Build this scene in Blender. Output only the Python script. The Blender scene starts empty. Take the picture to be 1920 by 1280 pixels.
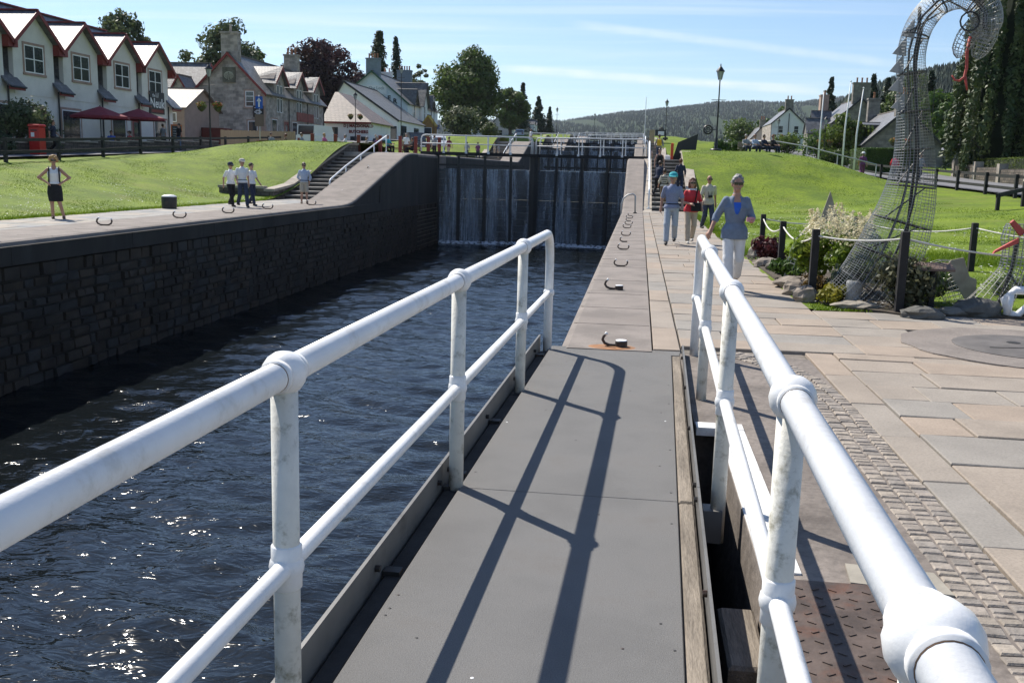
import bpy, math, random
import numpy as np
from mathutils import Vector, Matrix
R_ = math.radians
rnd = random.Random(7)
SC = bpy.context.scene
COL = SC.collection
# ------------------------------------------------------------------ camera
cam = bpy.data.cameras.new('camera'); cam.sensor_width = 36.0; cam.lens = 1850.0/1920*36
cam.clip_start = 0.05; cam.clip_end = 20000
camo = bpy.data.objects.new('camera', cam); COL.objects.link(camo); SC.camera = camo
_yaw, _pit, _rol = R_(-7.031), R_(-9.909), R_(1.5)
_f = Vector((math.sin(_yaw)*math.cos(_pit), math.cos(_yaw)*math.cos(_pit), math.sin(_pit)))
_r0 = Vector((math.cos(_yaw), -math.sin(_yaw), 0)); _u0 = _r0.cross(_f)
_r = _r0*math.cos(_rol)+_u0*math.sin(_rol); _u = -_r0*math.sin(_rol)+_u0*math.cos(_rol)
camo.matrix_world = Matrix(((_r.x,_u.x,-_f.x,0.0),(_r.y,_u.y,-_f.y,0.0),(_r.z,_u.z,-_f.z,1.75),(0,0,0,1)))
# ------------------------------------------------------------------ sky, sun, exposure
SUN = Vector((-0.75, 0.72, 1.15)).normalized()
w = bpy.data.worlds.new('World'); SC.world = w; w.use_nodes = True
nt = w.node_tree; N = nt.nodes; LK = nt.links; N.clear()
def nd(tree, t, **kw):
    n = tree.nodes.new(t)
    for k, v in kw.items():
        if hasattr(n, k): setattr(n, k, v)
        else: n.inputs[k].default_value = v
    return n
sky = nd(nt, 'ShaderNodeTexSky'); sky.sky_type = 'NISHITA'; sky.sun_disc = False
sky.sun_elevation = math.asin(SUN.z); sky.sun_rotation = math.atan2(SUN.x, SUN.y)
sky.altitude = 30; sky.air_density = 1.0; sky.dust_density = 0.12; sky.ozone_density = 3.0
SKY_STR = 0.083
bg = nd(nt, 'ShaderNodeBackground'); bg.inputs['Strength'].default_value = SKY_STR
wo = nd(nt, 'ShaderNodeOutputWorld'); tc = nd(nt, 'ShaderNodeTexCoord')
def vmath(op, a, b=None, tree=nt):
    n = tree.nodes.new('ShaderNodeVectorMath'); n.operation = op
    for i, v in enumerate((a, b)):
        if v is None: continue
        if isinstance(v, (tuple, list, Vector)): n.inputs[i].default_value = v
        else: tree.links.new(v, n.inputs[i])
    return n
def smath(op, a, b=None, c=None, tree=nt, clamp=False):
    n = tree.nodes.new('ShaderNodeMath'); n.operation = op; n.use_clamp = clamp
    for i, v in enumerate((a, b, c)):
        if v is None: continue
        if isinstance(v, (int, float)): n.inputs[i].default_value = v
        else: tree.links.new(v, n.inputs[i])
    return n.outputs[0]
def maprange(v, a, b, c=0.0, d=1.0, tree=nt):
    n = tree.nodes.new('ShaderNodeMapRange'); n.interpolation_type = 'SMOOTHSTEP'
    tree.links.new(v, n.inputs[0])
    for i, x in enumerate((a, b, c, d)): n.inputs[i+1].default_value = x
    return n.outputs[0]
# thin cirrus, all round the sky, in streaks; two old contrails
D = tc.outputs['Generated']
sep = nd(nt, 'ShaderNodeSeparateXYZ'); LK.new(D, sep.inputs[0])
zc = smath('MAXIMUM', sep.outputs[2], 0.04)
pl = vmath('DIVIDE', D); cmb = nd(nt, 'ShaderNodeCombineXYZ')
for i in range(3): LK.new(zc, cmb.inputs[i])
LK.new(cmb.outputs[0], pl.inputs[1])
mp = nd(nt, 'ShaderNodeMapping'); mp.inputs['Rotation'].default_value = (0, 0, R_(-12)); mp.inputs['Scale'].default_value = (0.22, 1.1, 1)
LK.new(pl.outputs[0], mp.inputs[0])
n1 = nd(nt, 'ShaderNodeTexNoise'); n1.inputs['Scale'].default_value = 1.1; n1.inputs['Detail'].default_value = 9; n1.inputs['Roughness'].default_value = 0.58
n1.inputs['Distortion'].default_value = 0.5
LK.new(mp.outputs[0], n1.inputs[0])
cir = smath('MULTIPLY', maprange(n1.outputs[0], 0.42, 0.84), 0.40)
def contrail(d1, d2, width, lo, hi, amt):
    a = Vector(d1).normalized(); b = Vector(d2).normalized(); n = a.cross(b).normalized(); t = (b-a*(a.dot(b))).normalized()
    dn = smath('ABSOLUTE', vmath('DOT_PRODUCT', D, tuple(n)).outputs['Value'])
    core = maprange(dn, width, width*0.15)
    al = smath('ARCTAN2', vmath('DOT_PRODUCT', D, tuple(t)).outputs['Value'], vmath('DOT_PRODUCT', D, tuple(a)).outputs['Value'])
    m = smath('MULTIPLY', maprange(al, lo, lo+0.05), maprange(al, hi, hi-0.10))
    return smath('MULTIPLY', smath('MULTIPLY', core, m), amt)
def pxdir(x, y):
    return _f + _r*((x-960)/1850.0) - _u*((y-640)/1850.0)
c1 = contrail(pxdir(930,127), pxdir(1450,165), 0.0062, -0.01, 0.36, 0.50)
c2 = contrail(pxdir(1000,35), pxdir(1660,118), 0.0060, 0.02, 0.42, 0.28)
n4 = nd(nt, 'ShaderNodeTexNoise'); n4.inputs['Scale'].default_value = 38; n4.inputs['Detail'].default_value = 6; LK.new(D, n4.inputs[0])
ct = smath('MULTIPLY', smath('ADD', c1, c2), maprange(n4.outputs[0], .25, .65, .45, 1.0))
cov = smath('ADD', cir, ct, clamp=True)
mx = nd(nt, 'ShaderNodeMix'); mx.data_type = 'RGBA'
tn = nd(nt, 'ShaderNodeMix'); tn.data_type = 'RGBA'; tn.blend_type = 'MULTIPLY'; tn.inputs[0].default_value = 1.0; tn.inputs[7].default_value = (.90,.965,1.06,1); LK.new(sky.outputs[0], tn.inputs[6])
LK.new(cov, mx.inputs[0]); LK.new(tn.outputs[2], mx.inputs[6]); mx.inputs[7].default_value = (8.2, 8.6, 9.2, 1)
LK.new(mx.outputs[2], bg.inputs[0]); LK.new(bg.outputs[0], wo.inputs[0])
sl = bpy.data.lights.new('sun', 'SUN'); sl.energy = 4.6; sl.angle = R_(0.53); sl.color = (1.0, 0.94, 0.85)
so = bpy.data.objects.new('sun', sl); COL.objects.link(so); so.rotation_euler = SUN.to_track_quat('Z', 'Y').to_euler()
so.location = (-20, 20, 40)
vs = SC.view_settings; vs.view_transform = 'Standard'; vs.look = 'None'; vs.exposure = 0.68; vs.gamma = 1.0; vs.use_curve_mapping = False
SC.render.engine = 'CYCLES'
SC.cycles.max_bounces = 6; SC.cycles.diffuse_bounces = 3; SC.cycles.glossy_bounces = 3; SC.cycles.transparent_max_bounces = 12
SC.cycles.caustics_reflective = False; SC.cycles.caustics_refractive = False; SC.cycles.use_denoising = True; SC.cycles.sample_clamp_direct = 8.0; SC.cycles.sample_clamp_indirect = 4.0
# ------------------------------------------------------------------ helpers
class MB:
    def __init__(s): s.v = []; s.f = []; s.m = []
    def add(s, vs, fs, m=0):
        b = len(s.v); s.v.extend(tuple(p) for p in vs)
        for f in fs: s.f.append(tuple(i+b for i in f)); s.m.append(m)
        return s
    def box(s, x0, x1, y0, y1, z0, z1, m=0, ch=0.0):
        if ch <= 0:
            return s.add([(x0,y0,z0),(x1,y0,z0),(x1,y1,z0),(x0,y1,z0),(x0,y0,z1),(x1,y0,z1),(x1,y1,z1),(x0,y1,z1)],
                [(3,2,1,0),(4,5,6,7),(0,1,5,4),(1,2,6,5),(2,3,7,6),(3,0,4,7)], m)
        c = ch
        return s.add([(x0,y0,z0),(x1,y0,z0),(x1,y1,z0),(x0,y1,z0),(x0,y0,z1-c),(x1,y0,z1-c),(x1,y1,z1-c),(x0,y1,z1-c),
                      (x0+c,y0+c,z1),(x1-c,y0+c,z1),(x1-c,y1-c,z1),(x0+c,y1-c,z1)],
            [(3,2,1,0),(8,9,10,11),(0,1,5,4),(1,2,6,5),(2,3,7,6),(3,0,4,7),(4,5,9,8),(5,6,10,9),(6,7,11,10),(7,4,8,11)], m)
    def cbox(s, c, sz, rz=0.0, m=0, ch=0.0):
        t = MB().box(-sz[0]/2, sz[0]/2, -sz[1]/2, sz[1]/2, -sz[2]/2, sz[2]/2, 0, ch)
        cr, sr = math.cos(rz), math.sin(rz)
        return s.add([(c[0]+x*cr-y*sr, c[1]+x*sr+y*cr, c[2]+z) for x, y, z in t.v], t.f, m)
    def beam(s, a, b, wd, ht, m=0, up=(0,0,1)):
        a = Vector(a); b = Vector(b); d = (b-a).normalized(); u = Vector(up)
        sd = d.cross(u)
        if sd.length < 1e-4: sd = d.cross(Vector((0,1,0)))
        sd.normalize(); u = sd.cross(d)
        p = [q+sd*(i*wd/2)+u*(j*ht/2) for q in (a, b) for i, j in ((-1,-1),(1,-1),(1,1),(-1,1))]
        return s.add(p, [(3,2,1,0),(4,5,6,7),(0,1,5,4),(1,2,6,5),(2,3,7,6),(3,0,4,7)], m)
    def tube(s, pts, r, n=8, m=0, cap=True):
        pts = [Vector(p) for p in pts]; k = len(pts)
        rs = r if isinstance(r, (list, tuple)) else [r]*k
        d0 = (pts[1]-pts[0]).normalized(); a = d0.orthogonal().normalized(); vs = []
        for i, p in enumerate(pts):
            d = (pts[min(i+1,k-1)]-pts[max(i-1,0)]).normalized()
            a = (a-d*a.dot(d))
            a = a.normalized() if a.length > 1e-6 else d.orthogonal().normalized()
            b = d.cross(a)
            for j in range(n):
                t = 2*math.pi*j/n; vs.append(p+(a*math.cos(t)+b*math.sin(t))*rs[i])
        fs = [(i*n+j, i*n+(j+1)%n, (i+1)*n+(j+1)%n, (i+1)*n+j) for i in range(k-1) for j in range(n)]
        if cap: fs += [tuple(range(n-1,-1,-1)), tuple((k-1)*n+j for j in range(n))]
        return s.add(vs, fs, m)
    def lathe(s, prof, c=(0,0,0), n=16, m=0, sx=1.0, sy=1.0):
        vs = [(c[0]+r*sx*math.cos(2*math.pi*j/n), c[1]+r*sy*math.sin(2*math.pi*j/n), c[2]+z) for r, z in prof for j in range(n)]
        k = len(prof)
        fs = [(i*n+j, i*n+(j+1)%n, (i+1)*n+(j+1)%n, (i+1)*n+j) for i in range(k-1) for j in range(n)]
        fs += [tuple(range(n-1,-1,-1)), tuple((k-1)*n+j for j in range(n))]
        return s.add(vs, fs, m)
    def ball(s, c, r, n=12, m=0, sz=1.0):
        return s.lathe([(r*math.sin(math.pi*i/8)+1e-4, -r*sz*math.cos(math.pi*i/8)) for i in range(9)], c, n, m)
    def prism(s, pts, vec, m=0):
        k = len(pts); a = [Vector(p) for p in pts]; v = Vector(vec)
        nrm = (a[1]-a[0]).cross(a[2]-a[0])
        if nrm.dot(v) > 0: a = a[::-1]
        return s.add(a+[p+v for p in a], [tuple(range(k)), tuple(range(2*k-1,k-1,-1))]+[(i, i+k, (i+1)%k+k, (i+1)%k) for i in range(k)], m)
    def quad(s, a, b, c, d, m=0): return s.add([a,b,c,d], [(0,1,2,3)], m)
    def merge(s, o, f=None, m=None):
        b = len(s.v); s.v.extend(tuple(f(p)) if f else p for p in o.v)
        s.f.extend(tuple(i+b for i in q) for q in o.f); s.m.extend(o.m if m is None else [m]*len(o.m)); return s
    def mesh(s, name, mats, smooth=False):
        me = bpy.data.meshes.new(name); me.from_pydata(s.v, [], s.f)
        for q in (mats if isinstance(mats, (list, tuple)) else [mats]): me.materials.append(q)
        if any(s.m): me.polygons.foreach_set('material_index', s.m)
        if smooth: me.polygons.foreach_set('use_smooth', [True]*len(me.polygons))
        me.update(); return me
    def build(s, name, mats, parent=None, smooth=False, auto=None):
        o = bpy.data.objects.new(name, s.mesh(name, mats, smooth or auto is not None)); COL.objects.link(o)
        if auto is not None:
            try: o.data.set_sharp_from_angle(angle=R_(auto))
            except Exception: pass
        if parent is not None: o.parent = parent
        return o
def link_mesh(name, me, parent=None):
    o = bpy.data.objects.new(name, me); COL.objects.link(o)
    if parent is not None: o.parent = parent
    return o
def tag(o, label, cat, group=None):
    o['label'] = label; o['category'] = cat
    if group: o['group'] = group
    return o
def struct(o): o['kind'] = 'structure'; return o
def stuff(o, label=None, cat=None):
    o['kind'] = 'stuff'
    if label: o['label'] = label
    if cat: o['category'] = cat
    return o
def thing(name, label, cat, loc=(0,0,0), rz=0.0, group=None):
    o = bpy.data.objects.new(name, None); COL.objects.link(o); o.location = loc; o.rotation_euler = (0,0,rz); o.empty_display_size = 0.1
    return tag(o, label, cat, group)
def copy_tree(o, parent=None):
    c = o.copy(); COL.objects.link(c)
    if parent is not None: c.parent = parent
    for ch in o.children: copy_tree(ch, c)
    return c
def text_mesh(body, size, depth=0.004, align='CENTER', bold=0.0):
    cu = bpy.data.curves.new('lettering', 'FONT'); cu.body = body; cu.size = size; cu.extrude = depth; cu.align_x = align; cu.align_y = 'CENTER'
    cu.resolution_u = 2; cu.offset = bold
    o = bpy.data.objects.new('tmp', cu); me = bpy.data.meshes.new_from_object(o); bpy.data.objects.remove(o); bpy.data.curves.remove(cu)
    return me
def lettering(body, size, loc, face, mat, parent, bold=0.0, name='lettering'):
    """face: '-Y' text read by someone looking along +Y; '+X' read by someone looking along -X."""
    me = text_mesh(body, size, 0.006, bold=bold); me.materials.append(mat)
    R0 = Matrix.Rotation(R_(90), 4, 'X')
    if face == '+X': R0 = Matrix.Rotation(R_(90), 4, 'Z') @ R0
    me.transform(Matrix.Translation(loc) @ R0)
    return link_mesh(name, me, parent)
# ------------------------------------------------------------------ materials
MATS = {}
def mat(name, col, var=0.15, scale=3.0, rough=0.8, bump=0.0, bscale=None, metal=0.0, spec=0.4, col2=None, dirt=None, dscale=1.2, damt=0.5, detail=6, stretch=None, fine=0.0, coat=0.0, fscale=None):
    """noise-varied Principled; col2 blends in at patches; dirt is a second colour in worn patches."""
    if name in MATS: return MATS[name]
    m = bpy.data.materials.new(name); m.use_nodes = True; t = m.node_tree; b = t.nodes['Principled BSDF']; L = t.links
    tc = t.nodes.new('ShaderNodeTexCoord'); src = tc.outputs['Object']
    if stretch:
        mp = t.nodes.new('ShaderNodeMapping'); mp.inputs['Scale'].default_value = stretch; L.new(src, mp.inputs[0]); src = mp.outputs[0]
    def noise(sc, det=6, ro=0.6):
        n = t.nodes.new('ShaderNodeTexNoise'); n.inputs['Scale'].default_value = sc; n.inputs['Detail'].default_value = det; n.inputs['Roughness'].default_value = ro
        L.new(src, n.inputs[0]); return n.outputs[0]
    def mix(f, a, bb):
        x = t.nodes.new('ShaderNodeMix'); x.data_type = 'RGBA'
        if isinstance(f, float): x.inputs[0].default_value = f
        else: L.new(f, x.inputs[0])
        for i, q in ((6, a), (7, bb)):
            if isinstance(q, (tuple, list)): x.inputs[i].default_value = (*q[:3], 1)
            else: L.new(q, x.inputs[i])
        return x.outputs[2]
    n = noise(scale, detail)
    c2 = col2 or tuple(min(1, c*(1+var)) for c in col); c1 = col if col2 else tuple(c*(1-var) for c in col)
    out = mix(maprange(n, 0.3, 0.7, tree=t), c1, c2)
    if fine:
        nf = noise(fscale or scale*14, 3); out = mix(maprange(nf, 0.35, 0.75, 0.0, fine, tree=t), out, tuple(c*0.35 for c in col))
    if dirt:
        n2 = noise(dscale, 8, 0.7); out = mix(maprange(n2, 0.5, 0.72, 0.0, damt, tree=t), out, dirt)
    L.new(out, b.inputs['Base Color'])
    b.inputs['Roughness'].default_value = rough; b.inputs['Metallic'].default_value = metal; b.inputs['Specular IOR Level'].default_value = spec
    if coat: b.inputs['Coat Weight'].default_value = coat
    if bump:
        bn = t.nodes.new('ShaderNodeBump'); bn.inputs['Strength'].default_value = bump; bn.inputs['Distance'].default_value = 0.02
        L.new(noise(bscale or scale*6, 5), bn.inputs['Height']); L.new(bn.outputs[0], b.inputs['Normal'])
    MATS[name] = m; return m
def brickmat(name, c1, c2, mortar, bw, bh, axis='Y', msize=0.02, rough=0.9, bump=0.4, offset=0.5):
    if name in MATS: return MATS[name]
    m = bpy.data.materials.new(name); m.use_nodes = True; t = m.node_tree; b = t.nodes['Principled BSDF']; L = t.links
    tc = t.nodes.new('ShaderNodeTexCoord'); sp = t.nodes.new('ShaderNodeSeparateXYZ'); L.new(tc.outputs['Object'], sp.inputs[0])
    cb = t.nodes.new('ShaderNodeCombineXYZ')
    if axis == 'XY': h = smath('ADD', sp.outputs[0], sp.outputs[1], tree=t)
    else: h = sp.outputs['XYZ'.index(axis)]
    L.new(h, cb.inputs[0]); L.new(sp.outputs[2], cb.inputs[1])
    nz = t.nodes.new('ShaderNodeTexNoise'); nz.inputs['Scale'].default_value = 1.3; nz.inputs['Detail'].default_value = 3; L.new(tc.outputs['Object'], nz.inputs[0])
    sc = vmath('SCALE', nz.outputs[1], tree=t); sc.inputs[3].default_value = 0.10*bw
    ad = vmath('ADD', cb.outputs[0], sc.outputs[0], tree=t)
    br = t.nodes.new('ShaderNodeTexBrick'); br.inputs['Scale'].default_value = 1.0; br.inputs['Brick Width'].default_value = bw; br.inputs['Row Height'].default_value = bh
    br.inputs['Mortar Size'].default_value = msize; br.inputs['Mortar Smooth'].default_value = 0.3; br.offset = offset; br.inputs['Bias'].default_value = -0.1
    br.inputs['Color1'].default_value = (*c1, 1); br.inputs['Color2'].default_value = (*c2, 1); br.inputs['Mortar'].default_value = (*mortar, 1)
    L.new(ad.outputs[0], br.inputs[0])
    n2 = t.nodes.new('ShaderNodeTexNoise'); n2.inputs['Scale'].default_value = 2.2; n2.inputs['Detail'].default_value = 8; L.new(tc.outputs['Object'], n2.inputs[0])
    x = t.nodes.new('ShaderNodeMix'); x.data_type = 'RGBA'; x.blend_type = 'MULTIPLY'; x.inputs[0].default_value = 1.0
    L.new(br.outputs[0], x.inputs[6]); g = t.nodes.new('ShaderNodeMapRange'); L.new(n2.outputs[0], g.inputs[0]); g.inputs[1].default_value = .3; g.inputs[2].default_value = .7; g.inputs[3].default_value = .68; g.inputs[4].default_value = 1.25
    L.new(g.outputs[0], x.inputs[7]); L.new(x.outputs[2], b.inputs['Base Color']); b.inputs['Roughness'].default_value = rough; b.inputs['Specular IOR Level'].default_value = 0.3
    bn = t.nodes.new('ShaderNodeBump'); bn.inputs['Strength'].default_value = bump; bn.inputs['Distance'].default_value = 0.03
    L.new(smath('SUBTRACT', 1.0, br.outputs[1], tree=t), bn.inputs['Height']); L.new(bn.outputs[0], b.inputs['Normal'])
    MATS[name] = m; return m
def leafmat(name, c1, c2, scale=0.6, trans=0.35):
    if name in MATS: return MATS[name]
    m = bpy.data.materials.new(name); m.use_nodes = True; t = m.node_tree; L = t.links; b = t.nodes['Principled BSDF']; out = t.nodes['Material Output']
    tc = t.nodes.new('ShaderNodeTexCoord'); n = t.nodes.new('ShaderNodeTexNoise'); n.inputs['Scale'].default_value = scale; n.inputs['Detail'].default_value = 4; L.new(tc.outputs['Object'], n.inputs[0])
    x = t.nodes.new('ShaderNodeMix'); x.data_type = 'RGBA'; L.new(maprange(n.outputs[0], .35, .65, tree=t), x.inputs[0]); x.inputs[6].default_value = (*c1, 1); x.inputs[7].default_value = (*c2, 1)
    L.new(x.outputs[2], b.inputs['Base Color']); b.inputs['Roughness'].default_value = 0.55; b.inputs['Specular IOR Level'].default_value = 0.35
    tr = t.nodes.new('ShaderNodeBsdfTranslucent'); L.new(x.outputs[2], tr.inputs[0]); ms = t.nodes.new('ShaderNodeMixShader'); ms.inputs[0].default_value = trans
    L.new(b.outputs[0], ms.inputs[1]); L.new(tr.outputs[0], ms.inputs[2]); L.new(ms.outputs[0], out.inputs[0])
    MATS[name] = m; return m
def glassmat():
    return mat('window_glass', (0.03,0.04,0.045), 0.3, 0.5, rough=0.06, spec=0.9)
WHITE = mat('white_paint', (0.80,0.80,0.79), 0.05, 4, rough=0.36, bump=0.06, bscale=60, dirt=(0.40,0.36,0.28), dscale=9, damt=0.35, spec=0.5)
WHITE2 = mat('white_paint_far', (0.78,0.78,0.77), 0.04, 1, rough=0.5)
POSTW = mat('weathered_white_post', (0.70,0.68,0.61), 0.10, 5, rough=0.45, bump=0.12, bscale=60, dirt=(0.22,0.20,0.13), dscale=11, damt=0.95, spec=0.4)
BLACKW = mat('black_stained_timber', (0.016,0.015,0.015), 0.35, 6, rough=0.7, bump=0.2)
CONC = mat('old_concrete', (0.228,0.198,0.174), 0.22, 1.6, rough=0.9, bump=0.35, bscale=22, dirt=(0.15,0.125,0.105), dscale=0.8, damt=0.7, fine=0.4, fscale=55)
IRON = mat('dark_iron', (0.028,0.026,0.025), 0.3, 8, rough=0.5, bump=0.15, dirt=(0.12,0.05,0.025), dscale=7, damt=0.5)
GLASS = glassmat()
# ------------------------------------------------------------------ levels
PITCH, RISE, NL = 63.0, 2.5, 4
XL, XR = -12.95, -0.74            # chamber faces
def sst(t): t = min(1.0, max(0.0, t)); return t*t*(3-2*t)
def lin(t): return min(1.0, max(0.0, t))
def level(y, a=46.0, b=58.5):     # towpath level beside the locks
    return sum(RISE*lin((y-a-PITCH*k)/(b-a)) for k in range(NL))
def nlevel(y):                    # lawn beside the stair walls: crests above the next level
    z = 0.0
    for k in range(NL):
        yy = y-PITCH*k
        z += RISE*sst((yy-44)/16.0)+0.6*sst((yy-48)/11.0)*(1-sst((yy-64)/9.0))
    return z
RL = ([-60,20,45,66,92,112,150,200,260,330,500], [0.2,0.9,1.65,2.3,3.3,4.4,6.0,8.0,10.2,11,11])
RR = ([-60,20,48,72,95,140,200,260,330,500], [0.3,0.6,1.02,1.6,2.5,4.4,7.0,9.5,11,11])
def hL(x, y):
    xs = -17.3-4.5*lin((y-44)/12.0)
    s = sst((xs-x)/(xs+30.0)) if x > -30 else 1.0
    return nlevel(y)*(1-s)+float(np.interp(y, *RL))*s
def hR(x, y):
    xs = 2.3+5.2*lin((y-44)/12.0)
    s = sst((x-xs)/(16.5-xs)) if x < 16.5 else 1.0
    return nlevel(y)*(1-s)+float(np.interp(y, *RR))*s
def ground(x, y): return hL(x, y) if x < -8 else hR(x, y)
# ------------------------------------------------------------------ materials of the setting
def grassmat():
    m = mat('lawn_grass', (0.088,0.142,0.009), 0.3, 0.55, rough=0.85, spec=0.2, col2=(0.175,0.245,0.012), bump=0.8, bscale=22, dirt=(0.145,0.14,0.04), dscale=0.33, damt=0.6, fine=0.5, detail=10)
    return m
GRASS = grassmat()
ASPH = mat('asphalt', (0.16,0.16,0.165), 0.12, 1.2, rough=0.9, bump=0.2, bscale=40)
STONEW = mat('pale_coping_stone', (0.34,0.30,0.25), 0.2, 1.8, rough=0.9, bump=0.3, bscale=14, dirt=(0.16,0.14,0.11), dscale=1.5, damt=0.6)
RUBBLE = brickmat('rubble_wall', (0.15,0.125,0.10), (0.075,0.066,0.057), (0.04,0.036,0.03), 0.42, 0.17, 'XY', 0.02)
BED2 = mat('dirty_joint', (0.055,0.047,0.04), .3, 8, rough=1.0)
BED = mat('dark_joint_mortar', (0.13,0.115,0.095), 0.3, 6, rough=1.0)
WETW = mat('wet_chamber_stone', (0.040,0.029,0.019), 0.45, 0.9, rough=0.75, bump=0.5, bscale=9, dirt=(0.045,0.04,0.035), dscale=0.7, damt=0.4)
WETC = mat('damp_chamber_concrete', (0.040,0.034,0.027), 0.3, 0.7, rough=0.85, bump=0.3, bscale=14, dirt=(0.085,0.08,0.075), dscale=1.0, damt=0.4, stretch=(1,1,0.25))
# terrain: one sheet out to the horizon, with the canal cut out of it
def axis(lo, hi, cuts, step):
    pts = set([lo, hi]+cuts); a = sorted(pts); out = []
    for p, q in zip(a[:-1], a[1:]):
        n = max(1, int(math.ceil((q-p)/step(0.5*(p+q))))); out += [p+(q-p)*i/n for i in range(n)]
    return out+[hi]
xs = axis(-6000, 6000, [-400,-120,-60,-31,-17.3,2.3,17,30,60,120,400], lambda c: 1.3 if -31 < c < 17 else 6 if -60 < c < 60 else 20 if abs(c) < 120 else 70 if abs(c) < 400 else 800)
ys = axis(-3000, 9000, [-60,-20,10,130,330,500], lambda c: 1.2 if 10 < c < 130 else 4 if -60 < c < 330 else 60 if c < 500 and c > 0 else 800)
mb = MB(); idx = {}
def tv(i, j):
    if (i, j) not in idx:
        x, y = xs[i], ys[j]; idx[(i, j)] = len(mb.v); mb.v.append((x, y, ground(x, y)+0.05*math.sin(x*1.3+y*0.7)*math.sin(y*0.45-x*0.3)*(1 if 3 < x < 16 or -29 < x < -18 else 0)-(0.0 if abs(x) < 60 else 0.0)))
    return idx[(i, j)]
for i in range(len(xs)-1):
    for j in range(len(ys)-1):
        cx = .5*(xs[i]+xs[i+1]); cy = .5*(ys[j]+ys[j+1])
        if -17.3 < cx < 2.3 and -60 < cy < 330: continue
        if 2.3 < cx < 17 and cy < 10 and cy > -20: continue
        if 2.3 < cx < 9.4 and 10 < cy < 13.4: continue
        mb.f.append((tv(i,j), tv(i+1,j), tv(i+1,j+1), tv(i,j+1))); mb.m.append(0)
struct(mb.build('terrain', GRASS, smooth=True))
# a strip of ground behind the camera and beside the yard so nothing is open
yard = MB().box(9.0,17.0,-20,13.4,-0.4,-0.02).box(-0.74,17.0,-60,-20,-0.4,-0.02)
struct(yard.build('yard_ground', mat('yard_gravel', (0.2,0.18,0.155), .2, 3, rough=.95, bump=.3)))
# roads
def strip(name, pts, width, m, dz, hf, step=4.0):
    b = MB(); prev = None
    for i in range(len(pts)-1):
        (xa, ya), (xb, yb) = pts[i], pts[i+1]; L = math.hypot(xb-xa, yb-ya); n = max(1, int(L/step)); tx, ty = (xb-xa)/L, (yb-ya)/L
        for k in range(n+1):
            x, y = xa+(xb-xa)*k/n, ya+(yb-ya)*k/n
            row = [(x+ty*width*u, y-tx*width*u, hf(x+ty*width*u, y-tx*width*u)+dz) for u in (-.5,-.25,0,.25,.5)]
            base = len(b.v); b.v.extend(row)
            if prev is not None:
                for q in range(4): b.f.append((prev+q, prev+q+1, base+q+1, base+q)); b.m.append(0)
            prev = base
    return struct(b.build(name, m, smooth=True))
strip('road_left', [(-33.0,-40),(-33.0,45),(-33.5,92),(-32.5,150),(-31,260)], 7.5, ASPH, 0.10, lambda x,y: float(np.interp(y,*RL)))
strip('pavement_left', [(-36.0,-40),(-36.0,60),(-36.8,92)], 4.4, mat('pavement_slabs',(0.3,0.285,0.26),.12,1.5,rough=.9), 0.16, lambda x,y: float(np.interp(y,*RL)))
strip('road_right', [(20.6,-40),(20.6,48),(20.4,95),(22,140),(25,200),(26,260)], 6.4, ASPH, 0.12, lambda x,y: float(np.interp(y,*RR)))
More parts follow.
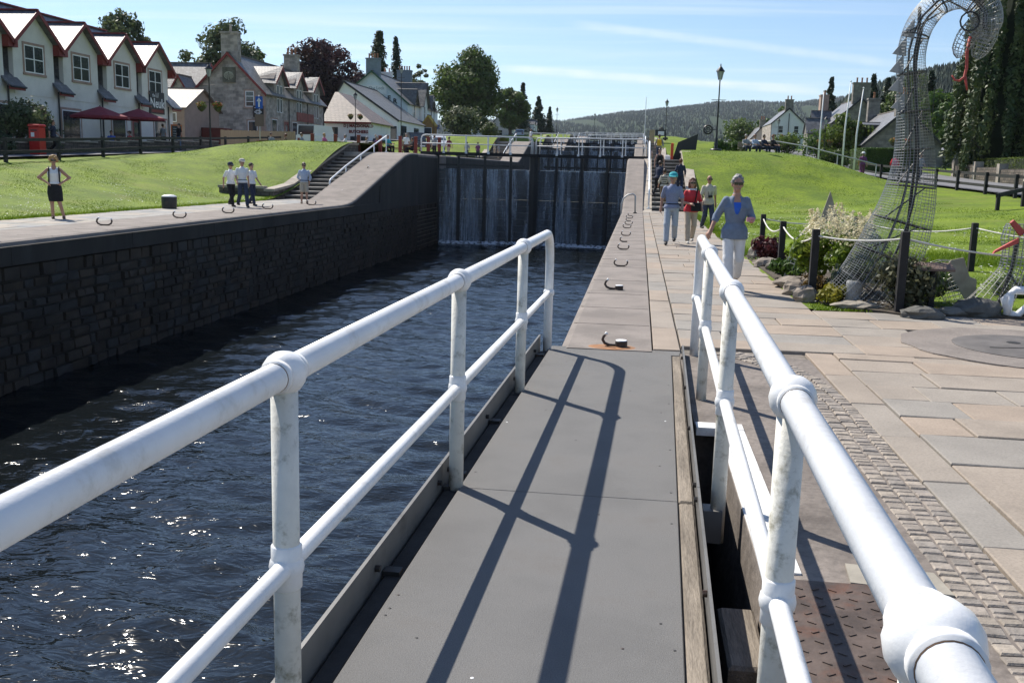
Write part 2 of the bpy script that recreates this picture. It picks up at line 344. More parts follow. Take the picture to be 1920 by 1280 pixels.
# ------------------------------------------------------------------ the lock chambers
def ramp_profile(y0, y1, z0, rr=1.2):
    """coping line from the lower to the upper level with eased ends"""
    out = []
    for i in range(25):
        y = y0-2.5+(y1-y0+5)*i/24.0
        t = (y-y0)/(y1-y0)
        def soft(u, e=0.12):
            if u < -e: return 0.0
            if u < e: return (u+e)**2/(4*e)
            return u
        s = soft(t)-soft(t-1.0); out.append((y, z0+RISE*s))
    return out
for k in range(NL):
    y0 = PITCH*k; z0 = RISE*k; deep = -3.9 if k == 0 else z0-3.0
    pr_l = ramp_profile(y0+44.0, y0+55.2, z0); pr_r = ramp_profile(y0+46.2, y0+57.0, z0)
    ystart_l = -25.0 if k == 0 else y0+3.2
    ystart_r = 9.75 if k == 0 else y0+3.2
    # mass of the left side wall, its face dressed with stones below
    for side, x_in, x_out, pr, ys_ in (('left', XL, -15.05, pr_l, ystart_l), ('right', XR, 0.2, pr_r, ystart_r)):
        sgn = -1 if side == 'left' else 1
        line = [(ys_, z0)]+pr+[(y0+PITCH-(6.5 if side == 'left' else 3.6), z0+RISE)]
        if side == 'left': line[-1] = (y0+57.6, z0+RISE)
        else: line[-1] = (y0+59.4, z0+RISE)
        b = MB(); n = len(line); rr = 0.10
        for (y, z) in line:
            b.v += [(x_in, y, deep), (x_in, y, z-rr), (x_in+sgn*rr*0.3, y, z-rr*0.3), (x_in+sgn*rr, y, z), (x_out, y, z), (x_out, y, deep)]
        for i in range(n-1):
            for q in range(5):
                a = i*6+q; f = (a, a+1, a+7, a+6); b.f.append(f if sgn > 0 else f[::-1]); b.m.append(1 if q == 0 else 0)
        b.f += [tuple(range(6)), tuple(range(n*6-1, n*6-7, -1))]; b.m += [0, 0]
        o = b.build('coping_%s' % side if k == 0 else 'coping_%s_upper' % side, [CONC, WETC], smooth=False); struct(o)
        if k == 0:
            yj = 11.4 if side == 'right' else 16.0; rj = random.Random(4)
            while yj < 43.0:
                xa_, xb_ = sorted((x_in+sgn*.06, x_in+sgn*.93)); MB().cbox(((xa_+xb_)/2, yj, .0), (xb_-xa_, .009, .005), rj.uniform(-.02,.02)).build('coping_joint', BED2, o); yj += rj.uniform(1.3,2.6)
    # from the ramp head to the gate: level quay
    q = MB().box(-15.05, XL, y0+57.6, y0+PITCH+3.2, deep, z0+RISE, ch=0.08); q2 = MB().box(XR, 0.2, y0+59.4, y0+PITCH+3.2, deep, z0+RISE, ch=0.08)
    struct(q.build('quay_left', CONC)); struct(q2.build('quay_right', CONC))
    b = MB(); pf = [(y0+44.5,z0),(y0+46.5,z0+.02),(y0+58.4,z0+RISE+.02),(y0+PITCH+3,z0+RISE+.004)]
    b.prism([(.204,y,z) for y,z in pf]+[(.204,pf[-1][0],z0-.5),(.204,pf[0][0],z0-.5)],(.414,0,0)); struct(b.build('stair_kerb',STONEW))
    struct(MB().box(.62,2.4,y0+58.5,y0+PITCH+3.2,z0+RISE-.6,z0+RISE-.002).build('upper_landing',CONC))
    # paths
    if k > 0:
        struct(MB().box(0.2, 2.4, y0-3.6, y0+47, z0-0.5, z0).build('towpath_right', MATS['pavement_slabs']))
        struct(MB().box(-17.4, -15.05, y0-5.4, y0+49.6, z0-0.5, z0).build('towpath_left', MATS['pavement_slabs']))
    for side, xa, xb, yb, yt in (('right', 0.62, 2.3, 46.8, 58.5), ('left', -17.45, -15.05, 47.8, 58.9)):
        n = 13; ms = MB()
        root = thing('stone_steps', ('%s flight of wide stone steps %s' % ('lower' if k == 0 else ['','second','third','topmost'][k], 'on the towpath side beside the white handrail' if side == 'right' else 'on the village side below the cafe tables')), 'steps', (0, y0+yb, z0))
        for i in range(n):
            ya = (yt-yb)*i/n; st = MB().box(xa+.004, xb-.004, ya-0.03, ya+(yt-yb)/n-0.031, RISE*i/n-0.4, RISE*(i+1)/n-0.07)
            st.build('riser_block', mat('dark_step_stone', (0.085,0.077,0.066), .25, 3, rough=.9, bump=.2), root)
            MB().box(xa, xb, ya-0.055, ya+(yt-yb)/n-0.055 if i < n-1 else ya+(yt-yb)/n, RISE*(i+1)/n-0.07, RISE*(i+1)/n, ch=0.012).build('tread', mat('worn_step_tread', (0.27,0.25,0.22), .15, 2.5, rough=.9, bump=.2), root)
        # side wall with flat coping stones
        wx0, wx1 = (2.3, 2.78) if side == 'right' else (-17.95, -17.45)
        wr = thing('stair_wall', '%s flank wall of the %s steps with pale flat coping' % (('towpath side','village side')[side == 'left'], ['lowest','second','third','topmost'][k]), 'wall', (0, y0, z0))
        prof = [(yb-1.6, 0.5), (yb, 0.62), (yb+1.2, 0.62+0.1), (yt, RISE+0.55), (yt+2.0, RISE+0.58)] if side == 'left' else [(yb-1.0, 0.30), (yb, 0.36), (yt-0.4, RISE+0.5), (yt+1.6, RISE+0.55)]
        body = MB(); pts = [(wx0+.03, prof[0][0], -0.6)]+[(wx0+.03, y, z-0.12) for y, z in prof]+[(wx0+.03, prof[-1][0], -0.6)]
        body.prism(pts, (wx1-wx0-.06, 0, 0)); body.build('rubble_body', RUBBLE, wr)
        for (ya, za), (yb_, zb) in zip(prof[:-1], prof[1:]):
            m_ = max(1, int((yb_-ya)/1.25))
            for i in range(m_):
                a0, a1 = i/m_, (i+1)/m_
                A = (ya+(yb_-ya)*a0+0.006, za+(zb-za)*a0); B = (ya+(yb_-ya)*a1-0.006, za+(zb-za)*a1)
                MB().prism([(wx0-.03, A[0], A[1]-.12), (wx0-.03, B[0], B[1]-.12), (wx0-.03, B[0], B[1]), (wx0-.03, A[0], A[1])], (wx1-wx0+.06, 0, 0)).build('coping_slab', STONEW, wr)
        if side == 'left':   # wing wall turned out across the foot of the lawn
            MB().box(-20.2, -17.95, yb-1.6, yb-1.1, -0.5, 0.5).build('wing_body', RUBBLE, wr)
            for i in range(2): MB().box(-20.25+1.15*i, -19.11+1.15*i, yb-1.64, yb-1.06, 0.5, 0.62).build('coping_slab', STONEW, wr)
        # handrail
        hx = 0.47 if side == 'right' else -15.2; hr = thing('stair_handrail', 'white tubular handrail of the %s %s steps' % (['lowest','second','third','topmost'][k], 'towpath side' if side == 'right' else 'village side'), 'handrail', (hx, y0, z0))
        base = lambda y: RISE*lin((y-(yb-.2))/(yt-yb+.2))
        b0 = yb+0.1; b1 = yt+0.1; pts = [(0, b0, base(b0)), (0, b0, 0.85), (0, b0+0.06, 0.95), (0, b0+.2, 1.02)]+[(0, b0+(b1-b0)*t, base(b0+(b1-b0)*t)+1.0) for t in (.25,.5,.75,1.0)]
        MB().tube(pts, 0.045, 8).build('top_rail', WHITE, hr, smooth=True)
        if side == 'right': MB().tube([(0, b0, 0.5)]+[(0, b0+(b1-b0)*t, base(b0+(b1-b0)*t)+.5) for t in (.02,.5,1.)], 0.025, 6).build('mid_rail', WHITE, hr, smooth=True)
        for t in (0.0, .25,.5,.75,1.0):
            y = b0+(b1-b0)*t
            if t > 0: MB().tube([(0,y,base(y)-.1),(0,y,base(y)+1.0)], 0.035, 8).build('post', WHITE, hr, smooth=True)
            MB().cbox((0,y,base(y)+.03), (.2,.2,.06)).build('foot_plate', WHITE, hr)
# lowest left towpath: flags between coping and lawn
tp = MB().box(-17.4, -15.05, -25, 49.6, -0.5, -0.03); o = struct(tp.build('towpath_left', BED))
rs = random.Random(3); n_ = 0; FLAG = [mat('flag_grey_%d' % i, c, .13, 2.2, rough=.9, bump=.18, bscale=30, dirt=tuple(q*.6 for q in c), dscale=1.3, damt=.5) for i, c in enumerate(((.30,.285,.26),(.34,.30,.25),(.26,.26,.255),(.33,.265,.205),(.285,.275,.245),(.35,.32,.275)))]
y = 14.0
while y < 49:
    h = rs.uniform(.7,1.0); x = -17.38
    while x < -15.1:
        wdt = min(rs.uniform(.7,1.25), -15.06-x)
        if -15.06-(x+wdt) < .3: wdt = -15.06-x
        MB().box(x+.006, x+wdt-.006, y+.006, min(y+h,49.55)-.006, -.06, rs.uniform(-.004,.004), ch=.008).build('paving_slab', FLAG[rs.choice((0,0,1,2,4,5))], o); x += wdt
    y += h
# stones of the left chamber wall: the largest 300 as single blocks, the rest as one mass
struct_wall = thing('chamber_wall', 'dark damp stone block wall of the near lock chamber below the village bank', 'wall', (0,0,0))
blocks = []; rs = random.Random(11); z = -3.7; 
while z < -0.52:
    h = min(rs.uniform(.19,.29), -0.50-z)
    if -0.50-(z+h) < .12: h = -0.50-z
    y = 10.0+rs.uniform(0,.6)
    while y < 63.5:
        L_ = rs.uniform(.28,.78); blocks.append((y, y+L_, z, z+h, rs.uniform(0.03,0.085))); y += L_
    z += h
def stone(b, y0, y1, z0, z1, d):
    g = .014; j = lambda a: rs.uniform(-a, a); x1 = XL+d; c = .03
    p = [(XL-.05,y0+g,z0+g),(XL-.05,y1-g,z0+g),(XL-.05,y1-g,z1-g),(XL-.05,y0+g,z1-g)]
    q = [(x1+j(.02),y0+g+c+j(.012),z0+g+c*.7),(x1+j(.02),y1-g-c+j(.012),z0+g+c*.7),(x1+j(.02),y1-g-c,z1-g-c*.7+j(.01)),(x1+j(.02),y0+g+c,z1-g-c*.7+j(.01))]
    b.add(p+q, [(4,5,6,7),(0,1,5,4),(1,2,6,5),(2,3,7,6),(3,0,4,7)])
WM = [WETW, mat('wet_stone_brown', (0.048,0.033,0.02), .4, 1.2, rough=.7, bump=.5, bscale=9), mat('wet_stone_grey', (0.042,0.037,0.031), .35, 1.1, rough=.8, bump=.5, bscale=9)]
vis = [q for q in blocks if q[2] > -3.2 and q[0] > 17.5]; vis.sort(key=lambda q: q[0]); near = set(id(q) for q in vis[:300])
rest = MB()
for q in blocks:
    if id(q) in near:
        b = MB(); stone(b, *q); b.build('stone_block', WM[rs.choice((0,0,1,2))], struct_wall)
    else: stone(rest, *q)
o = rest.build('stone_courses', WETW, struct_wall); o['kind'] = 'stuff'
# the concrete lip above the stones is proud of them
lip = MB()
for y0_ in range(0, 11): lip.box(XL-.02, XL+.10, -6+5*y0_+.01, -1+5*y0_-.01, -.50, -.105)
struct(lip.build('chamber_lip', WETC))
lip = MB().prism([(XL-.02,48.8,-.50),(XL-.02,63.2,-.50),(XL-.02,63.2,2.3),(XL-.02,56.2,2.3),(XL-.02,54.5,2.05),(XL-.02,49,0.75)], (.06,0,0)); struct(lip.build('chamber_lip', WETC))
# ------------------------------------------------------------------ water
def watermat(name, rough=.085):
    m = bpy.data.materials.new(name); m.use_nodes = True; t = m.node_tree; b = t.nodes['Principled BSDF']; L = t.links
    b.inputs['Base Color'].default_value = (.006,.008,.009,1); b.inputs['Roughness'].default_value = rough; b.inputs['IOR'].default_value = 1.33; b.inputs['Specular IOR Level'].default_value = .5
    tc = t.nodes.new('ShaderNodeTexCoord'); mp = t.nodes.new('ShaderNodeMapping'); mp.inputs['Scale'].default_value = (1.0,1.9,1); mp.inputs['Rotation'].default_value = (0,0,R_(14)); L.new(tc.outputs['Object'], mp.inputs[0])
    n = t.nodes.new('ShaderNodeTexNoise'); n.inputs['Scale'].default_value = 3.0; n.inputs['Detail'].default_value = 2.5; n.inputs['Roughness'].default_value = .6; n.inputs['Distortion'].default_value = .6; L.new(mp.outputs[0], n.inputs[0])
    bn = t.nodes.new('ShaderNodeBump'); bn.inputs['Strength'].default_value = 1.0; bn.inputs['Distance'].default_value = .03; L.new(n.outputs[0], bn.inputs['Height']); L.new(bn.outputs[0], b.inputs['Normal'])
    return m
WATER = watermat('peaty_water')
def wavez(x, y):
    s = 0.0
    for (ax, ay, k, a, p) in WV: s = s+a*np.sin((ax*x+ay*y)*k+p)
    return s
rw = random.Random(5); WV = []
for i in range(26):
    th = rw.gauss(R_(70), R_(38)); lam = 0.35*(1.17**i) if i < 13 else rw.uniform(.4,1.6); WV.append((math.cos(th), math.sin(th), 2*math.pi/lam, .0062*lam**.9, rw.uniform(0,6.3)))
gx = np.linspace(XL-.1, 0.7, 125); gy = np.concatenate([np.linspace(-24, 2, 40)[:-1], np.linspace(2, 40, 430)[:-1], np.linspace(40, 65.5, 150)])
GX, GY = np.meshgrid(gx, gy); GZ = wavez(GX+.35*np.sin(GY*.7), GY+.3*np.sin(GX*.9))-3.14
nx, ny = len(gx), len(gy); mb = MB(); mb.v = [tuple(p) for p in np.stack([GX.ravel(), GY.ravel(), GZ.ravel()], 1).tolist()]
mb.f = [(j*nx+i, j*nx+i+1, (j+1)*nx+i+1, (j+1)*nx+i) for j in range(ny-1) for i in range(nx-1)]; mb.m = [0]*len(mb.f)
struct(mb.build('lock_water', WATER, smooth=True))
for k in range(1, NL+1):
    struct(MB().box(XL-.1, XR+.1, PITCH*k+2.6, PITCH*(k+1)+.9, RISE*k-2.6, RISE*k-.82).build('upper_water', WATER))
# ------------------------------------------------------------------ closed gates of the upper locks
TIMB = mat('black_wet_gate_timber', (0.018,0.017,0.016), .4, 3, rough=.5, bump=.4, bscale=8, spec=.5, stretch=(1,1,.2))
def fallmat():
    m = bpy.data.materials.new('falling_water'); m.use_nodes = True; t = m.node_tree; L = t.links; b = t.nodes['Principled BSDF']; out = t.nodes['Material Output']
    tc = t.nodes.new('ShaderNodeTexCoord'); mp = t.nodes.new('ShaderNodeMapping'); mp.inputs['Scale'].default_value = (8,1,.4); L.new(tc.outputs['Object'], mp.inputs[0])
    n = t.nodes.new('ShaderNodeTexNoise'); n.inputs['Scale'].default_value = 1.6; n.inputs['Detail'].default_value = 7; n.inputs['Roughness'].default_value = .7; L.new(mp.outputs[0], n.inputs[0])
    mp2 = t.nodes.new('ShaderNodeMapping'); mp2.inputs['Scale'].default_value = (1.1,1,.12); L.new(tc.outputs['Object'], mp2.inputs[0])
    n2 = t.nodes.new('ShaderNodeTexNoise'); n2.inputs['Scale'].default_value = 1.2; n2.inputs['Detail'].default_value = 3; L.new(mp2.outputs[0], n2.inputs[0])
    mp3 = t.nodes.new('ShaderNodeMapping'); mp3.inputs['Scale'].default_value = (14,1,9); L.new(tc.outputs['Object'], mp3.inputs[0])
    n3 = t.nodes.new('ShaderNodeTexNoise'); n3.inputs['Scale'].default_value = 1.0; n3.inputs['Detail'].default_value = 3; L.new(mp3.outputs[0], n3.inputs[0])
    a = maprange(n.outputs[0], .38, .68, 0, .85, tree=t); a = smath('MULTIPLY', a, maprange(n2.outputs[0], .36, .60, .12, 1.0, tree=t), tree=t); a = smath('MULTIPLY', a, maprange(n3.outputs[0], .3, .65, .45, 1.0, tree=t), tree=t, clamp=True)
    tr = t.nodes.new('ShaderNodeBsdfTransparent'); ms = t.nodes.new('ShaderNodeMixShader'); a = smath('ADD', smath('MULTIPLY', a, .62, tree=t), maprange(n2.outputs[0], .40, .62, .04, .26, tree=t), tree=t, clamp=True); L.new(a, ms.inputs[0]); L.new(tr.outputs[0], ms.inputs[1])
    b.inputs['Base Color'].default_value = (.62,.68,.74,1); b.inputs['Roughness'].default_value = .25; b.inputs['Specular IOR Level'].default_value = .6; b.inputs['Transmission Weight'].default_value = 0.0
    tl = t.nodes.new('ShaderNodeBsdfTranslucent'); tl.inputs[0].default_value = (.7,.76,.82,1); m2 = t.nodes.new('ShaderNodeMixShader'); m2.inputs[0].default_value = .4; L.new(b.outputs[0], m2.inputs[1]); L.new(tl.outputs[0], m2.inputs[2])
    L.new(m2.outputs[0], ms.inputs[2]); L.new(ms.outputs[0], out.inputs[0]); return m
FALL = fallmat()
def foammat():
    m = bpy.data.materials.new('white_water_foam'); m.use_nodes = True; t = m.node_tree; L = t.links; b = t.nodes['Principled BSDF']; out = t.nodes['Material Output']
    tc = t.nodes.new('ShaderNodeTexCoord'); n = t.nodes.new('ShaderNodeTexNoise'); n.inputs['Scale'].default_value = 5; n.inputs['Detail'].default_value = 6; L.new(tc.outputs['Object'], n.inputs[0])
    tr = t.nodes.new('ShaderNodeBsdfTransparent'); ms = t.nodes.new('ShaderNodeMixShader'); L.new(maprange(n.outputs[0], .33, .55, 0, .97, tree=t), ms.inputs[0]); b.inputs['Base Color'].default_value = (.75,.78,.8,1); b.inputs['Roughness'].default_value = .6
    L.new(tr.outputs[0], ms.inputs[1]); L.new(b.outputs[0], ms.inputs[2]); L.new(ms.outputs[0], out.inputs[0]); return m
FOAM = foammat()
XM = (XL+XR)/2
for k in range(NL): struct(MB().box(XL,XR,PITCH*k+66.2,PITCH*k+68,RISE*k-4.2,RISE*(k+1)-2.9).build('gate_sill',WETC))
for k in range(NL):
    yg = PITCH*k+63.6; zb = -3.6 if k == 0 else RISE*k-1.2; zt = RISE*(k+1)
    crest = zt-.85; beamz = zt+.12
    for side in (-1, 1):
        xa = XL-.25 if side < 0 else XR+.25
        nm = ['nearest','second','third','farthest'][k]
        g = thing('lock_gate', '%s closed black timber lock gate leaf with white railing, %s leaf' % (nm, 'village side' if side < 0 else 'towpath side'), 'lock gate', (0,0,0))
        A = Vector((xa, yg, 0)); B = Vector((XM+side*.02, yg+1.5, 0)); d = (B-A); Ln = d.length; d.normalize(); nrm = Vector((d.y, -d.x, 0));
        if nrm.y > 0: nrm = -nrm
        P = lambda s, z, o=0.0: (A.x+d.x*s+nrm.x*o, A.y+d.y*s+nrm.y*o, z)
        z = zb; i = 0
        while z < crest-.02:
            h = min(.42, crest-z); MB().beam(P(.2, z+h/2-.004), P(Ln-.15, z+h/2-.004), .30-.02*(i % 2), h-.014).build('plank', TIMB, g); z += h; i += 1
        for s in (.15, Ln-.12): MB().beam(P(s, zb, .02), P(s, beamz-.09, .02), .36, .34, up=d).build('heel_post' if s < 1 else 'mitre_post', TIMB, g)
        for s in (Ln*.24, Ln*.5, Ln*.76):
            MB().beam(P(s, zb, .2), P(s, beamz-.12, .2), .2, .16, up=d).build('upright', TIMB, g)
        MB().beam(P(.1, crest+.25,.02), P(Ln*.9, crest+.25,.02), .2, .12).build('crest_rail', TIMB, g)
        MB().beam(P(-.9, beamz), P(Ln-.05, beamz), .85, .2).build('walkway_beam', BLACKW, g)
        # railings, both sides of the walkway
        for off in (.38, -.38):
            r = .034; s0, s1 = -.85, Ln-.18; zr = beamz+.1
            MB().tube([P(s0, zr-.05, off), P(s0, zr+.8, off), P(s0+.07, zr+.98, off), P(s0+.25, zr+1.05, off), P(s1-.25, zr+1.05, off), P(s1-.07, zr+.98, off), P(s1, zr+.8, off), P(s1, zr-.05, off)], r, 8).build('rail', WHITE2, g, smooth=True)
            MB().tube([P(s0, zr+.52, off), P(s1, zr+.52, off)], .024, 6).build('mid_rail', WHITE2, g, smooth=True)
            for q in range(1, 5):
                s = s0+(s1-s0)*q/5; pm = MB().tube([P(s, zr-.1, off), P(s, zr+1.04, off)], .03, 6); pm.cbox(P(s, zr-.02, off*1.14), (.14,.14,.14)); pm.build('post', WHITE2, g)
        # water pouring over the crest
        rs = random.Random(20+k*2+side); f = MB(); nu, nv = 40, 14 if k == 0 else 5
        spans = [(.35, Ln*.24-.12), (Ln*.24+.12, Ln*.5-.12), (Ln*.5+.12, Ln*.76-.1), (Ln*.76+.1, Ln-.35)]
        for lay in range(2):
            for s0, s1 in spans:
                base = len(f.v); nu = 14; zl = (-3.12 if k == 0 else RISE*k-.82)
                for j in range(nv+1):
                    t = j/nv
                    for i in range(nu+1):
                        o_ = .23+.07*lay+.30*t*(1-.4*t)+.03*math.sin(i*1.7+lay*2)+rs.uniform(-.012,.012); f.v.append(P(s0+(s1-s0)*i/nu, crest+.03+(zl-crest)*t, o_))
                for j in range(nv):
                    for i in range(nu): a = base+j*(nu+1)+i; f.f.append((a, a+1, a+nu+2, a+nu+1)); f.m.append(0)
                f.add([P(s0, crest+.03, -.2), P(s1, crest+.03, -.2), P(s1, crest+.032, .3), P(s0, crest+.032, .3)], [(0,1,2,3)])
        f = f.build('waterfall', FALL, smooth=True); stuff(f, 'thin curtain of water spilling over the %s gate, %s half' % (nm, 'village side' if side < 0 else 'towpath side'), 'waterfall')
        if k == 0:
            fm = MB(); nu = 60
            for j in range(4):
                for i in range(nu+1):
                    fm.v.append(P(.3+(Ln-.4)*i/nu, -3.10+(.17 if 0 < j < 3 else -.02)*rs.uniform(.4,1.2), .30+.22*j+rs.uniform(-.05,.05)))
            for j in range(3):
                for i in range(nu): a = j*(nu+1)+i; fm.f.append((a, a+1, a+nu+2, a+nu+1)); fm.m.append(0)
            stuff(fm.build('foam', FOAM, smooth=True), 'white foam where the %s water curtain meets the lock' % ('village side' if side < 0 else 'towpath side'), 'foam')
# ------------------------------------------------------------------ the open gate we stand on
AX = math.atan(0.0233)
def wx(off, y): return off+0.0233*(y-3.0)     # the walkway is turned a little from the canal
gate = thing('open_lock_gate', 'open lock gate leaf with grey gritted walkway and white ball-jointed handrails', 'lock gate', (0,0,0))
DECK = mat('gritted_grey_deck', (0.185,0.182,0.177), .10, 1.6, rough=.93, bump=.45, bscale=260, dirt=(0.135,0.122,0.11), dscale=1.6, damt=.45, spec=.25, fine=.5, fscale=190)
PLATE = mat('galvanised_plate', (0.17,0.165,0.155), .15, 2, rough=.55, metal=.35, dirt=(0.06,0.055,0.05), dscale=3, damt=.6, bump=.08)
OLDW = mat('weathered_grey_timber', (0.24,0.205,0.165), .25, 4, rough=.95, bump=.5, bscale=20, stretch=(3,.35,3), dirt=(0.09,0.075,0.06), dscale=3, damt=.7, fine=.5)
rs0 = random.Random(99)
def skew(b): b.v = [(x+0.0233*(y-3.0), y, z) for x, y, z in b.v]; return b
for a, c in ((-1.6,.9),(.904,5.19),(5.194,9.62)):
    skew(MB().box(-.965, .235, a, c, -.07, 0, ch=.004)).build('deck_panel', DECK, gate)
skew(MB().box(-.965, .325, 9.625, 9.86, -.075, -.008, ch=.004)).build('deck_panel', DECK, gate)
for a, c in ((-1.6,2.2),(2.21,5.2),(5.21,7.6),(7.61,9.6)):
    skew(MB().box(.239, .325, a, c, -.12, -.004+rnd.uniform(-.006,.004), ch=.012)).build('timber_edge', OLDW, gate)
    skew(MB().box(-1.06, -.969, a, c, -.16, -.02, ch=.012)).build('timber_edge', mat('dark_edge_timber',(0.035,0.033,0.031),.3,4,rough=.9,bump=.3), gate)
for a, c in ((-1.6,5.20),(5.206,9.7)):
    skew(MB().box(-1.082, -1.066, a, c, -.14, .125)).build('kick_plate', PLATE, gate)
    skew(MB().box(.335, .349, a, c, -.14, .085)).build('kick_plate', PLATE, gate)
for yb in (1.1,2.6,3.9,5.1,5.35,6.6,7.9,9.2):
    for sx, x in ((1,-1.058),(-1,.33)):
        skew(MB().tube([(x-.012*sx, yb, .05), (x+.014*sx, yb, .05)], .016, 6)).build('bolt', IRON, gate)
    skew(MB().beam((-1.06,yb+.12,-.015),(-.985,yb+.12,-.015),.06,.03)).build('bracket', IRON, gate)
for i in range(30):
    sx_ = rs0.choice((-.93,.20,rs0.uniform(-.9,.2))) if i < 22 else rs0.uniform(-.9,.2); sy_ = rs0.uniform(2.6,9.4)
    skew(MB().lathe([(.007,-.002),(.007,.001),(.005,.002),(.001,.002)],(sx_,sy_,0),8)).build('screw_head', WHITE2 if i % 11 == 0 else IRON, gate)
# leaf below the deck
for i in range(9): skew(MB().box(-.74, -.1, -1.5, 9.5, -3.9+.42*i, -3.9+.42*i+.405)).build('plank', TIMB, gate)
for yb in (.2,2.7,5.2,7.7,9.45):
    skew(MB().box(-1.05,.30,yb-.09,yb+.09,-.3,-.075)).build('cross_bearer', TIMB, gate)
    skew(MB().box(-.05,.12,yb-.12,yb+.12,-3.8,-.31)).build('upright', TIMB, gate)
def handrail(off, posts, end):
    zt, zm = 1.15, .56
    for y in posts:
        x = wx(off, y)
        MB().tube([(x,y,-.22),(x,y,zt)], .040, 20).build('post', POSTW, gate, smooth=True)
        MB().ball((x,y,zt), .066, 24).build('ball_joint', WHITE, gate, smooth=True)
        b = MB().ball((x,y,zm), .053, 20); b.lathe([(.040,-.07),(.046,-.065),(.046,.065),(.040,.07)], (x,y,zm), 20); b.build('ball_joint', WHITE, gate, smooth=True)
        MB().cbox((x+(.03 if off < 0 else -.03), y, -.12), (.1,.12,.18)).build('post_socket', PLATE, gate)
    e = end; y0 = -1.6
    arc = [(wx(off,y), y, z) for y, z in [(y0,zt)]+[(e-.32,zt)]+[(e-.32+.3*math.sin(R_(a)), zt-.3+.3*math.cos(R_(a))) for a in range(12,91,13)]+[(e-.02,.7),(e-.02,-.22)]]
    MB().tube(arc, .042, 24).build('top_rail', WHITE, gate, smooth=True)
    MB().tube([(wx(off,y0),y0,zm),(wx(off,e-.02),e-.02,zm)], .029, 18).build('mid_rail', WHITE, gate, smooth=True)
    MB().ball((wx(off,e-.02),e-.02,zm), .055, 16).build('ball_joint', WHITE, gate, smooth=True)
handrail(-.99, (.2,2.70,5.22,7.72), 9.66)
handrail(.452, (-.1,1.27,2.72,5.22,7.75), 9.70)
# collars where the top rail enters each ball
for off, ps in ((-.99,(2.70,5.22,7.72)),(.452,(1.27,2.72,5.22,7.75))):
    for y in ps:
        for s in (-1,1): MB().tube([(wx(off,y+s*.050),y+s*.050,1.15),(wx(off,y+s*.074),y+s*.074,1.15)], .049, 24).build('collar', WHITE, gate, smooth=True); MB().tube([(wx(off,y+s*.0745),y+s*.0745,1.15),(wx(off,y+s*.0775),y+s*.0775,1.15)], .0432, 24).build('rust_seam', mat('rust_line',(.20,.12,.07),.3,20,rough=.9), gate)
# ------------------------------------------------------------------ near right bank
AP = mat('stained_apron_concrete', (0.20,0.172,0.15), .25, 1.3, rough=.92, bump=.45, bscale=18, dirt=(0.075,0.062,0.054), dscale=1.1, damt=.75, fine=.45)
ap = MB().box(.62,1.72,-6,6.95,-4,-.004).box(.47,1.72,6.954,9.746,-4,-.008).box(-.74,.466,9.52,9.746,-4,-.02); struct(ap.build('concrete_apron', AP))
MB_ = MB().box(.625,.80,4.30,6.80,-.05,.006).box(.475,.80,6.80,6.955,-.05,.009)
tag(MB_.build('painted_edge', mat('flaking_white_edge',(0.72,0.71,0.68),.08,6,rough=.6,dirt=(.25,.22,.19),dscale=6,damt=.8)), 'white painted edge strip round the gate recess', 'edge marking')
tag(MB().box(.44,.60,3.72,4.28,-2.5,-.17,ch=.015).build('timber_fender', OLDW), 'weathered square timber fender in the gate recess', 'fender')
struct(MB().box(.20,17,-20,46.8,-.5,-.035).build('paving_bed', BED)) if False else None
bed = MB().box(1.72,9.4,-20,13.4,-.5,-.035).box(.2,1.72,9.75,13.4,-.5,-.036).box(.2,2.35,13.4,46.8,-.5,-.034)
pav = struct(bed.build('paving_right', BED))
def inring(x, y): return math.hypot((x-4.25)/1.0, y-11.0) < 1.3
SLABS = []; rs = random.Random(21)
SL = [mat('slab_tone_%d' % i, c, .10, 1.7, rough=.88, bump=.14, bscale=45, dirt=tuple(q*.62 for q in c), dscale=1.0, damt=.6, fine=.32, fscale=60) for i, c in enumerate(((.305,.258,.21),(.288,.255,.216),(.318,.26,.205),(.272,.25,.22),(.30,.258,.213),(.325,.262,.205),(.290,.252,.21)))]
def courses(x0f, x1f, ya, yb, hmin=.48, hmax=.74):
    y = ya
    while y < yb-.02:
        h = min(rs.uniform(hmin,hmax), yb-y)
        if yb-(y+h) < .25: h = yb-y
        x = x0f(y); xe = x1f(y); first = True
        while x < xe-.02:
            L_ = rs.uniform(.35,1.0) if first else rs.uniform(.65,1.35); first = False; L_ = min(L_, xe-x)
            if xe-(x+L_) < .3: L_ = xe-x
            SLABS.append((x, x+L_, y, y+h)); x += L_
        y += h
courses(lambda y: .50, lambda y: 2.35, 10.15, 46.8)
courses(lambda y: 2.02, lambda y: 9.3, -1.0, 10.15)
courses(lambda y: 2.35, lambda y: 9.3, 10.15, 13.4)
y = 9.9
while y < 46.7:
    L_ = min(rs.uniform(.9,1.6), 46.75-y); SLABS.append((.215,.49,y,y+L_)); y += L_
y = 3.6
while y < 10.1:
    L_ = min(rs.uniform(.8,1.3), 10.14-y); SLABS.append((1.735,2.01,y,y+L_)); y += L_
SLABS = [s for s in SLABS if not inring((s[0]+s[1])/2,(s[2]+s[3])/2)]
def seen(s): return s[2] > 2.6 and s[0] < 1.0+s[2]*.47
SLABS.sort(key=lambda s: (0 if seen(s) else 1, s[2]))
restb = MB()
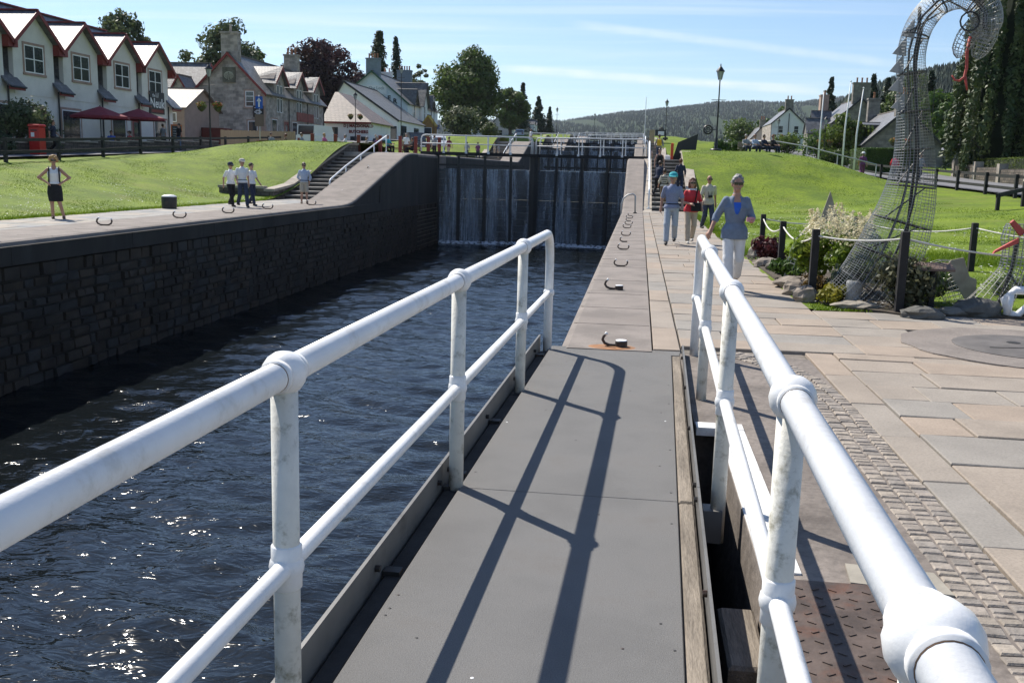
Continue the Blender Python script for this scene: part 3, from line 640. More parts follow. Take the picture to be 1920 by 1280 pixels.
for i, s in enumerate(SLABS):
    zt = rs.uniform(-.005,.005); g = rs.uniform(.003,.008)
    if i < 300 and seen(s):
        b = MB().box(s[0]+g,s[1]-g,s[2]+g,s[3]-g,-.06,zt,ch=.007); b.v = [(x,y,z+(.004*math.sin(x*3+i) if z > -.03 else 0)) for x,y,z in b.v]
        b.build('paving_slab', SL[rs.choice((0,0,1,1,2,3,4,5,6))], pav)
    else: restb.box(s[0]+g,s[1]-g,s[2]+g,s[3]-g,-.06,zt,m=rs.choice((0,1,2,3,4)),ch=.006)
if restb.v:
    o = restb.build('paving_slabs', SL, pav); o['kind'] = 'stuff'
# setts in a band that swings round to the coping
path = [(1.58,-1.0),(1.58,2),(1.57,4.2),(1.575,6.2),(1.59,7.8),(1.52,8.7),(1.36,9.3),(1.14,9.68),(.9,9.9)]
def along(path, step):
    out = []; 
    for (xa,ya),(xb,yb) in zip(path[:-1],path[1:]):
        L_ = math.hypot(xb-xa,yb-ya); n = max(1,int(L_/step))
        for i in range(n): t = (i+.5)/n; out.append((xa+(xb-xa)*t, ya+(yb-ya)*t, math.atan2(yb-ya,xb-xa)))
    return out
SETT = [mat('sett_%d' % i, c, .25, 9, rough=.9, bump=.5, bscale=40) for i, c in enumerate(((.27,.235,.20),(.30,.26,.215),(.23,.205,.18)))]
so_ = struct(MB().box(1.40,1.735,-1,8.2,-.5,-.026).box(.95,1.72,8.2,10.15,-.5,-.033).build('sett_bed', mat('sett_mortar',(.19,.165,.14),.2,9,rough=1,bump=.3)))
rest = MB(); st_all = []
for r_ in range(3):
    q = along(path, .0125); acc = 0.0; nxt = rs.uniform(.04,.08); o_ = -.104+.104*r_; k0 = 0
    for k,(x,y,a) in enumerate(q):
        if (k-k0)*.0125 >= nxt:
            xm, ym, am = q[(k+k0)//2]
            if ym > 2.3: st_all.append((xm+math.sin(am)*o_, ym-math.cos(am)*o_, am, nxt-.008, rs.uniform(.084,.100)))
            k0 = k; nxt = rs.uniform(.045,.10)
st_all.sort(key=lambda t: t[1])
for i,(x,y,a,l,wd) in enumerate(st_all):
    zt = rs.uniform(.001,.008); b = (MB() if i < 300 else rest)
    b.cbox((x,y,zt-.04),(l,wd,.08),a+rs.uniform(-.09,.09),ch=.007)
    if i < 300: b.build('sett', SETT[rs.choice((0,0,1,2))], so_)
if rest.v: o = rest.build('setts', SETT[0], so_); o['kind'] = 'stuff'
# chequer plate, patch, capstan base
CHQ = mat('rusty_chequer_plate', (0.10,0.075,0.062), .35, 5, rough=.65, metal=.35, dirt=(0.16,0.06,0.03), dscale=3, damt=.7, bump=.2)
cp = tag(MB().box(.66,1.30,2.0,4.22,-.03,.008).build('chequer_plate', CHQ), 'rusty chequer plate cover beside the gate recess', 'cover plate')
tb = MB()
for i in range(26):
    for j in range(9):
        x = .69+.07*j; y = 2.05+.083*i; a = .6 if (i+j) % 2 else -.6; tb.cbox((x,y,.009),(.034,.008,.006),a)
tb.build('tread_bars', CHQ, cp)['kind'] = 'stuff'
tag(MB().prism([(1.0,4.24,-.02),(1.42,4.18,-.02),(1.40,4.42,-.02),(1.02,4.46,-.02)],(0,0,.026)).build('concrete_patch', mat('pale_patch',(0.29,.265,.22),.12,4,rough=.9,bump=.2)), 'pale mortar patch at the corner of the rusty plate', 'patch')
cr = thing('capstan_base', 'round worn concrete pad with flush iron cover in the paving', 'capstan base', (4.25,11.0,0))
pts = [(1.33*math.cos(2*math.pi*i/40)*(1+.02*math.sin(i*2.3)), 1.33*math.sin(2*math.pi*i/40)*(1+.02*math.sin(i*1.7)), -.05) for i in range(40)]
MB().prism(pts,(0,0,.062)).build('concrete_ring', CONC, cr)
MB().lathe([(.80,.0),(.80,.018),(.78,.022),(0.001,.024)],(0,0,0),36).build('iron_cover', mat('worn_iron_cover',(.11,.10,.092),.25,3,rough=.7,bump=.2), cr, auto=30)
MB().lathe([(.075,.02),(.07,.028),(.001,.028)],(-.12,.22,0),12).build('key_hole', BLACKW, cr)
MB().cbox((.1,-.1,.025),(1.2,.012,.006),.12).build('cover_seam', BLACKW, cr)
# mooring hooks
def hook(x, y, rz, size=1.0, label='', both=True, stub=True):
    t = thing('mooring_hook', label, 'hook', (x,y,0), rz, 'mooring hooks along the copings'); s = size
    p = [(.10,0,.03),(-.02,0,.025),(-.10,0,.03),(-.17,0,.065),(-.205,0,.13),(-.19,0,.195),(-.15,0,.245)]
    if both: p = [(.20,0,.215),(.215,0,.14),(.185,0,.07),(.12,0,.03)]+p[1:]
    MB().tube([(a*s,b*s,c*s*.85) for a,b,c in p],[.024*s]*len(p),8).build('horn', mat('rusty_hook_iron',(.065,.045,.035),.35,20,rough=.6,bump=.2), t, smooth=True)
    e = p[-1]; MB().tube([(e[0]*s-.012*s,0,e[2]*s*.85-.016*s),(e[0]*s+.014*s,0,e[2]*s*.85+.02*s)],.026*s,8).build('white_tip', WHITE2, t, smooth=True)
    if both: MB().tube([(.202*s,0,.165*s),(.196*s,0,.20*s)],.026*s,8).build('white_tip', WHITE2, t, smooth=True)
    if stub:
        MB().lathe([(.062,0),(.062,.06),(.058,.064)],(.10*s,-.01,0),14).build('stub', IRON, t, auto=40); MB().lathe([(.059,.0645),(.055,.071),(.001,.072)],(.10*s,-.01,0),14).build('painted_cap', WHITE2, t, auto=40)
ordn = ['nearest','second','third','fourth','sixth','seventh','ninth','last','eighth','tenth','fifth']
for i,(x,y,rz,b_) in enumerate(((-.17,9.93,.1,False),(-.30,14.86,0,False),(-.28,18.6,.1,True),(-.30,22.7,.0,True),(-.31,27.7,-.1,True),(-.33,31.5,0,True),(-.30,36.,.1,False),(-.28,40.4,0,False),(-.30,33.6,.1,True),(-.32,38.2,-.1,True),(-.30,25.2,.15,False))):
    hook(x,y,rz,(.62,.70)[i] if i < 2 else .60,'%s dark mooring hook along the towpath side coping counted from the walkway' % ordn[i],b_,i < 2)
tag(MB().lathe([(.22,.0),(.18,.004),(.001,.006)],(-.2,9.9,0),18,sx=1.1,sy=.7).build('rust_stain', mat('orange_rust_stain',(.30,.145,.065),.3,6,rough=.9,dirt=(.17,.13,.1),dscale=5,damt=.9)),'orange rust stain under the nearest mooring hook','stain')
for i,(x,y) in enumerate(((-13.95,24.6),(-13.95,28.95),(-13.95,32.6),(-14.0,36.4),(-13.9,41.2))):
    hook(x,y,.15,.95,'%s mooring hook on the village side coping from the left' % ('first','second','third','fourth','fifth')[i],True,False)
for i,(yy,zz) in enumerate(((46.5,.35),(51.2,1.5))):
    t = hook(-14.0,yy,.3,.9,'mooring hook %s the sloping village side coping' % ('at the foot of' if i == 0 else 'halfway up'),False,False)
    for o in COL.objects:
        if o.name.startswith('mooring_hook') and abs(o.location.y-yy) < .01: o.location.z = zz
lh = thing('ladder_hoop','pale tubular ladder hoop at the edge of the towpath side coping','ladder hoop',(-.45,43.2,0))
MB().tube([(-.28,0,-.8),(-.28,0,.35),(-.2,0,.62),(-.02,0,.78),(.2,0,.82),(.3,0,.74),(.32,0,0)],.035,10).build('hoop',mat('galvanised_tube',(.45,.45,.44),.1,3,rough=.5,metal=.4),lh,smooth=True)
MB().cbox((.32,0,.02),(.16,.16,.04)).build('foot_plate',IRON,lh)
bo = thing('bollard','black iron mooring bollard with white domed top on the left lawn edge','bollard',(-17.0,34.5,0))
MB().lathe([(.25,-.1),(.255,.0),(.27,.15),(.275,.40),(.27,.42)],(0,0,0),22).build('iron_drum',IRON,bo,auto=40); MB().lathe([(.272,.421),(.25,.46),(.16,.495),(.001,.51)],(0,0,0),22).build('white_top',WHITE2,bo,smooth=True)
# ------------------------------------------------------------------ buildings
HARL = mat('grey_harled_wall', (0.70,0.67,0.62), .05, 1.5, rough=.95, bump=.25, bscale=30, dirt=(.56,.53,.47), dscale=.7, damt=.5)
WHARL = mat('white_harled_wall', (0.80,0.80,0.78), .05, 1.0, rough=.95, bump=.2, bscale=25, dirt=(.48,.47,.44), dscale=.5, damt=.5)
BHARL = mat('pale_blue_white_wall', (0.70,0.76,0.77), .05, 1.0, rough=.95, bump=.2, bscale=25, dirt=(.44,.46,.45), dscale=.5, damt=.5)
STON = brickmat('coursed_whinstone', (0.43,0.37,0.32), (0.24,0.215,0.195), (0.36,0.325,0.285), .62, .30, 'XY', .03, bump=.5)
STONF = brickmat('grey_granite', (0.25,0.225,0.20), (0.17,0.155,0.14), (0.2,0.185,0.165), .7, .32, 'XY', .03, bump=.4)
def slatemat(name, c1, c2, bh=.2, bw=.3, rough=.45):
    m = brickmat(name, c1, c2, tuple(q*.45 for q in c1), bw, bh, 'XY', .012, rough=rough, bump=.5); m.node_tree.nodes['Principled BSDF'].inputs['Specular IOR Level'].default_value = .6; return m
SLATE = slatemat('blue_grey_slate', (0.15,0.15,0.155), (0.085,0.087,0.095)); SLATE2 = slatemat('mossy_slate', (0.155,0.15,0.135), (0.095,0.09,0.08), .2, .3, .5)
TILE = slatemat('brown_pantile', (0.155,0.115,0.09), (0.115,0.085,0.07), .28, .5, .6)
REDP = mat('dark_red_paint', (0.20,0.028,0.022), .15, 2, rough=.5); GRNP = mat('green_paint', (0.03,0.10,0.055), .15, 2, rough=.5); BLKP = mat('black_paint', (0.02,0.02,0.022), .2, 2, rough=.45)
BLUP = mat('blue_paint', (0.025,0.05,0.16), .15, 2, rough=.5); SANDST = mat('pink_sandstone_margin', (0.36,0.25,0.20), .15, 2, rough=.9, bump=.2); POT = mat('terracotta_pot', (0.34,0.16,0.09), .2, 4, rough=.85)
CURT = mat('pale_curtain', (0.5,0.48,0.44), .1, 2, rough=.9)
WINF = mat('white_window_frame', (0.78,0.78,0.76), .03, 2, rough=.5)
def fp(face, plane, u, z, out):
    """point on a wall face: u along it, out away from it"""
    return (plane+out, u, z) if face == '+X' else (plane-out, u, z) if face == '-X' else (u, plane-out, z)
def fbox(b, face, plane, u0, u1, z0, z1, o0, o1, m=0):
    a = fp(face, plane, u0, z0, o0); c = fp(face, plane, u1, z1, o1)
    return b.box(min(a[0],c[0]), max(a[0],c[0]), min(a[1],c[1]), max(a[1],c[1]), z0, z1, m)
def window(root, face, plane, u, z0, z1, wd, sashes=2, bars=1, surround=SANDST, frame=WINF, curtain=False, sw=.14, kind='window'):
    u0, u1 = u-wd/2, u+wd/2; fr = MB(); t = .07
    if surround:
        s = MB(); fbox(s,face,plane,u0-sw,u1+sw,z1,z1+sw,0,.035); fbox(s,face,plane,u0-sw*1.3,u1+sw*1.3,z0-sw,z0,0,.07); fbox(s,face,plane,u0-sw,u0,z0,z1,0,.034); fbox(s,face,plane,u1,u1+sw,z0,z1,0,.034)
    fbox(fr,face,plane,u0,u1,z1-t,z1,.0,.032); fbox(fr,face,plane,u0,u1,z0,z0+t,.0,.033); fbox(fr,face,plane,u0,u0+t,z0+t,z1-t,.0,.031); fbox(fr,face,plane,u1-t,u1,z0+t,z1-t,.0,.031)
    for i in range(1, sashes): c = u0+wd*i/sashes; fbox(fr,face,plane,c-t*.6,c+t*.6,z0+t,z1-t,.0,.030)
    for i in range(1, bars+1): c = z0+(z1-z0)*i/(bars+1); fbox(fr,face,plane,u0+t,u1-t,c-t*.4,c+t*.4,.0,.028)
    w_ = fr.build(kind, frame, root)
    if surround: s.build('stone_surround', surround, w_)
    for i in range(sashes):
        for j in range(bars+1):
            p = MB(); fbox(p,face,plane,u0+t*.7+(wd-1.4*t)*i/sashes+.01,u0+t*.7+(wd-1.4*t)*(i+1)/sashes-.01,z0+t*.7+(z1-z0-1.4*t)*j/(bars+1)+.005,z0+t*.7+(z1-z0-1.4*t)*(j+1)/(bars+1)-.005,.002,.014); p.build('pane', GLASS, w_)
    if curtain:
        c = MB(); fbox(c,face,plane,u0+t,u0+t+wd*.16,z0+t,z1-t,.0145,.018); fbox(c,face,plane,u1-t-wd*.16,u1-t,z0+t,z1-t,.0145,.018); c.build('curtain', CURT, w_)
    return w_
def door(root, face, plane, u, z0, z1, wd, m=REDP, surround=SANDST):
    d = MB(); fbox(d,face,plane,u-wd/2,u+wd/2,z0,z1,0,.03); d = d.build('door', m, root)
    p = MB(); fbox(p,face,plane,u-wd*.3,u+wd*.3,z0+(z1-z0)*.5,z1-.25,.031,.036); p.build('pane', GLASS, d)
    if surround:
        s = MB(); fbox(s,face,plane,u-wd/2-.14,u+wd/2+.14,z1,z1+.16,0,.04); fbox(s,face,plane,u-wd/2-.14,u-wd/2,z0,z1,0,.038); fbox(s,face,plane,u+wd/2,u+wd/2+.14,z0,z1,0,.038); s.build('door_surround', surround, d)
    return d
def roofslab(name, pts, th, m, root):
    a = [Vector(p) for p in pts]; n = (a[1]-a[0]).cross(a[2]-a[0]).normalized()
    if n.z < 0: n = -n
    b = MB().prism([p-n*th for p in a], tuple(n*th)); return b.build(name, m, root)
def gable_block(root, x0, x1, y0, y1, zb, ze, zr, ridge, wall, roof, barge=None, over=.3, th=.12, gables=(1,1), rx=None):
    b = MB()
    if ridge == 'Y':
        xm = rx if rx is not None else (x0+x1)/2
        b.prism([(x0,y0,zb),(x1,y0,zb),(x1,y0,ze),(xm,y0,zr),(x0,y0,ze)], (0,y1-y0,0)); b.build('wall', wall, root)
        sl1 = (zr-ze)/(x1-xm); sl0 = (zr-ze)/(xm-x0); e = .05
        roofslab('roof_slope', [(xm,y0-over,zr+e),(xm,y1+over,zr+e),(x1+over,y1+over,ze-over*sl1+e),(x1+over,y0-over,ze-over*sl1+e)], th, roof, root)
        roofslab('roof_slope', [(xm,y0-over,zr+e+.004),(xm,y1+over,zr+e+.004),(x0-over,y1+over,ze-over*sl0+e),(x0-over,y0-over,ze-over*sl0+e)], th, roof, root)
        if barge:
            for yy in (y0-over-.035, y1+over+.002):
                for xe, s in ((x1+over, sl1), (x0-over, sl0)):
                    MB().prism([(xm,yy,zr+e+.03),(xe,yy,ze-over*s+e+.03),(xe,yy,ze-over*s+e-.27),(xm,yy,zr+e-.27)], (0,.033,0)).build('bargeboard', barge, root)
        MB().beam((xm,y0-over,zr+.06),(xm,y1+over,zr+.06),.22,.09).build('ridge_tiles', mat('ridge_tile',(.2,.17,.15),.15,2,rough=.8), root)
    else:
        ym = (y0+y1)/2
        b.prism([(x0,y0,zb),(x0,y1,zb),(x0,y1,ze),(x0,ym,zr),(x0,y0,ze)], (x1-x0,0,0)); b.build('wall', wall, root)
        sl = (zr-ze)/(y1-ym); e = .05
        for yy in (y0, y1):
            s = -1 if yy == y0 else 1
            roofslab('roof_slope', [(x0-over,ym,zr+e+(.004 if s > 0 else 0)),(x1+over,ym,zr+e+(.004 if s > 0 else 0)),(x1+over,yy+s*over,ze-over*sl+e),(x0-over,yy+s*over,ze-over*sl+e)], th, roof, root)
            if barge:
                for xx in (x1+over+.002,):
                    MB().prism([(xx,ym,zr+e+.03),(xx,yy+s*over,ze-over*sl+e+.03),(xx,yy+s*over,ze-over*sl+e-.27),(xx,ym,zr+e-.27)], (.033,0,0)).build('bargeboard', barge, root)
                MB().beam((x0-over,yy+s*(over+.02),ze-over*sl-.1),(x1+over,yy+s*(over+.02),ze-over*sl-.1),.04,.2).build('fascia', barge, root)
        MB().beam((x0-over,ym,zr+.06),(x1+over,ym,zr+.06),.2,.08).build('ridge_tiles', MATS.get('ridge_tile') or mat('ridge_tile',(.2,.17,.15),.15,2,rough=.8), root)
def chimney(root, x, y, z0, z1, sx, sy, m, pots=2, potm=POT):
    c = MB().box(x-sx/2,x+sx/2,y-sy/2,y+sy/2,z0,z1); c.box(x-sx/2-.08,x+sx/2+.08,y-sy/2-.08,y+sy/2+.08,z1,z1+.18); c = c.build('chimney', m, root)
    for i in range(pots):
        t = (i+.5)/pots-.5; px, py = (x+t*sx*.85, y) if sx > sy else (x, y+t*sy*.85)
        MB().lathe([(.15,0),(.12,.1),(.11,.55),(.14,.6),(.14,.68)],(px,py,z1+.18),10).build('chimney_pot', potm, c, smooth=True)
def downpipe(root, face, plane, u, z0, z1):
    a = fp(face,plane,u,z0,.08); b = fp(face,plane,u,z1,.08); MB().tube([a,b],.05,6).build('downpipe', BLKP, root)
def ctop(x, y): return float(np.interp(y, *RL)) if x < 0 else float(np.interp(y, *RR))
# --- A: grey shop row with four gabled wall dormers facing the canal
XF = -35.0; zA = 2.0
A_ = thing('gabled_shop_row', 'grey rendered shop row with four red edged gables above the street', 'building', (0,0,0))
MB().box(-45,XF,46,74.6,zA-1.5,5.9).build('wall', HARL, A_)
roofslab('roof_slope', [(-40.2,46,11.1),(-40.2,74.9,11.1),(XF-.1,74.9,5.75+.45),(XF-.1,46,5.75+.45)], .14, SLATE, A_); roofslab('roof_slope', [(-40.2,46,11.104),(-40.2,74.9,11.104),(-45.4,74.9,5.75),(-45.4,46,5.75)], .14, SLATE, A_)
MB().prism([(-45,74.55,5.9),(XF,74.55,5.9),(-40.2,74.55,10.95)],(0,-.3,0)).build('end_gable', HARL, A_)
MB().beam((-40.2,46,11.15),(-40.2,74.9,11.15),.25,.1).build('ridge_tiles', REDP, A_)
for yg_ in (50.15,55.0,59.85,64.8,69.6,74.25):
    roofslab('pent_roof',[(XF-.1,yg_-.72,6.22),(XF-.1,yg_+.72,6.22),(XF+.55,yg_+.72,5.58),(XF+.55,yg_-.72,5.58)],.1,SLATE,A_); MB().beam((XF+.5,yg_-.72,5.45),(XF+.5,yg_+.72,5.45),.05,.2).build('fascia',REDP,A_); MB().tube([(XF+.58,yg_-.72,5.52),(XF+.58,yg_+.72,5.52)],.06,6).build('gutter',BLKP,A_)
for i, yc in enumerate((52.6,57.4,62.3,67.3,71.95)):
    hw = 1.95; ze, zr = 8.35, 9.9
    d = MB().prism([(XF+.03,yc-hw,5.2),(XF+.03,yc+hw,5.2),(XF+.03,yc+hw,ze),(XF+.03,yc,zr),(XF+.03,yc-hw,ze)],(-5.2,0,0)).build('dormer_gable', HARL, A_)
    ov = .5; sl = (zr-ze)/hw
    for s in (-1,1):
        roofslab('roof_slope',[(XF+.45,yc,zr+.06),(-40.6,yc,zr+.06),(-40.6,yc+s*(hw+ov),ze-ov*sl+.06),(XF+.45,yc+s*(hw+ov),ze-ov*sl+.06)],.10,SLATE,d)
        MB().prism([(XF+.452,yc,zr+.1),(XF+.452,yc+s*(hw+ov),ze-ov*sl+.1),(XF+.452,yc+s*(hw+ov),ze-ov*sl-.20),(XF+.452,yc,zr-.16)],(.05,0,0)).build('bargeboard',REDP,d)
        MB().prism([(XF+.4,yc+s*(hw+ov),ze-ov*sl-.28),(XF+.4,yc+s*(hw+.02),ze-ov*sl-.28),(XF+.4,yc+s*(hw+.02),ze-.0),(XF+.4,yc+s*(hw+ov),ze-ov*sl+.0)],(-2.6,0,0)).build('soffit',REDP,d)
        MB().box(-37.6,XF-.25,yc+s*hw-(.0 if s>0 else .012),yc+s*hw+(.012 if s>0 else 0),5.9,ze-.3).build('slate_cheek',SLATE,d)
    MB().beam((XF+.45,yc,zr+.1),(-40.6,yc,zr+.1),.2,.08).build('ridge_tiles',REDP,d)
    window(A_,'+X',XF+.03,yc,6.45,8.0,1.85,2,1)
for i, yc in enumerate((55.0,59.85,64.8,69.6,74.0)):
    downpipe(A_,'+X',XF,yc-.2,zA,5.6)
for u, wd, kind in ((54.3,1.4,0),(57.7,1.1,1),(61.0,2.0,0),(66.7,1.8,0),(69.0,1.1,1),(72.6,1.9,0)):
    if kind: door(A_,'+X',XF,u,zA,4.5,wd)
    else: window(A_,'+X',XF,u,zA+.5,4.6,wd,1,0)
nk = MB().box(XF+.05,XF+.12,70.9,73.1,5.0,6.55).build('shop_sign', BLKP, A_)
lettering('Neuk', .95, (XF+.128,72.0,5.72), '+X', WHITE2, nk, bold=.012); lettering('the', .36, (XF+.128,71.5,6.28), '+X', WHITE2, nk); MB().box(XF+.121,XF+.126,71.1,72.9,5.1,5.3).build('red_line', REDP, nk)
for i in range(3): MB().tube([(XF+.125,72.0+.12*(i-1),6.15),(XF+.125,72.0+.2*(i-1),6.48)],.02,4).build('twig_emblem', WHITE2, nk)
# --- outbuilding and board fence between A and B
ob = thing('brown_roofed_outbuilding','low brown tiled outbuilding between the shop row and stone house','building')
gable_block(ob,-42.5,-38.3,81,88,2,6.2,7.9,'X',mat('brown_harl',(.30,.22,.18),.1,2,rough=.9),TILE,None)
MB().box(-38.2,-36.2,84,86,2.2,4.6).build('red_lean_to',mat('maroon_shed',(.09,.018,.015),.15,2),ob); window(ob,'-Y',81,-39.3,4.9,5.7,.6,1,0,None)
bf = thing('board_fence','pale vertical board fence beside the stone house','fence')
for i in range(34): MB().box(-35.6+.2*i*.97,-35.6+.2*i*.97+.185,82.0,82.03,2.5,4.35+.03*(i%2)).build('board',mat('new_fence_board',(.40,.29,.18),.12,3,rough=.85,stretch=(6,6,.5)),bf)
for i in range(3): MB().box(-35.6+3.2*i,-35.48+3.2*i,82.04,82.16,2.4,4.4).build('post',MATS['new_fence_board'],bf)
# --- B: stone house, gable to the camera, dormers to the canal
B_ = thing('stone_house','brown whinstone house with red bargeboards, hanging signs and three gabled dormers','building')
gable_block(B_,-41.8,-35.0,92,110,2.6,8.4,11.8,'Y',STON,SLATE2,REDP,.35)
for x in (-41.8,-35.0):
    for j in range(9): MB().box(x-.32 if x>-40 else x-.02,x+.02 if x>-40 else x+.32,91.975,92.5 if j%2 else 92.28,2.9+.6*j,2.9+.6*j+.58).build('quoin',SANDST,B_)
chimney(B_,-38.4,92.6,11.0,13.6,1.6,.9,STON,1,STON); chimney(B_,-38.4,109.3,11.0,13.4,1.5,.9,STON,3)
window(B_,'-Y',92,-36.4,6.9,8.35,.85,1,2,SANDST); window(B_,'-Y',92,-36.15,3.4,5.6,.95,1,1,SANDST)
for i, yc in enumerate((96.0,101.7,107.2)):
    hw = 1.4; ze, zr = 9.75, 10.95; d = MB().prism([(-34.97,yc-hw,8.0),(-34.97,yc+hw,8.0),(-34.97,yc+hw,ze),(-34.97,yc,zr),(-34.97,yc-hw,ze)],(-3.4,0,0)).build('dormer',STON,B_)
    for s in (-1,1):
        roofslab('roof_slope',[(-34.6,yc,zr+.06),(-38.3,yc,zr+.06),(-38.3,yc+s*(hw+.4),ze-.34),(-34.6,yc+s*(hw+.4),ze-.5)],.1,SLATE,d)
        MB().prism([(-34.598,yc,zr+.1),(-34.598,yc+s*(hw+.4),ze-.28),(-34.598,yc+s*(hw+.4),ze-.62),(-34.598,yc,zr-.24)],(.05,0,0)).build('bargeboard',REDP,d)
    for o_ in (-.42,.42): window(B_,'+X',-34.97,yc+o_,6.6,9.2,.55,1,1,None)
    downpipe(B_,'+X',-35,yc+2.6,2.8,8.0)
for u, kind in ((94.6,0),(97.9,1),(100.4,0),(104.2,1),(107.3,0)):
    if kind: door(B_,'+X',-35,u,3.2,5.8,1.2)
    else: window(B_,'+X',-35,u,3.7,5.9,1.5,1,0,SANDST)
sg = MB().box(-34.99,-34.9,101.0,106.2,6.05,6.95).build('long_sign',mat('faded_red_board',(.24,.07,.055),.2,2,rough=.7),B_)
e1 = MB().box(-39.0,-37.75,91.86,91.97,9.1,10.5).build('emblem_board',mat('mossy_board',(.12,.115,.085),.3,3,rough=.8),B_)
EMB = mat('pale_knotwork',(.40,.40,.31),.15,5,rough=.8)
for i in range(5):   # interlaced knot emblem: arcs on the board
    for s in (-1,1):
        c = [(-38.37+s*(.10+.10*i)*math.cos(R_(a))*.9+.0, 91.845, 9.95+.14*math.sin(R_(a))*(1+.35*i)-.05*i) for a in range(-70,100,20)]
        MB().tube(c,.028,5).build('knot_strand',EMB,e1)
MB().tube([(-38.37,91.845,9.75),(-38.37,91.845,9.3)],.03,5).build('knot_strand',EMB,e1)
e2 = MB().box(-36.05,-35.05,91.86,91.97,5.95,7.0).build('hanging_sign',BLKP,B_)
for j,(rx_,rz_) in enumerate(((.36,.12),(.26,.2),(.16,.1))): MB().tube([(-35.55+rx_*math.cos(R_(a)),91.85,6.42+rz_*math.sin(R_(a))) for a in range(0,361,30)],.02,4).build('emblem_line',WHITE2,e2)
MB().tube([(-35.9,91.85,6.78),(-35.7,91.85,6.86),(-35.5,91.85,6.78),(-35.25,91.85,6.88)],.03,4).build('emblem_line',WHITE2,e2)
W_ = thing('rear_wing','slate roofed rear wing of the stone house with small red gable','building'); gable_block(W_,-48,-42.2,93,99,2.6,8.0,11.2,'X',STON,SLATE,REDP,.3)
gable_block(W_,-43.6,-41.9,90.6,93,3,8.2,9.6,'Y',STON,SLATE,REDP,.2)
# --- C: low brown tiled butcher's
C_ = thing('low_tiled_shop','low shop with brown hipped tile roof and white front with red lettering','building')
MB().box(-36,-30.9,112,122,3.6,6.7).build('wall',WHARL,C_)
roofslab('roof_slope',[(-36.4,111.6,6.55),(-30.5,111.6,6.55),(-36.0,117,10.2),(-36.4,117,10.2)],.12,TILE,C_); roofslab('roof_slope',[(-30.5,111.6,6.55),(-30.5,122.4,6.55),(-36.0,122.4,10.2),(-36.0,117,10.2)],.12,TILE,C_)
MB().beam((-36.4,111.55,6.42),(-30.5,111.55,6.42),.05,.2).build('fascia',REDP,C_)
lettering('D J MACDONALD',.44,(-32.1,111.93,6.1),'-Y',REDP,C_,bold=.02); lettering('BUTCHERS',.46,(-32.1,111.93,5.45),'-Y',REDP,C_,bold=.02)
window(C_,'-Y',112,-32.7,4.0,5.0,.9,1,0,None); window(C_,'-Y',112,-31.5,4.0,5.0,.8,1,0,None); window(C_,'-Y',112,-34.9,3.9,6.0,.9,1,1,None); MB().box(-35.9,-33.6,111.9,112,3.7,6.3).build('grey_panel',mat('grey_boarding',(.33,.35,.36),.1,2),C_) if False else None
# --- D: white gable with long lean roof
D_ = thing('white_gabled_shop','white shop with tall plain gable and long slate roof with skylights','building')
gable_block(D_,-41.5,-31.5,128,144,4.6,7.7,12.4,'Y',WHARL,SLATE2,BLKP,.25,rx=-38.6)
for y in (132,137): MB().prism([(-36.6,y,10.75),(-36.6,y+1.1,10.75),(-35.4,y+1.1,9.95),(-35.4,y,9.95)],(.08,0,.12)).build('skylight',BLKP,D_)
window(D_,'-Y',128,-32.4,5.0,6.8,1.6,2,0,None,BLKP); window(D_,'+X',-31.5,131.5,5,7,3,3,0,None,BLUP); window(D_,'+X',-31.5,139,5,7,3,3,0,None,BLUP)
# --- E: big white inn with green bargeboards
E_ = thing('white_inn','large white inn with green bargeboards, blue grey chimneys and lettered gable','building')
gable_block(E_,-45.2,-34.4,146,168,5.4,11.0,15.4,'Y',BHARL,SLATE2,GRNP,.35)
GC = mat('blue_grey_harl',(.20,.24,.27),.1,2,rough=.9); chimney(E_,-39.8,146.8,14.6,17.1,2.0,1.1,GC,4); chimney(E_,-39.8,166.5,14.6,17.3,2.4,1.1,GC,5)
window(E_,'-Y',146,-35.9,8.6,10.0,1.1,1,1,None,BLKP); lettering('E',1.0,(-37.2,145.93,11.5),'-Y',BLKP,E_,bold=.03); lettering('R',1.0,(-36.3,145.93,11.1),'-Y',BLKP,E_,bold=.03)
ls = MB().box(-40.6,-37.6,145.9,145.97,12.05,13.4).build('lettered_panel',WHARL,E_); lettering('The Lock',.62,(-39.1,145.89,12.95),'-Y',GC,ls); lettering('INN',.45,(-39.1,145.89,12.35),'-Y',GC,ls)
for i,(yc,hw,zr,xo) in enumerate(((150.2,1.2,13.2,0),(156.0,2.2,14.6,.3),(162.5,1.2,13.2,0))):
    ze = 11.2; d = MB().prism([(-34.35+xo,yc-hw,5.4 if xo else 9.5),(-34.35+xo,yc+hw,5.4 if xo else 9.5),(-34.35+xo,yc+hw,ze),(-34.35+xo,yc,zr),(-34.35+xo,yc-hw,ze)],(-4.4-xo,0,0)).build('dormer',WHARL,E_)
    for s in (-1,1):
        roofslab('roof_slope',[(-33.9+xo,yc,zr+.06),(-39,yc,zr+.06),(-39,yc+s*(hw+.35),ze-.35),(-33.9+xo,yc+s*(hw+.35),ze-.35)],.1,SLATE2,d)
        MB().prism([(-33.898+xo,yc,zr+.1),(-33.898+xo,yc+s*(hw+.35),ze-.3),(-33.898+xo,yc+s*(hw+.35),ze-.65),(-33.898+xo,yc,zr-.25)],(.05,0,0)).build('bargeboard',BLKP,d)
    window(E_,'+X',-34.35+xo,yc,8.9,11.0,1.0,2,1,None,WINF)
fs = MB().box(-34.4,-34.0,147,167.6,8.0,8.7).build('shop_fascia',BLUP,E_)
for u in (149.5,153.5,158.5,163.5,166): window(E_,'+X',-34.4,u,5.9,7.9,2.2 if u != 153.5 else 1.2,2,0,None,BLUP)
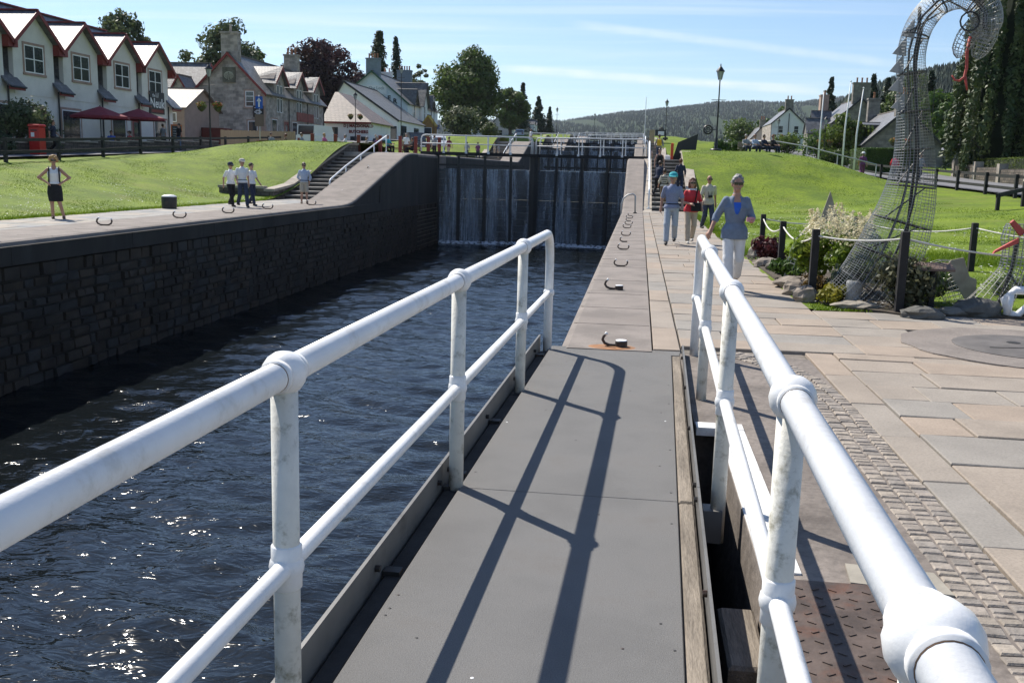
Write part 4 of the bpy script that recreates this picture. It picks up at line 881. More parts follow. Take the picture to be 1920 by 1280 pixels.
# --- houses behind
F_ = thing('white_house_behind','white gabled house with white chimneys rising behind the tiled shop','building'); gable_block(F_,-56,-47,158,172,6,12.6,16.4,'Y',WHARL,SLATE,BLKP,.25); chimney(F_,-51.5,158.6,15.5,18,2,1,WHARL,3); chimney(F_,-46,170,13,16.5,2,1,WHARL,3)
F2 = thing('cream_house_behind','small cream gable between the white house and the inn','building'); gable_block(F2,-46,-41,168.5,180,6,12,15.6,'Y',mat('cream_harl',(.55,.5,.38),.06,1,rough=.95),SLATE,BLKP,.25); chimney(F2,-43.5,169.2,15,17.2,1.8,.9,WHARL,2)
K_ = thing('timber_kiosk','small orange timber kiosk with yellow board beside the inn','kiosk'); gable_block(K_,-33.2,-31.2,150,152,5.6,8.0,9.4,'Y',mat('orange_timber',(.36,.19,.06),.15,3,rough=.8),mat('yellow_board',(.55,.36,.04),.1,3,rough=.7),None,.15); window(K_,'-Y',150,-32.2,6.4,7.6,1.2,1,0,None)
G_ = thing('white_cottage','long white cottage with slate roof beyond the upper locks','building'); gable_block(G_,-40,-34,215,228,8.2,10.4,13.8,'Y',WHARL,SLATE,BLKP,.2); gable_block(G_,-33.6,-28.8,222,232,8.2,10.6,14.2,'Y',WHARL,SLATE2,BLKP,.2)
for u in (-38.2,-35.8): window(G_,'-Y',215,u,8.8,10,.9,1,1,None)
window(G_,'-Y',222,-31.2,9.0,10.2,.9,1,1,None); chimney(G_,-37,215.6,13,15.2,1.2,.8,WHARL,2)
H_ = thing('dark_stone_cottage','dark stone cottage with two dormers beyond the upper locks','building'); gable_block(H_,-30.8,-26.4,240,256,8.8,11.2,14.6,'Y',STONF,SLATE,BLKP,.2); chimney(H_,-28.6,240.6,14,16,1.2,.8,STONF,2)
for y in (243,248): gable_block(H_,-27.6,-25.9,y,y+1.8,11,12.6,13.6,'X',WHARL,SLATE,None,.15)
# --- right bank houses
R1 = thing('white_gable_house','white two storey house with slate roof and drainpipe on the gable beyond the mound','building'); gable_block(R1,26.9,33.2,200,214,6.4,11.8,14.6,'Y',WHARL,SLATE,BLKP,.2)
MB().box(26.82,26.9,199.9,214,6.4,11.7).build('stone_front',STON,R1); chimney(R1,30.05,200.5,14,16.1,1.5,.9,STONF,2)
for u in (28.7,31.6): window(R1,'-Y',200,u,9.9,11.3,.9,1,1,None)
window(R1,'-Y',200,28.3,7.0,8.3,.9,1,1,None); MB().tube([(30.1,199.85,6.4),(30.1,199.85,13.6)],.07,6).build('downpipe',BLKP,R1); MB().tube([(29.0,199.85,8.6),(30.1,199.85,8.1),(31.3,199.85,8.9)],.05,6).build('waste_pipe',BLKP,R1)
R1.location = (-2.1,0,0)
R2 = thing('low_cottage_row','low cottage row with slate roofs left of the white house','building'); gable_block(R2,23.4,28.0,222,236,7.0,9.6,12.2,'Y',mat('pink_harl',(.5,.4,.34),.06,1),SLATE,BLKP,.2); gable_block(R2,21.0,25,246,258,7.4,9.6,12,'Y',STONF,SLATE,None,.2); chimney(R2,25.7,222.6,11.6,13.4,1.2,.8,STONF,2)
R3 = thing('grey_villa','grey stone villa with dormers and tall chimneys behind the round tree','building'); gable_block(R3,27.2,34.6,128,142,4.6,9.2,12.6,'Y',STONF,SLATE,BLKP,.25); chimney(R3,30.9,128.6,11.8,14.6,2.4,.9,STONF,3); chimney(R3,27.6,139,10.5,13.6,1.2,1.6,SANDST,4)
gable_block(R3,24.0,27.2,129.5,133,4.4,7.8,9.8,'X',STONF,SLATE,None,.2); gable_block(R3,25.6,28.2,135,138,4.4,9.2,11.2,'X',STONF,SLATE,WHITE2,.2)
for u in (130.4,132): window(R3,'-X',24.0,u,5.2,6.8,.9,1,1,None)
R4 = thing('stone_bungalow','grey stone bungalow with broad gable and slate dormers behind the hedge','building'); gable_block(R4,22.9,30.6,94,108,2.2,4.9,8.4,'Y',STONF,SLATE,BLKP,.3)
chimney(R4,26.6,94.7,7.7,9.7,1.5,.8,STONF,3); chimney(R4,26.4,107.3,7.6,10.2,1.3,.8,STONF,1)
for y in (97.5,103): 
    gable_block(R4,22.9,25.8,y,y+2.2,4.7,6.9,7.15,'X',SLATE,SLATE,None,.2); window(R4,'-X',22.88,y+1.1,5.1,6.7,1.5,2,0,None)
window(R4,'-Y',94,24.2,3.2,4.4,1.0,1,1,None); gable_block(R4,30.9,36,96,104,2.2,4.2,5.0,'Y',STONF,SLATE,None,.2)
MB().tube([(29.5,94.5,7.5),(29.5,94.5,10.6)],.03,5).build('aerial_mast',IRON,R4); MB().tube([(28.6,94.5,9.7),(29.9,94.5,9.9)],.02,4).build('aerial_arm',IRON,R4)
gw = thing('garden_wall','pale rubble garden wall on the far side of the right road','wall')
for i in range(6): MB().box(24.3,24.7,52+5*i+.01,57+5*i-.01,ctop(24,54+5*i)-.5,ctop(24,54+5*i)+1.05).build('wall_bay',RUBBLE,gw)
for i in range(7): MB().box(24.2,24.8,51.75+5*i,52.25+5*i,ctop(24,52+5*i)-.5,ctop(24,52+5*i)+1.35).build('pier',STONEW,gw)

A_.location = (0,-2.55,0); B_.location = (-.55,0,0); W_.location = (-.55,0,0); R4.location = (0,14,.45); R3.location = (0,22,.4)
# ------------------------------------------------------------------ vegetation
BARK = mat('bark', (0.085,0.065,0.05), .3, 5, rough=.95, bump=.5, stretch=(1,1,.3))
L_OAK = leafmat('broadleaf_green', (0.050,0.088,0.018), (0.105,0.150,0.034)); L_LIME = leafmat('fresh_green_leaf', (0.075,0.125,0.018), (0.13,0.17,0.03), trans=.45)
L_PALE = leafmat('grey_green_leaf', (0.075,0.10,0.045), (0.125,0.145,0.065)); L_COP = leafmat('copper_leaf', (0.030,0.014,0.016), (0.065,0.032,0.032))
L_CON = leafmat('conifer_needles', (0.018,0.038,0.016), (0.038,0.062,0.024), trans=.15); L_CYP = leafmat('cypress_scale', (0.026,0.050,0.014), (0.075,0.10,0.026), trans=.15)
L_HEDGE = leafmat('hedge_leaf', (0.045,0.095,0.016), (0.085,0.145,0.025))
def rquad(b, p, s, rg, flat=None, asp=.7):
    n = Vector((rg.gauss(0,1), rg.gauss(0,1), rg.gauss(0,1)+(.6 if flat is None else 0)))
    if flat is not None: n = n*.5+Vector(flat)*1.2
    n.normalize(); a = n.orthogonal().normalized(); a.rotate(Matrix.Rotation(rg.uniform(0,6.28),3,n)); c = n.cross(a); a *= s; c *= s*asp
    i = len(b.v); b.v += [tuple(p-a), tuple(p-c*.8+a*.1), tuple(p+a), tuple(p+c*.8+a*.1)]; b.f.append((i,i+1,i+2,i+3)); b.m.append(0)
def clump(b, c, r, n, s, rg, sq=1.0):
    for _ in range(n):
        d = Vector((rg.gauss(0,1), rg.gauss(0,1), rg.gauss(0,1))).normalized(); q = r*(rg.random()**.45); p = Vector(c)+Vector((d.x*q, d.y*q, d.z*q*sq)); rquad(b, p, s*rg.uniform(.6,1.3), rg, d)
def tree(name, label, x, y, z, h, rx, ry, lm, n=5200, leaf=.32, trunk=.28, seed=0, bare=.25, group=None, droop=0, nclump=42, flat=1.0, lean=0):
    rg = random.Random(seed); t = thing(name, label, 'tree', (x,y,z), 0, group); cz = h*(bare+(1-bare)*.5); hz = h*(1-bare)*.5
    cr = MB(); cl = []
    while len(cl) < nclump:
        d = Vector((rg.uniform(-1,1), rg.uniform(-1,1), rg.uniform(-1,1)))
        if d.length > 1: continue
        k = 1.0-.25*max(0,d.z)-.12*max(0,-d.z); rr = rg.uniform(.24,.40)*min(rx,ry)
        cl.append((Vector((d.x*rx*.95*k+lean*d.z, d.y*ry*.95*k, cz+d.z*hz*.9)), rr))
    tot = sum(r*r for _,r in cl)
    for c, r in cl: clump(cr, c, r, int(n*r*r/tot), leaf, rg, .75)
    if droop:
        for c, r in cl[::2]:
            for q in range(10):
                px = c+Vector((rg.uniform(-r,r), rg.uniform(-r,r), -r*.4))
                for e in range(7): rquad(cr, px+Vector((rg.uniform(-.06,.06),rg.uniform(-.06,.06),-droop*e/6)), leaf*.7, rg)
    cr.build('crown', lm, t)
    tb = MB(); top = Vector((lean*.4,0,cz+hz*.4)); tb.tube([(0,0,-.4),(.03*h*.1,0,h*.12),(lean*.15,.1,h*.35),top],[trunk*1.35,trunk,trunk*.75,trunk*.25],9)
    for c, r in cl[:14]:
        s = Vector((lean*.15,0,h*rg.uniform(bare*.7,.55))); mid = s.lerp(c,.5)+Vector((0,0,.08*h)); tb.tube([s,mid,c],[trunk*.42,trunk*.24,trunk*.08],5)
    tb.build('trunk', BARK, t, smooth=True); return t
def conifer(name, label, x, y, z, h, r, lm, n=2600, leaf=.3, seed=0, group=None, pw=.8):
    rg = random.Random(seed); t = thing(name, label, 'tree', (x,y,z), 0, group); b = MB(); tiers = max(10,int(h*2.4))
    for i in range(tiers):
        f = i/tiers; zz = h*(.08+.92*f); rr = r*(1-f)**pw*rg.uniform(.8,1.12)+.1; nb = max(4,int(11*(1-f)+3))
        for k in range(nb):
            a = rg.uniform(0,6.28); L_ = rr*rg.uniform(.7,1.1); m_ = max(2,int(n/(tiers*nb)))
            for q in range(m_):
                u = (q+rg.random())/m_; rquad(b, Vector((math.cos(a)*L_*u+rg.uniform(-.12,.12), math.sin(a)*L_*u+rg.uniform(-.12,.12), zz-.30*L_*u*(1-.5*u)+rg.uniform(-.28,.28))), leaf*(1.15-.5*u)*rg.uniform(.7,1.3), rg, (math.cos(a)*.5,math.sin(a)*.5,.5))
    b.build('crown', lm, t); MB().tube([(0,0,-.4),(0,0,h*.5),(0,0,h*.99)],[.03*h*.45,.02*h*.4,.01],7).build('trunk', BARK, t, smooth=True); return t
def bush(name, label, x, y, z, rx, ry, h, lm, n=900, leaf=.1, seed=0, cat='bush', group=None):
    rg = random.Random(seed); t = thing(name, label, cat, (x,y,z), 0, group); b = MB()
    for i in range(int(14)):
        a = rg.uniform(0,6.28); q = rg.random()**.5*.7; clump(b, (math.cos(a)*rx*q, math.sin(a)*ry*q, h*rg.uniform(.3,.72)), h*.36, n//14, leaf, rg, .9)
    b.build('foliage', lm, t); s = MB()
    for i in range(5): a = i*1.26; s.tube([(0,0,-.1),(math.cos(a)*rx*.4,math.sin(a)*ry*.4,h*.6)],[h*.03,h*.01],5)
    s.build('stems', BARK, t); return t
gL = lambda x,y: ground(x,y)
# left bank
tree('tall_tree','tall loose crowned tree behind the shop row roof',-51.8,96,3,13.5,3.1,2.8,L_PALE,9000,.24,.25,1,.3,nclump=110)
tree('broad_tree','large rounded green tree behind the stone house chimney',-54.3,128,3.6,16.3,4.9,4.6,L_PALE,13000,.30,.4,2,.12,nclump=90)
tree('side_tree','smaller pale green tree left of the large one behind the stone house',-58.8,124,3.4,12.8,3.8,3.4,L_PALE,6500,.28,.3,3,.05,nclump=60)
tree('leafy_tree','bright green tree at the right shoulder of the large rounded tree',-51.6,131,3.6,13.6,2.5,2.6,L_OAK,5200,.28,.25,4,.15,nclump=50)
tree('copper_beech','wide purple copper beech behind the dormered stone house',-50.6,152,5,16.4,7.0,6,L_COP,13000,.32,.5,5,.15,droop=1.0,nclump=80)
tree('copper_beech_limb','lower purple copper beech limb mass nearer the white chimneys',-45.2,160,5.4,12.5,3.2,3,L_COP,4600,.32,.35,6,.15)
conifer('dark_cypress','dense dark cypress above the inn roof',-49.1,185,6.5,19.8,2.7,L_CYP,9000,.34,7,pw=.38)
conifer('ragged_spruce','ragged spruce beside the dark cypress',-48.6,196,7,19.7,2.4,L_CON,4200,.34,8,pw=.6)
tree('silver_birch','slender drooping birch right of the inn chimney',-44.5,200,7.5,16.2,2.1,2.1,L_PALE,3600,.24,.2,9,.2,droop=2.2,nclump=34)
tree('great_sycamore','massive dark sycamore standing beyond the inn',-33.0,190,6.6,18.4,6.5,6.5,L_OAK,23000,.34,.6,10,.04,nclump=120)
tree('edge_sycamore','green tree low to the right of the massive sycamore',-28.0,214,8,11.2,3.9,4,L_OAK,6500,.34,.35,11,.06,nclump=50)
conifer('open_pine','open branched pine to the right of the massive sycamore',-26.4,222,8.2,12.3,2.8,L_CON,2400,.36,12)
conifer('cone_spruce','dark cone shaped spruce near the upper lock lamp',-27.0,262,9.2,11.2,3.6,L_CON,5200,.4,13); conifer('pale_spruce','thin grey spruce right of the dark cone spruce',-24.0,262,9.2,8.7,1.7,L_CON,1900,.34,14)
bush('roadside_shrub','loose olive shrub beside the timber kiosk',-27.6,152,6.2,3.0,2,5.2,L_PALE,2600,.26,15); bush('roadside_shrub','low olive shrub in front of the white cottage',-24.2,160,6.4,2,2,2.6,L_PALE,1200,.24,16)
bush('laurel_bush','big pale green bush behind the red pillar box',-33.6,50.0,1.7,3.3,2.0,3.3,L_PALE,5200,.11,17); bush('dark_hedge','dark clipped foliage behind the left fence below the pale bush',-33.0,47,1.65,2.8,1.0,1.6,L_CON,2600,.10,18)
# right bank
tree('round_tree','round yellow green tree behind the flagpoles',21.7,112,2.9,5.7,2.7,2.6,L_LIME,4600,.22,.2,20,.08); 
bush('garden_shrub','green shrub mass left of the round yellow green tree',20.2,118,3.4,2.6,2.4,4.0,L_HEDGE,2400,.2,21); bush('garden_shrub','low shrub below the white gable house',20.9,150,4.8,2.6,2.4,3.2,L_LIME,1800,.22,22); bush('garden_shrub','dark shrub between flagpoles and hedge',18.4,98,2.5,2.4,1.4,2.0,L_OAK,1700,.16,23)
bush('field_hedge','low dark hedge on the crest left of the seated people',10.5,112,4.1,4.2,.8,1.5,L_HEDGE,2600,.16,24); bush('field_tree','bushy tree left of the white gable house',22.5,238,8,4,4,7,L_OAK,2600,.34,25)
SLT = (('slender dark spruce rising above the flagpoles',33.7,190,12.0,1),('broad topped spruce above the villa chimneys',37.2,172,11.4,1),('thin spruce just right of the broad topped one',39.4,172,10.8,1),('rounded tree behind the villa roof',34.2,168,8.6,0),('leafy tree left of the wire neck, behind the bungalow chimney',39.4,160,9.6,0),('leafy tree right of the wire neck on the slope',42.0,150,9.2,2),('pale bushy tree right of the bungalow gable',35.6,122,4.6,2),('bushy tree peeping over the low cottage row',28.4,238,6.6,2),('low bushy tree farthest left on the right bank',23.4,252,6.0,0),('tree close beside the white gable house',30.6,226,8.4,2),('dark tree between villa and wire neck',44.5,166,11.4,1),('green tree low behind the bungalow roof',38.5,136,6.6,2),('tall dark tree behind the great cypress',50,140,12.5,0),('light tree left of the great cypress',40.5,126,7.6,2),('spreading tree on the slope above the villa',47,188,13.5,0))
for i,(lab,x,y,h,k) in enumerate(SLT):
    z = ctop(x,y)+(.06*(x-26) if x > 26 else 0)
    if k == 1: conifer('slope_conifer',lab,x,y,z,h*1.05,h*.2,L_CON,3000,.36,40+i,'trees on the slope behind the right bank')
    else: tree('slope_tree',lab,x,y,z,h,h*.36,h*.36,L_OAK if k == 0 else L_HEDGE,4200,.3,.25,40+i,.03,'trees on the slope behind the right bank')
# the great cypress at the right edge: fluted upright plumes
rg = random.Random(77); cy = thing('great_cypress','huge dark fluted cypress at the right edge beside the road','tree',(27.2,80,ctop(24,80)))
b = MB()
for i in range(64):
    a = rg.uniform(0,6.28); rr = 4.4*(rg.random()**.5); x0, y0 = math.cos(a)*rr, math.sin(a)*rr; top = 19.5*(1-.10*(rr/4.4)**2)*rg.uniform(.62,1.05); bot = rg.uniform(.3,2.5) if rr > 3 else 1.0; pr = rg.uniform(.42,.75)
    for q in range(int(560*(top-bot)/12)):
        u = rg.random(); zz = bot+(top-bot)*u; ra = pr*(math.sin(math.pi*min(1,.12+u*.86))**.6)*(.75+.25*math.sin(u*23+i)); t_ = rg.uniform(0,6.28); k = 1.0-.38*u*(rr/4.4)
        rquad(b, Vector((x0*k+math.cos(t_)*ra, y0*k+math.sin(t_)*ra, zz)), .18*rg.uniform(.6,1.4), rg, (math.cos(t_),math.sin(t_),.25), .55)
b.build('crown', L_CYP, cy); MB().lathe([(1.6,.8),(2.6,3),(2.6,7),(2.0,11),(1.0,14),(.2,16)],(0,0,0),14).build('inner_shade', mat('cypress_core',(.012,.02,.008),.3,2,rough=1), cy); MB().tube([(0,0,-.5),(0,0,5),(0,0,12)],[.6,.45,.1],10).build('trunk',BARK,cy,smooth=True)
def hedge(label, x0, x1, y0, y1, z, h, seed, lm=L_HEDGE):
    rg = random.Random(seed); t = thing('clipped_hedge',label,'hedge',(x0,y0,z)); b = MB(); L_, W__ = x1-x0, y1-y0
    for q in range(int(1100*(L_*h+W__*h+L_*W__))//2):
        f = rg.choice((0,0,1,2,2,3)); u, v = rg.random(), rg.random(); j = rg.gauss(0,.03)
        p, nn = ((u*L_,j,v*h),(0,-1,.2)) if f == 0 else ((u*L_,W__+j,v*h),(0,1,.2)) if f == 1 else ((u*L_,v*W__,h+j),(0,0,1)) if f == 2 else ((j if rg.random() < .5 else L_+j,u*W__,v*h),(rg.choice((-1,1)),0,.2))
        rquad(b, Vector(p), .055*rg.uniform(.7,1.4), rg, nn)
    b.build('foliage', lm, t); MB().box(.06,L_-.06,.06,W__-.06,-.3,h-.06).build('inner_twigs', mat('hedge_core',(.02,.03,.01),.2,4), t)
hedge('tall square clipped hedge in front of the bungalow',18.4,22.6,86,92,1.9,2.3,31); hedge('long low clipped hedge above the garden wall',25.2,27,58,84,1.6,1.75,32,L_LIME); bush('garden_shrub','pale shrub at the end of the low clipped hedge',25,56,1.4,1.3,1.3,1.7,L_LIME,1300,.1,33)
# distant hills with forest
HILL = mat('hill_moor', (0.020,0.036,0.019), .25, .004, rough=1, col2=(0.036,0.054,0.026), spec=.1, dirt=(.022,.038,.018), dscale=.006, damt=.9)
FOR = leafmat('hill_forest', (0.014,0.030,0.012), (0.028,0.050,0.018), .01, .1)
def az(px): return math.atan((px-960)/1850.0)+_yaw
def hills(name, ridge, r0, rd, r1, seed, ntrees, th, patch):
    rg = random.Random(seed); b = MB(); na, nr = 150, 26; a0, a1 = az(ridge[0][0]), az(ridge[-1][0]); px = [az(p[0]) for p in ridge]; ph = [p[1] for p in ridge]
    def hz(a, r):
        H = float(np.interp(a, px, ph)); t = (r-r0)/(rd-r0)
        f = sst(t)*.65+.35*lin(t) if t < 1 else 1-.15*(t-1)
        return 3+(H-3)*f*(1+.02*math.sin(a*60+r*.004)*math.sin(r*.0031+seed)+.008*math.sin(a*210+r*.01)) 
    for i in range(na+1):
        a = a0+(a1-a0)*i/na
        for j in range(nr+1):
            r = r0+(r1-r0)*(j/nr); b.v.append((r*math.sin(a), r*math.cos(a), hz(a,r)))
    b.f = [(i*(nr+1)+j, (i+1)*(nr+1)+j, (i+1)*(nr+1)+j+1, i*(nr+1)+j+1) for i in range(na) for j in range(nr)]; b.m = [0]*len(b.f)
    b.f = [f[::-1] for f in b.f]; struct(b.build(name, HILL, smooth=True))
    t = MB(); n = 0
    while n < ntrees:
        a = rg.uniform(a0,a1); r = r0+(rd*1.04-r0)*rg.random()**.8
        q = math.sin(a*37+seed)*math.sin(r*.0021*patch+a*20)+.5*math.sin(a*120+r*.006)+.55*math.sin(r*.0009*patch)
        if q > 1.15 or (r > rd*.93 and rg.random() < .75 and seed == 1): continue
        x, y, z = r*math.sin(a), r*math.cos(a), hz(a,r); h = th*rg.uniform(.6,1.25); w_ = h*rg.uniform(.2,.34); i = len(t.v); o = rg.uniform(0,6.28)
        t.v += [(x+w_*math.cos(o+k*1.2566), y+w_*math.sin(o+k*1.2566), z-h*.05+h*.12*(k%2)) for k in range(5)]+[(x+rg.uniform(-.06,.06)*h,y,z+h)]; t.f += [(i+k,i+(k+1)%5,i+5) for k in range(5)]; t.m += [0]*5; n += 1
    stuff(t.build(name.replace('hill','forest'), FOR), 'dark conifer plantation covering the %s' % ('far ridge' if seed == 1 else 'near right hillside'), 'forest')
hills('hill_far', [(-900,90),(200,120),(800,150),(1040,165),(1100,178),(1180,197),(1250,217),(1330,228),(1400,234),(1480,236),(1560,246),(1700,300),(2300,330),(3200,200)], 700, 3500, 5200, 1, 55000, 6.5, 1.0)
hills('hill_right', [(1290,4),(1420,20),(1500,42),(1570,66),(1680,80),(1760,90),(1800,100),(1920,118),(2400,150),(3400,110)], 290, 900, 1500, 2, 16000, 7.5, 3.0)
# grass tufts and daisies on the nearer lawns
def scatter(name, label, cat, m, n, area, fn, seed):
    rg = random.Random(seed); b = MB()
    for _ in range(n):
        u = rg.random(); x0, x1, y0, y1 = rg.choice(area); y = y0+(y1-y0)*u**1.4; x = rg.uniform(x0,x1); fn(b, x, y, ground(x,y)+.0, rg)
    return stuff(b.build(name, m), label, cat)
def blade(b, x, y, z, rg):
    h = rg.uniform(.014,.034); w_ = .006*(1+y*.03); a = rg.uniform(0,6.28); i = len(b.v); lx, ly = rg.gauss(0,.018), rg.gauss(0,.018)
    b.v += [(x-w_*math.cos(a),y-w_*math.sin(a),z-.01),(x+w_*math.cos(a),y+w_*math.sin(a),z-.01),(x+lx,y+ly,z+h)]; b.f.append((i,i+1,i+2)); b.m.append(0)
def daisy(b, x, y, z, rg):
    if math.sin(x*1.9+1)*math.sin(y*1.1)+.5*math.sin(x*.7+y*.9) < rg.uniform(-.2,.9): return
    r = rg.uniform(.011,.019)*(1+y*.012); i = len(b.v); b.v += [(x+r*math.cos(k*1.05),y+r*math.sin(k*1.05),z+.055+rg.uniform(-.004,.004)) for k in range(6)]; b.f.append(tuple(range(i,i+6))); b.m.append(0)
GB = leafmat('grass_blade', (0.10,0.175,0.008), (0.185,0.26,0.016), .8, .35)
scatter('lawn_blades','short mown grass blades of the lawns','grass',GB,150000,[(2.4,13,13.5,60),(2.4,9,13.5,40),(-28,-17.4,22,60)],blade,61)
scatter('lawn_daisies','small white daisies scattered in the lawns','flowers',mat('daisy_petal',(.8,.8,.77),.03,3),9000,[(2.4,9,14,48),(-24,-17.5,24,48),(2.4,12,14,30)],daisy,62)

def tuft(b, x, y, z, rg):
    for _ in range(3):
        h = rg.uniform(.04,.13); w_ = .007*(1+y*.02); a = rg.uniform(0,6.28); i = len(b.v); qx, qy = x+rg.gauss(0,.03), y+rg.gauss(0,.03)
        b.v += [(qx-w_*math.cos(a),qy-w_*math.sin(a),z-.02),(qx+w_*math.cos(a),qy+w_*math.sin(a),z-.02),(qx+rg.gauss(0,.04),qy+rg.gauss(0,.04),z+h)]; b.f.append((i,i+1,i+2)); b.m.append(0)
scatter('verge_tufts','ragged longer grass along the lawn edges and walls','grass',GB,9000,[(2.30,2.55,22,46.5),(-17.55,-17.30,20,46),(2.4,7.5,20,23),(5.5,9,13.4,14)],tuft,63)
# ------------------------------------------------------------------ street furniture
def lamp(x, y, z, h, label, basket=False, ring=False, far=False):
    t = thing('street_lamp', label, 'street lamp', (x,y,z), 0, 'lantern street lamps')
    MB().lathe([(.13,-.3),(.13,.0),(.11,.1),(.085,.7),(.06,.8),(.05,1.2),(.034,h-.85),(.05,h-.82),(.03,h-.78)],(0,0,0),10).build('pole',BLKP,t,auto=50)
    MB().tube([(-.42,0,h-1.9 if ring else h-1.25),(.42,0,h-1.9 if ring else h-1.25)],.018,6).build('ladder_bar',BLKP,t)
    g = MB().lathe([(.10,h-.76),(.20,h-.30)],(0,0,0),6).build('lantern_glass',mat('lantern_glass',(.42,.44,.44),.1,2,rough=.12,spec=.6),t)
    fr = MB()
    for i in range(6):
        a = 2*math.pi*i/6; fr.tube([(.103*math.cos(a),.103*math.sin(a),h-.77),(.204*math.cos(a),.204*math.sin(a),h-.29)],.011,4)
    fr.build('glazing_bars',BLKP,g); MB().lathe([(.26,h-.30),(.25,h-.27),(.12,h-.10),(.10,h-.06),(.05,h-.03),(.03,h+.05),(.035,h+.08),(.005,h+.16)],(0,0,0),12).build('lantern_cap',BLKP,t,auto=50)
    if ring:
        r = MB(); 
        for a in range(0,360,24): pass
        r.tube([(-.52+.24*math.cos(R_(a)),0,h-3.6+.24*math.sin(R_(a))) for a in range(0,361,20)],.05,6); r.tube([(-.28,0,h-3.6),(0,0,h-3.6)],.02,5); r.tube([(-.52+.12*math.cos(R_(a)),0,h-3.6+.12*math.sin(R_(a))) for a in range(0,361,30)],.03,5)
        for a in (0,60,120): r.tube([(-.52+.24*math.cos(R_(a)),0,h-3.6+.24*math.sin(R_(a))),(-.52-.24*math.cos(R_(a)),0,h-3.6-.24*math.sin(R_(a)))],.02,4)
        r.build('ring_ornament',BLKP,t); MB().lathe([(.32,-.1),(.34,.12),(.3,.16),(.2,.17)],(0,0,0),10).build('planter_base',BLKP,t,auto=40)
    if basket:
        rg = random.Random(int(x*10)); MB().tube([(-.7,0,h-2.35),(.7,0,h-2.35)],.02,5).build('basket_arm',BLKP,t)
        for s in (-1,1):
            b = MB().lathe([(.05,h-2.95),(.22,h-2.8),(.27,h-2.62)],(s*.55,0,0),10).build('hanging_basket',mat('basket_moss',(.06,.06,.03),.2,8),t); f = MB(); clump(f,(s*.55,0,h-2.55),.36,240,.07,rg,.7); f.build('basket_leaves',L_LIME,b); f = MB(); clump(f,(s*.55,-.05,h-2.5),.36,90,.055,rg,.6); f.build('basket_flowers',mat('red_petals' if s > 0 else 'orange_petals',(.55,.05,.04) if s > 0 else (.55,.22,.08),.2,9),b)
    return t
lamp(-27.6,62,2.3,5.5,'tall black lantern lamp with flower baskets in front of the stone house',True)
lamp(-31.6,109,4.2,5.4,'black lantern lamp with flower baskets before the tiled shop',True); lamp(-28.6,118,4.7,8.6,'tallest black lantern lamp in front of the white inn gable')
lamp(-29.6,142,5.6,6.0,'black twin bracket lamp beside the inn shopfront'); lamp(-16.0,190,8.3,5.0,'lantern lamp left of the far forested ridge',far=True); lamp(-11.6,248,10.6,5.0,'lantern lamp over the middle of the farthest gates'); lamp(2.9,126,5.9,4.7,'black lantern lamp with ring ornament beside the second flight',False,True)
lamp(4.35,60,3.05,4.85,'black lantern lamp with ring ornament on the right mound crest',False,True); lamp(20.6,84,1.9,5.4,'black lantern lamp with flower baskets beside the wire neck',True); lamp(18.9,108,2.9,5.0,'black lantern lamp with baskets between the flagpoles',True); lamp(20.9,160,5.2,5.2,'lantern lamp with baskets before the white gable house',True)
lamp(21.6,52.6,1.2,4.6,'black lantern lamp with flower baskets at the right picture edge',True)
mp_ = thing('signal_mast','thin pale mast beside the upper gates','mast',(.35,128,5)); MB().tube([(0,0,0),(0,0,6)],[.06,.03],6).build('pole',WHITE2,mp_)
for i,(x,y,z,h,ln) in enumerate(((12.6,74,2.1,5.6,-.04),(13.9,72,1.9,6.3,-.14),(14.3,70,1.8,5.8,-.20))):
    f = thing('flagpole','%s of the three bare white flagpoles behind the mound' % ('leftmost','middle','rightmost')[i],'flagpole',(x,y,z),0,'white flagpoles'); MB().tube([(0,0,-.3),(-ln*.0+.0,0,h*.5),(.0-ln*1.0,0,h)],[.07,.055,.03],8).build('pole',WHITE2,f,smooth=True); MB().ball((-ln,0,h+.05),.06,8).build('finial',WHITE2,f,smooth=True)
# timber fences
def railfence(label, pts, hf, h=1.1, m=BLACKW, nrail=2, post=.14, group=None):
    t = thing('post_and_rail_fence',label,'fence',(0,0,0),0,group)
    for x, y in pts: z = hf(x,y); MB().box(x-post/2,x+post/2,y-post/2,y+post/2,z-.3,z+h).build('post',m,t)
    for (xa,ya),(xb,yb) in zip(pts[:-1],pts[1:]):
        for r in range(nrail):
            o = h-.12-r*.55; MB().beam((xa+.09,ya,hf(xa,ya)+o),(xb+.09,yb,hf(xb,yb)+o),.05,.14).build('rail',m,t)
    return t
hf = lambda x,y: float(np.interp(y,*RL))
railfence('dark timber post and rail fence along the left street',[(-28.4+.0,38+0.0),(-28.4,42),(-28.6,46.5),(-28.8,51),(-29.0,55.5),(-29.2,60),(-29.4,64.5),(-29.6,69),(-29.9,74),(-30.2,79),(-30.5,84),(-30.8,90)],lambda x,y: ground(x,y)-.02)
railfence('black timber post and rail fence along the right road',[(17.0,y) for y in (38,42.5,45,48,52,56.5,60.5,64.5,69,74,80)],lambda x,y: ground(x,y)-.02)
sr = thing('black_step_rail','sloping black timber handrail running up to the right road','handrail',(0,0,0))
for (x,y,o) in ((12.9,38.0,.55),(14.3,39.5,.95),(15.4,40.2,1.0),(16.4,41,1.0)): z = ground(x,y); MB().box(x-.06,x+.06,y-.06,y+.06,z-.3,z+o).build('post',BLACKW,sr)
MB().beam((12.8,37.9,ground(12.9,38)+.52),(16.5,41.1,ground(16.4,41)+1.02),.07,.15).build('rail',BLACKW,sr)
pr = thing('pipe_rail','grey pipe handrail running down behind the right mound','handrail',(0,0,0)); pp = [(6.8,66.5),(8.6,66),(10.4,65.4),(12.2,64.8),(14.4,64)]
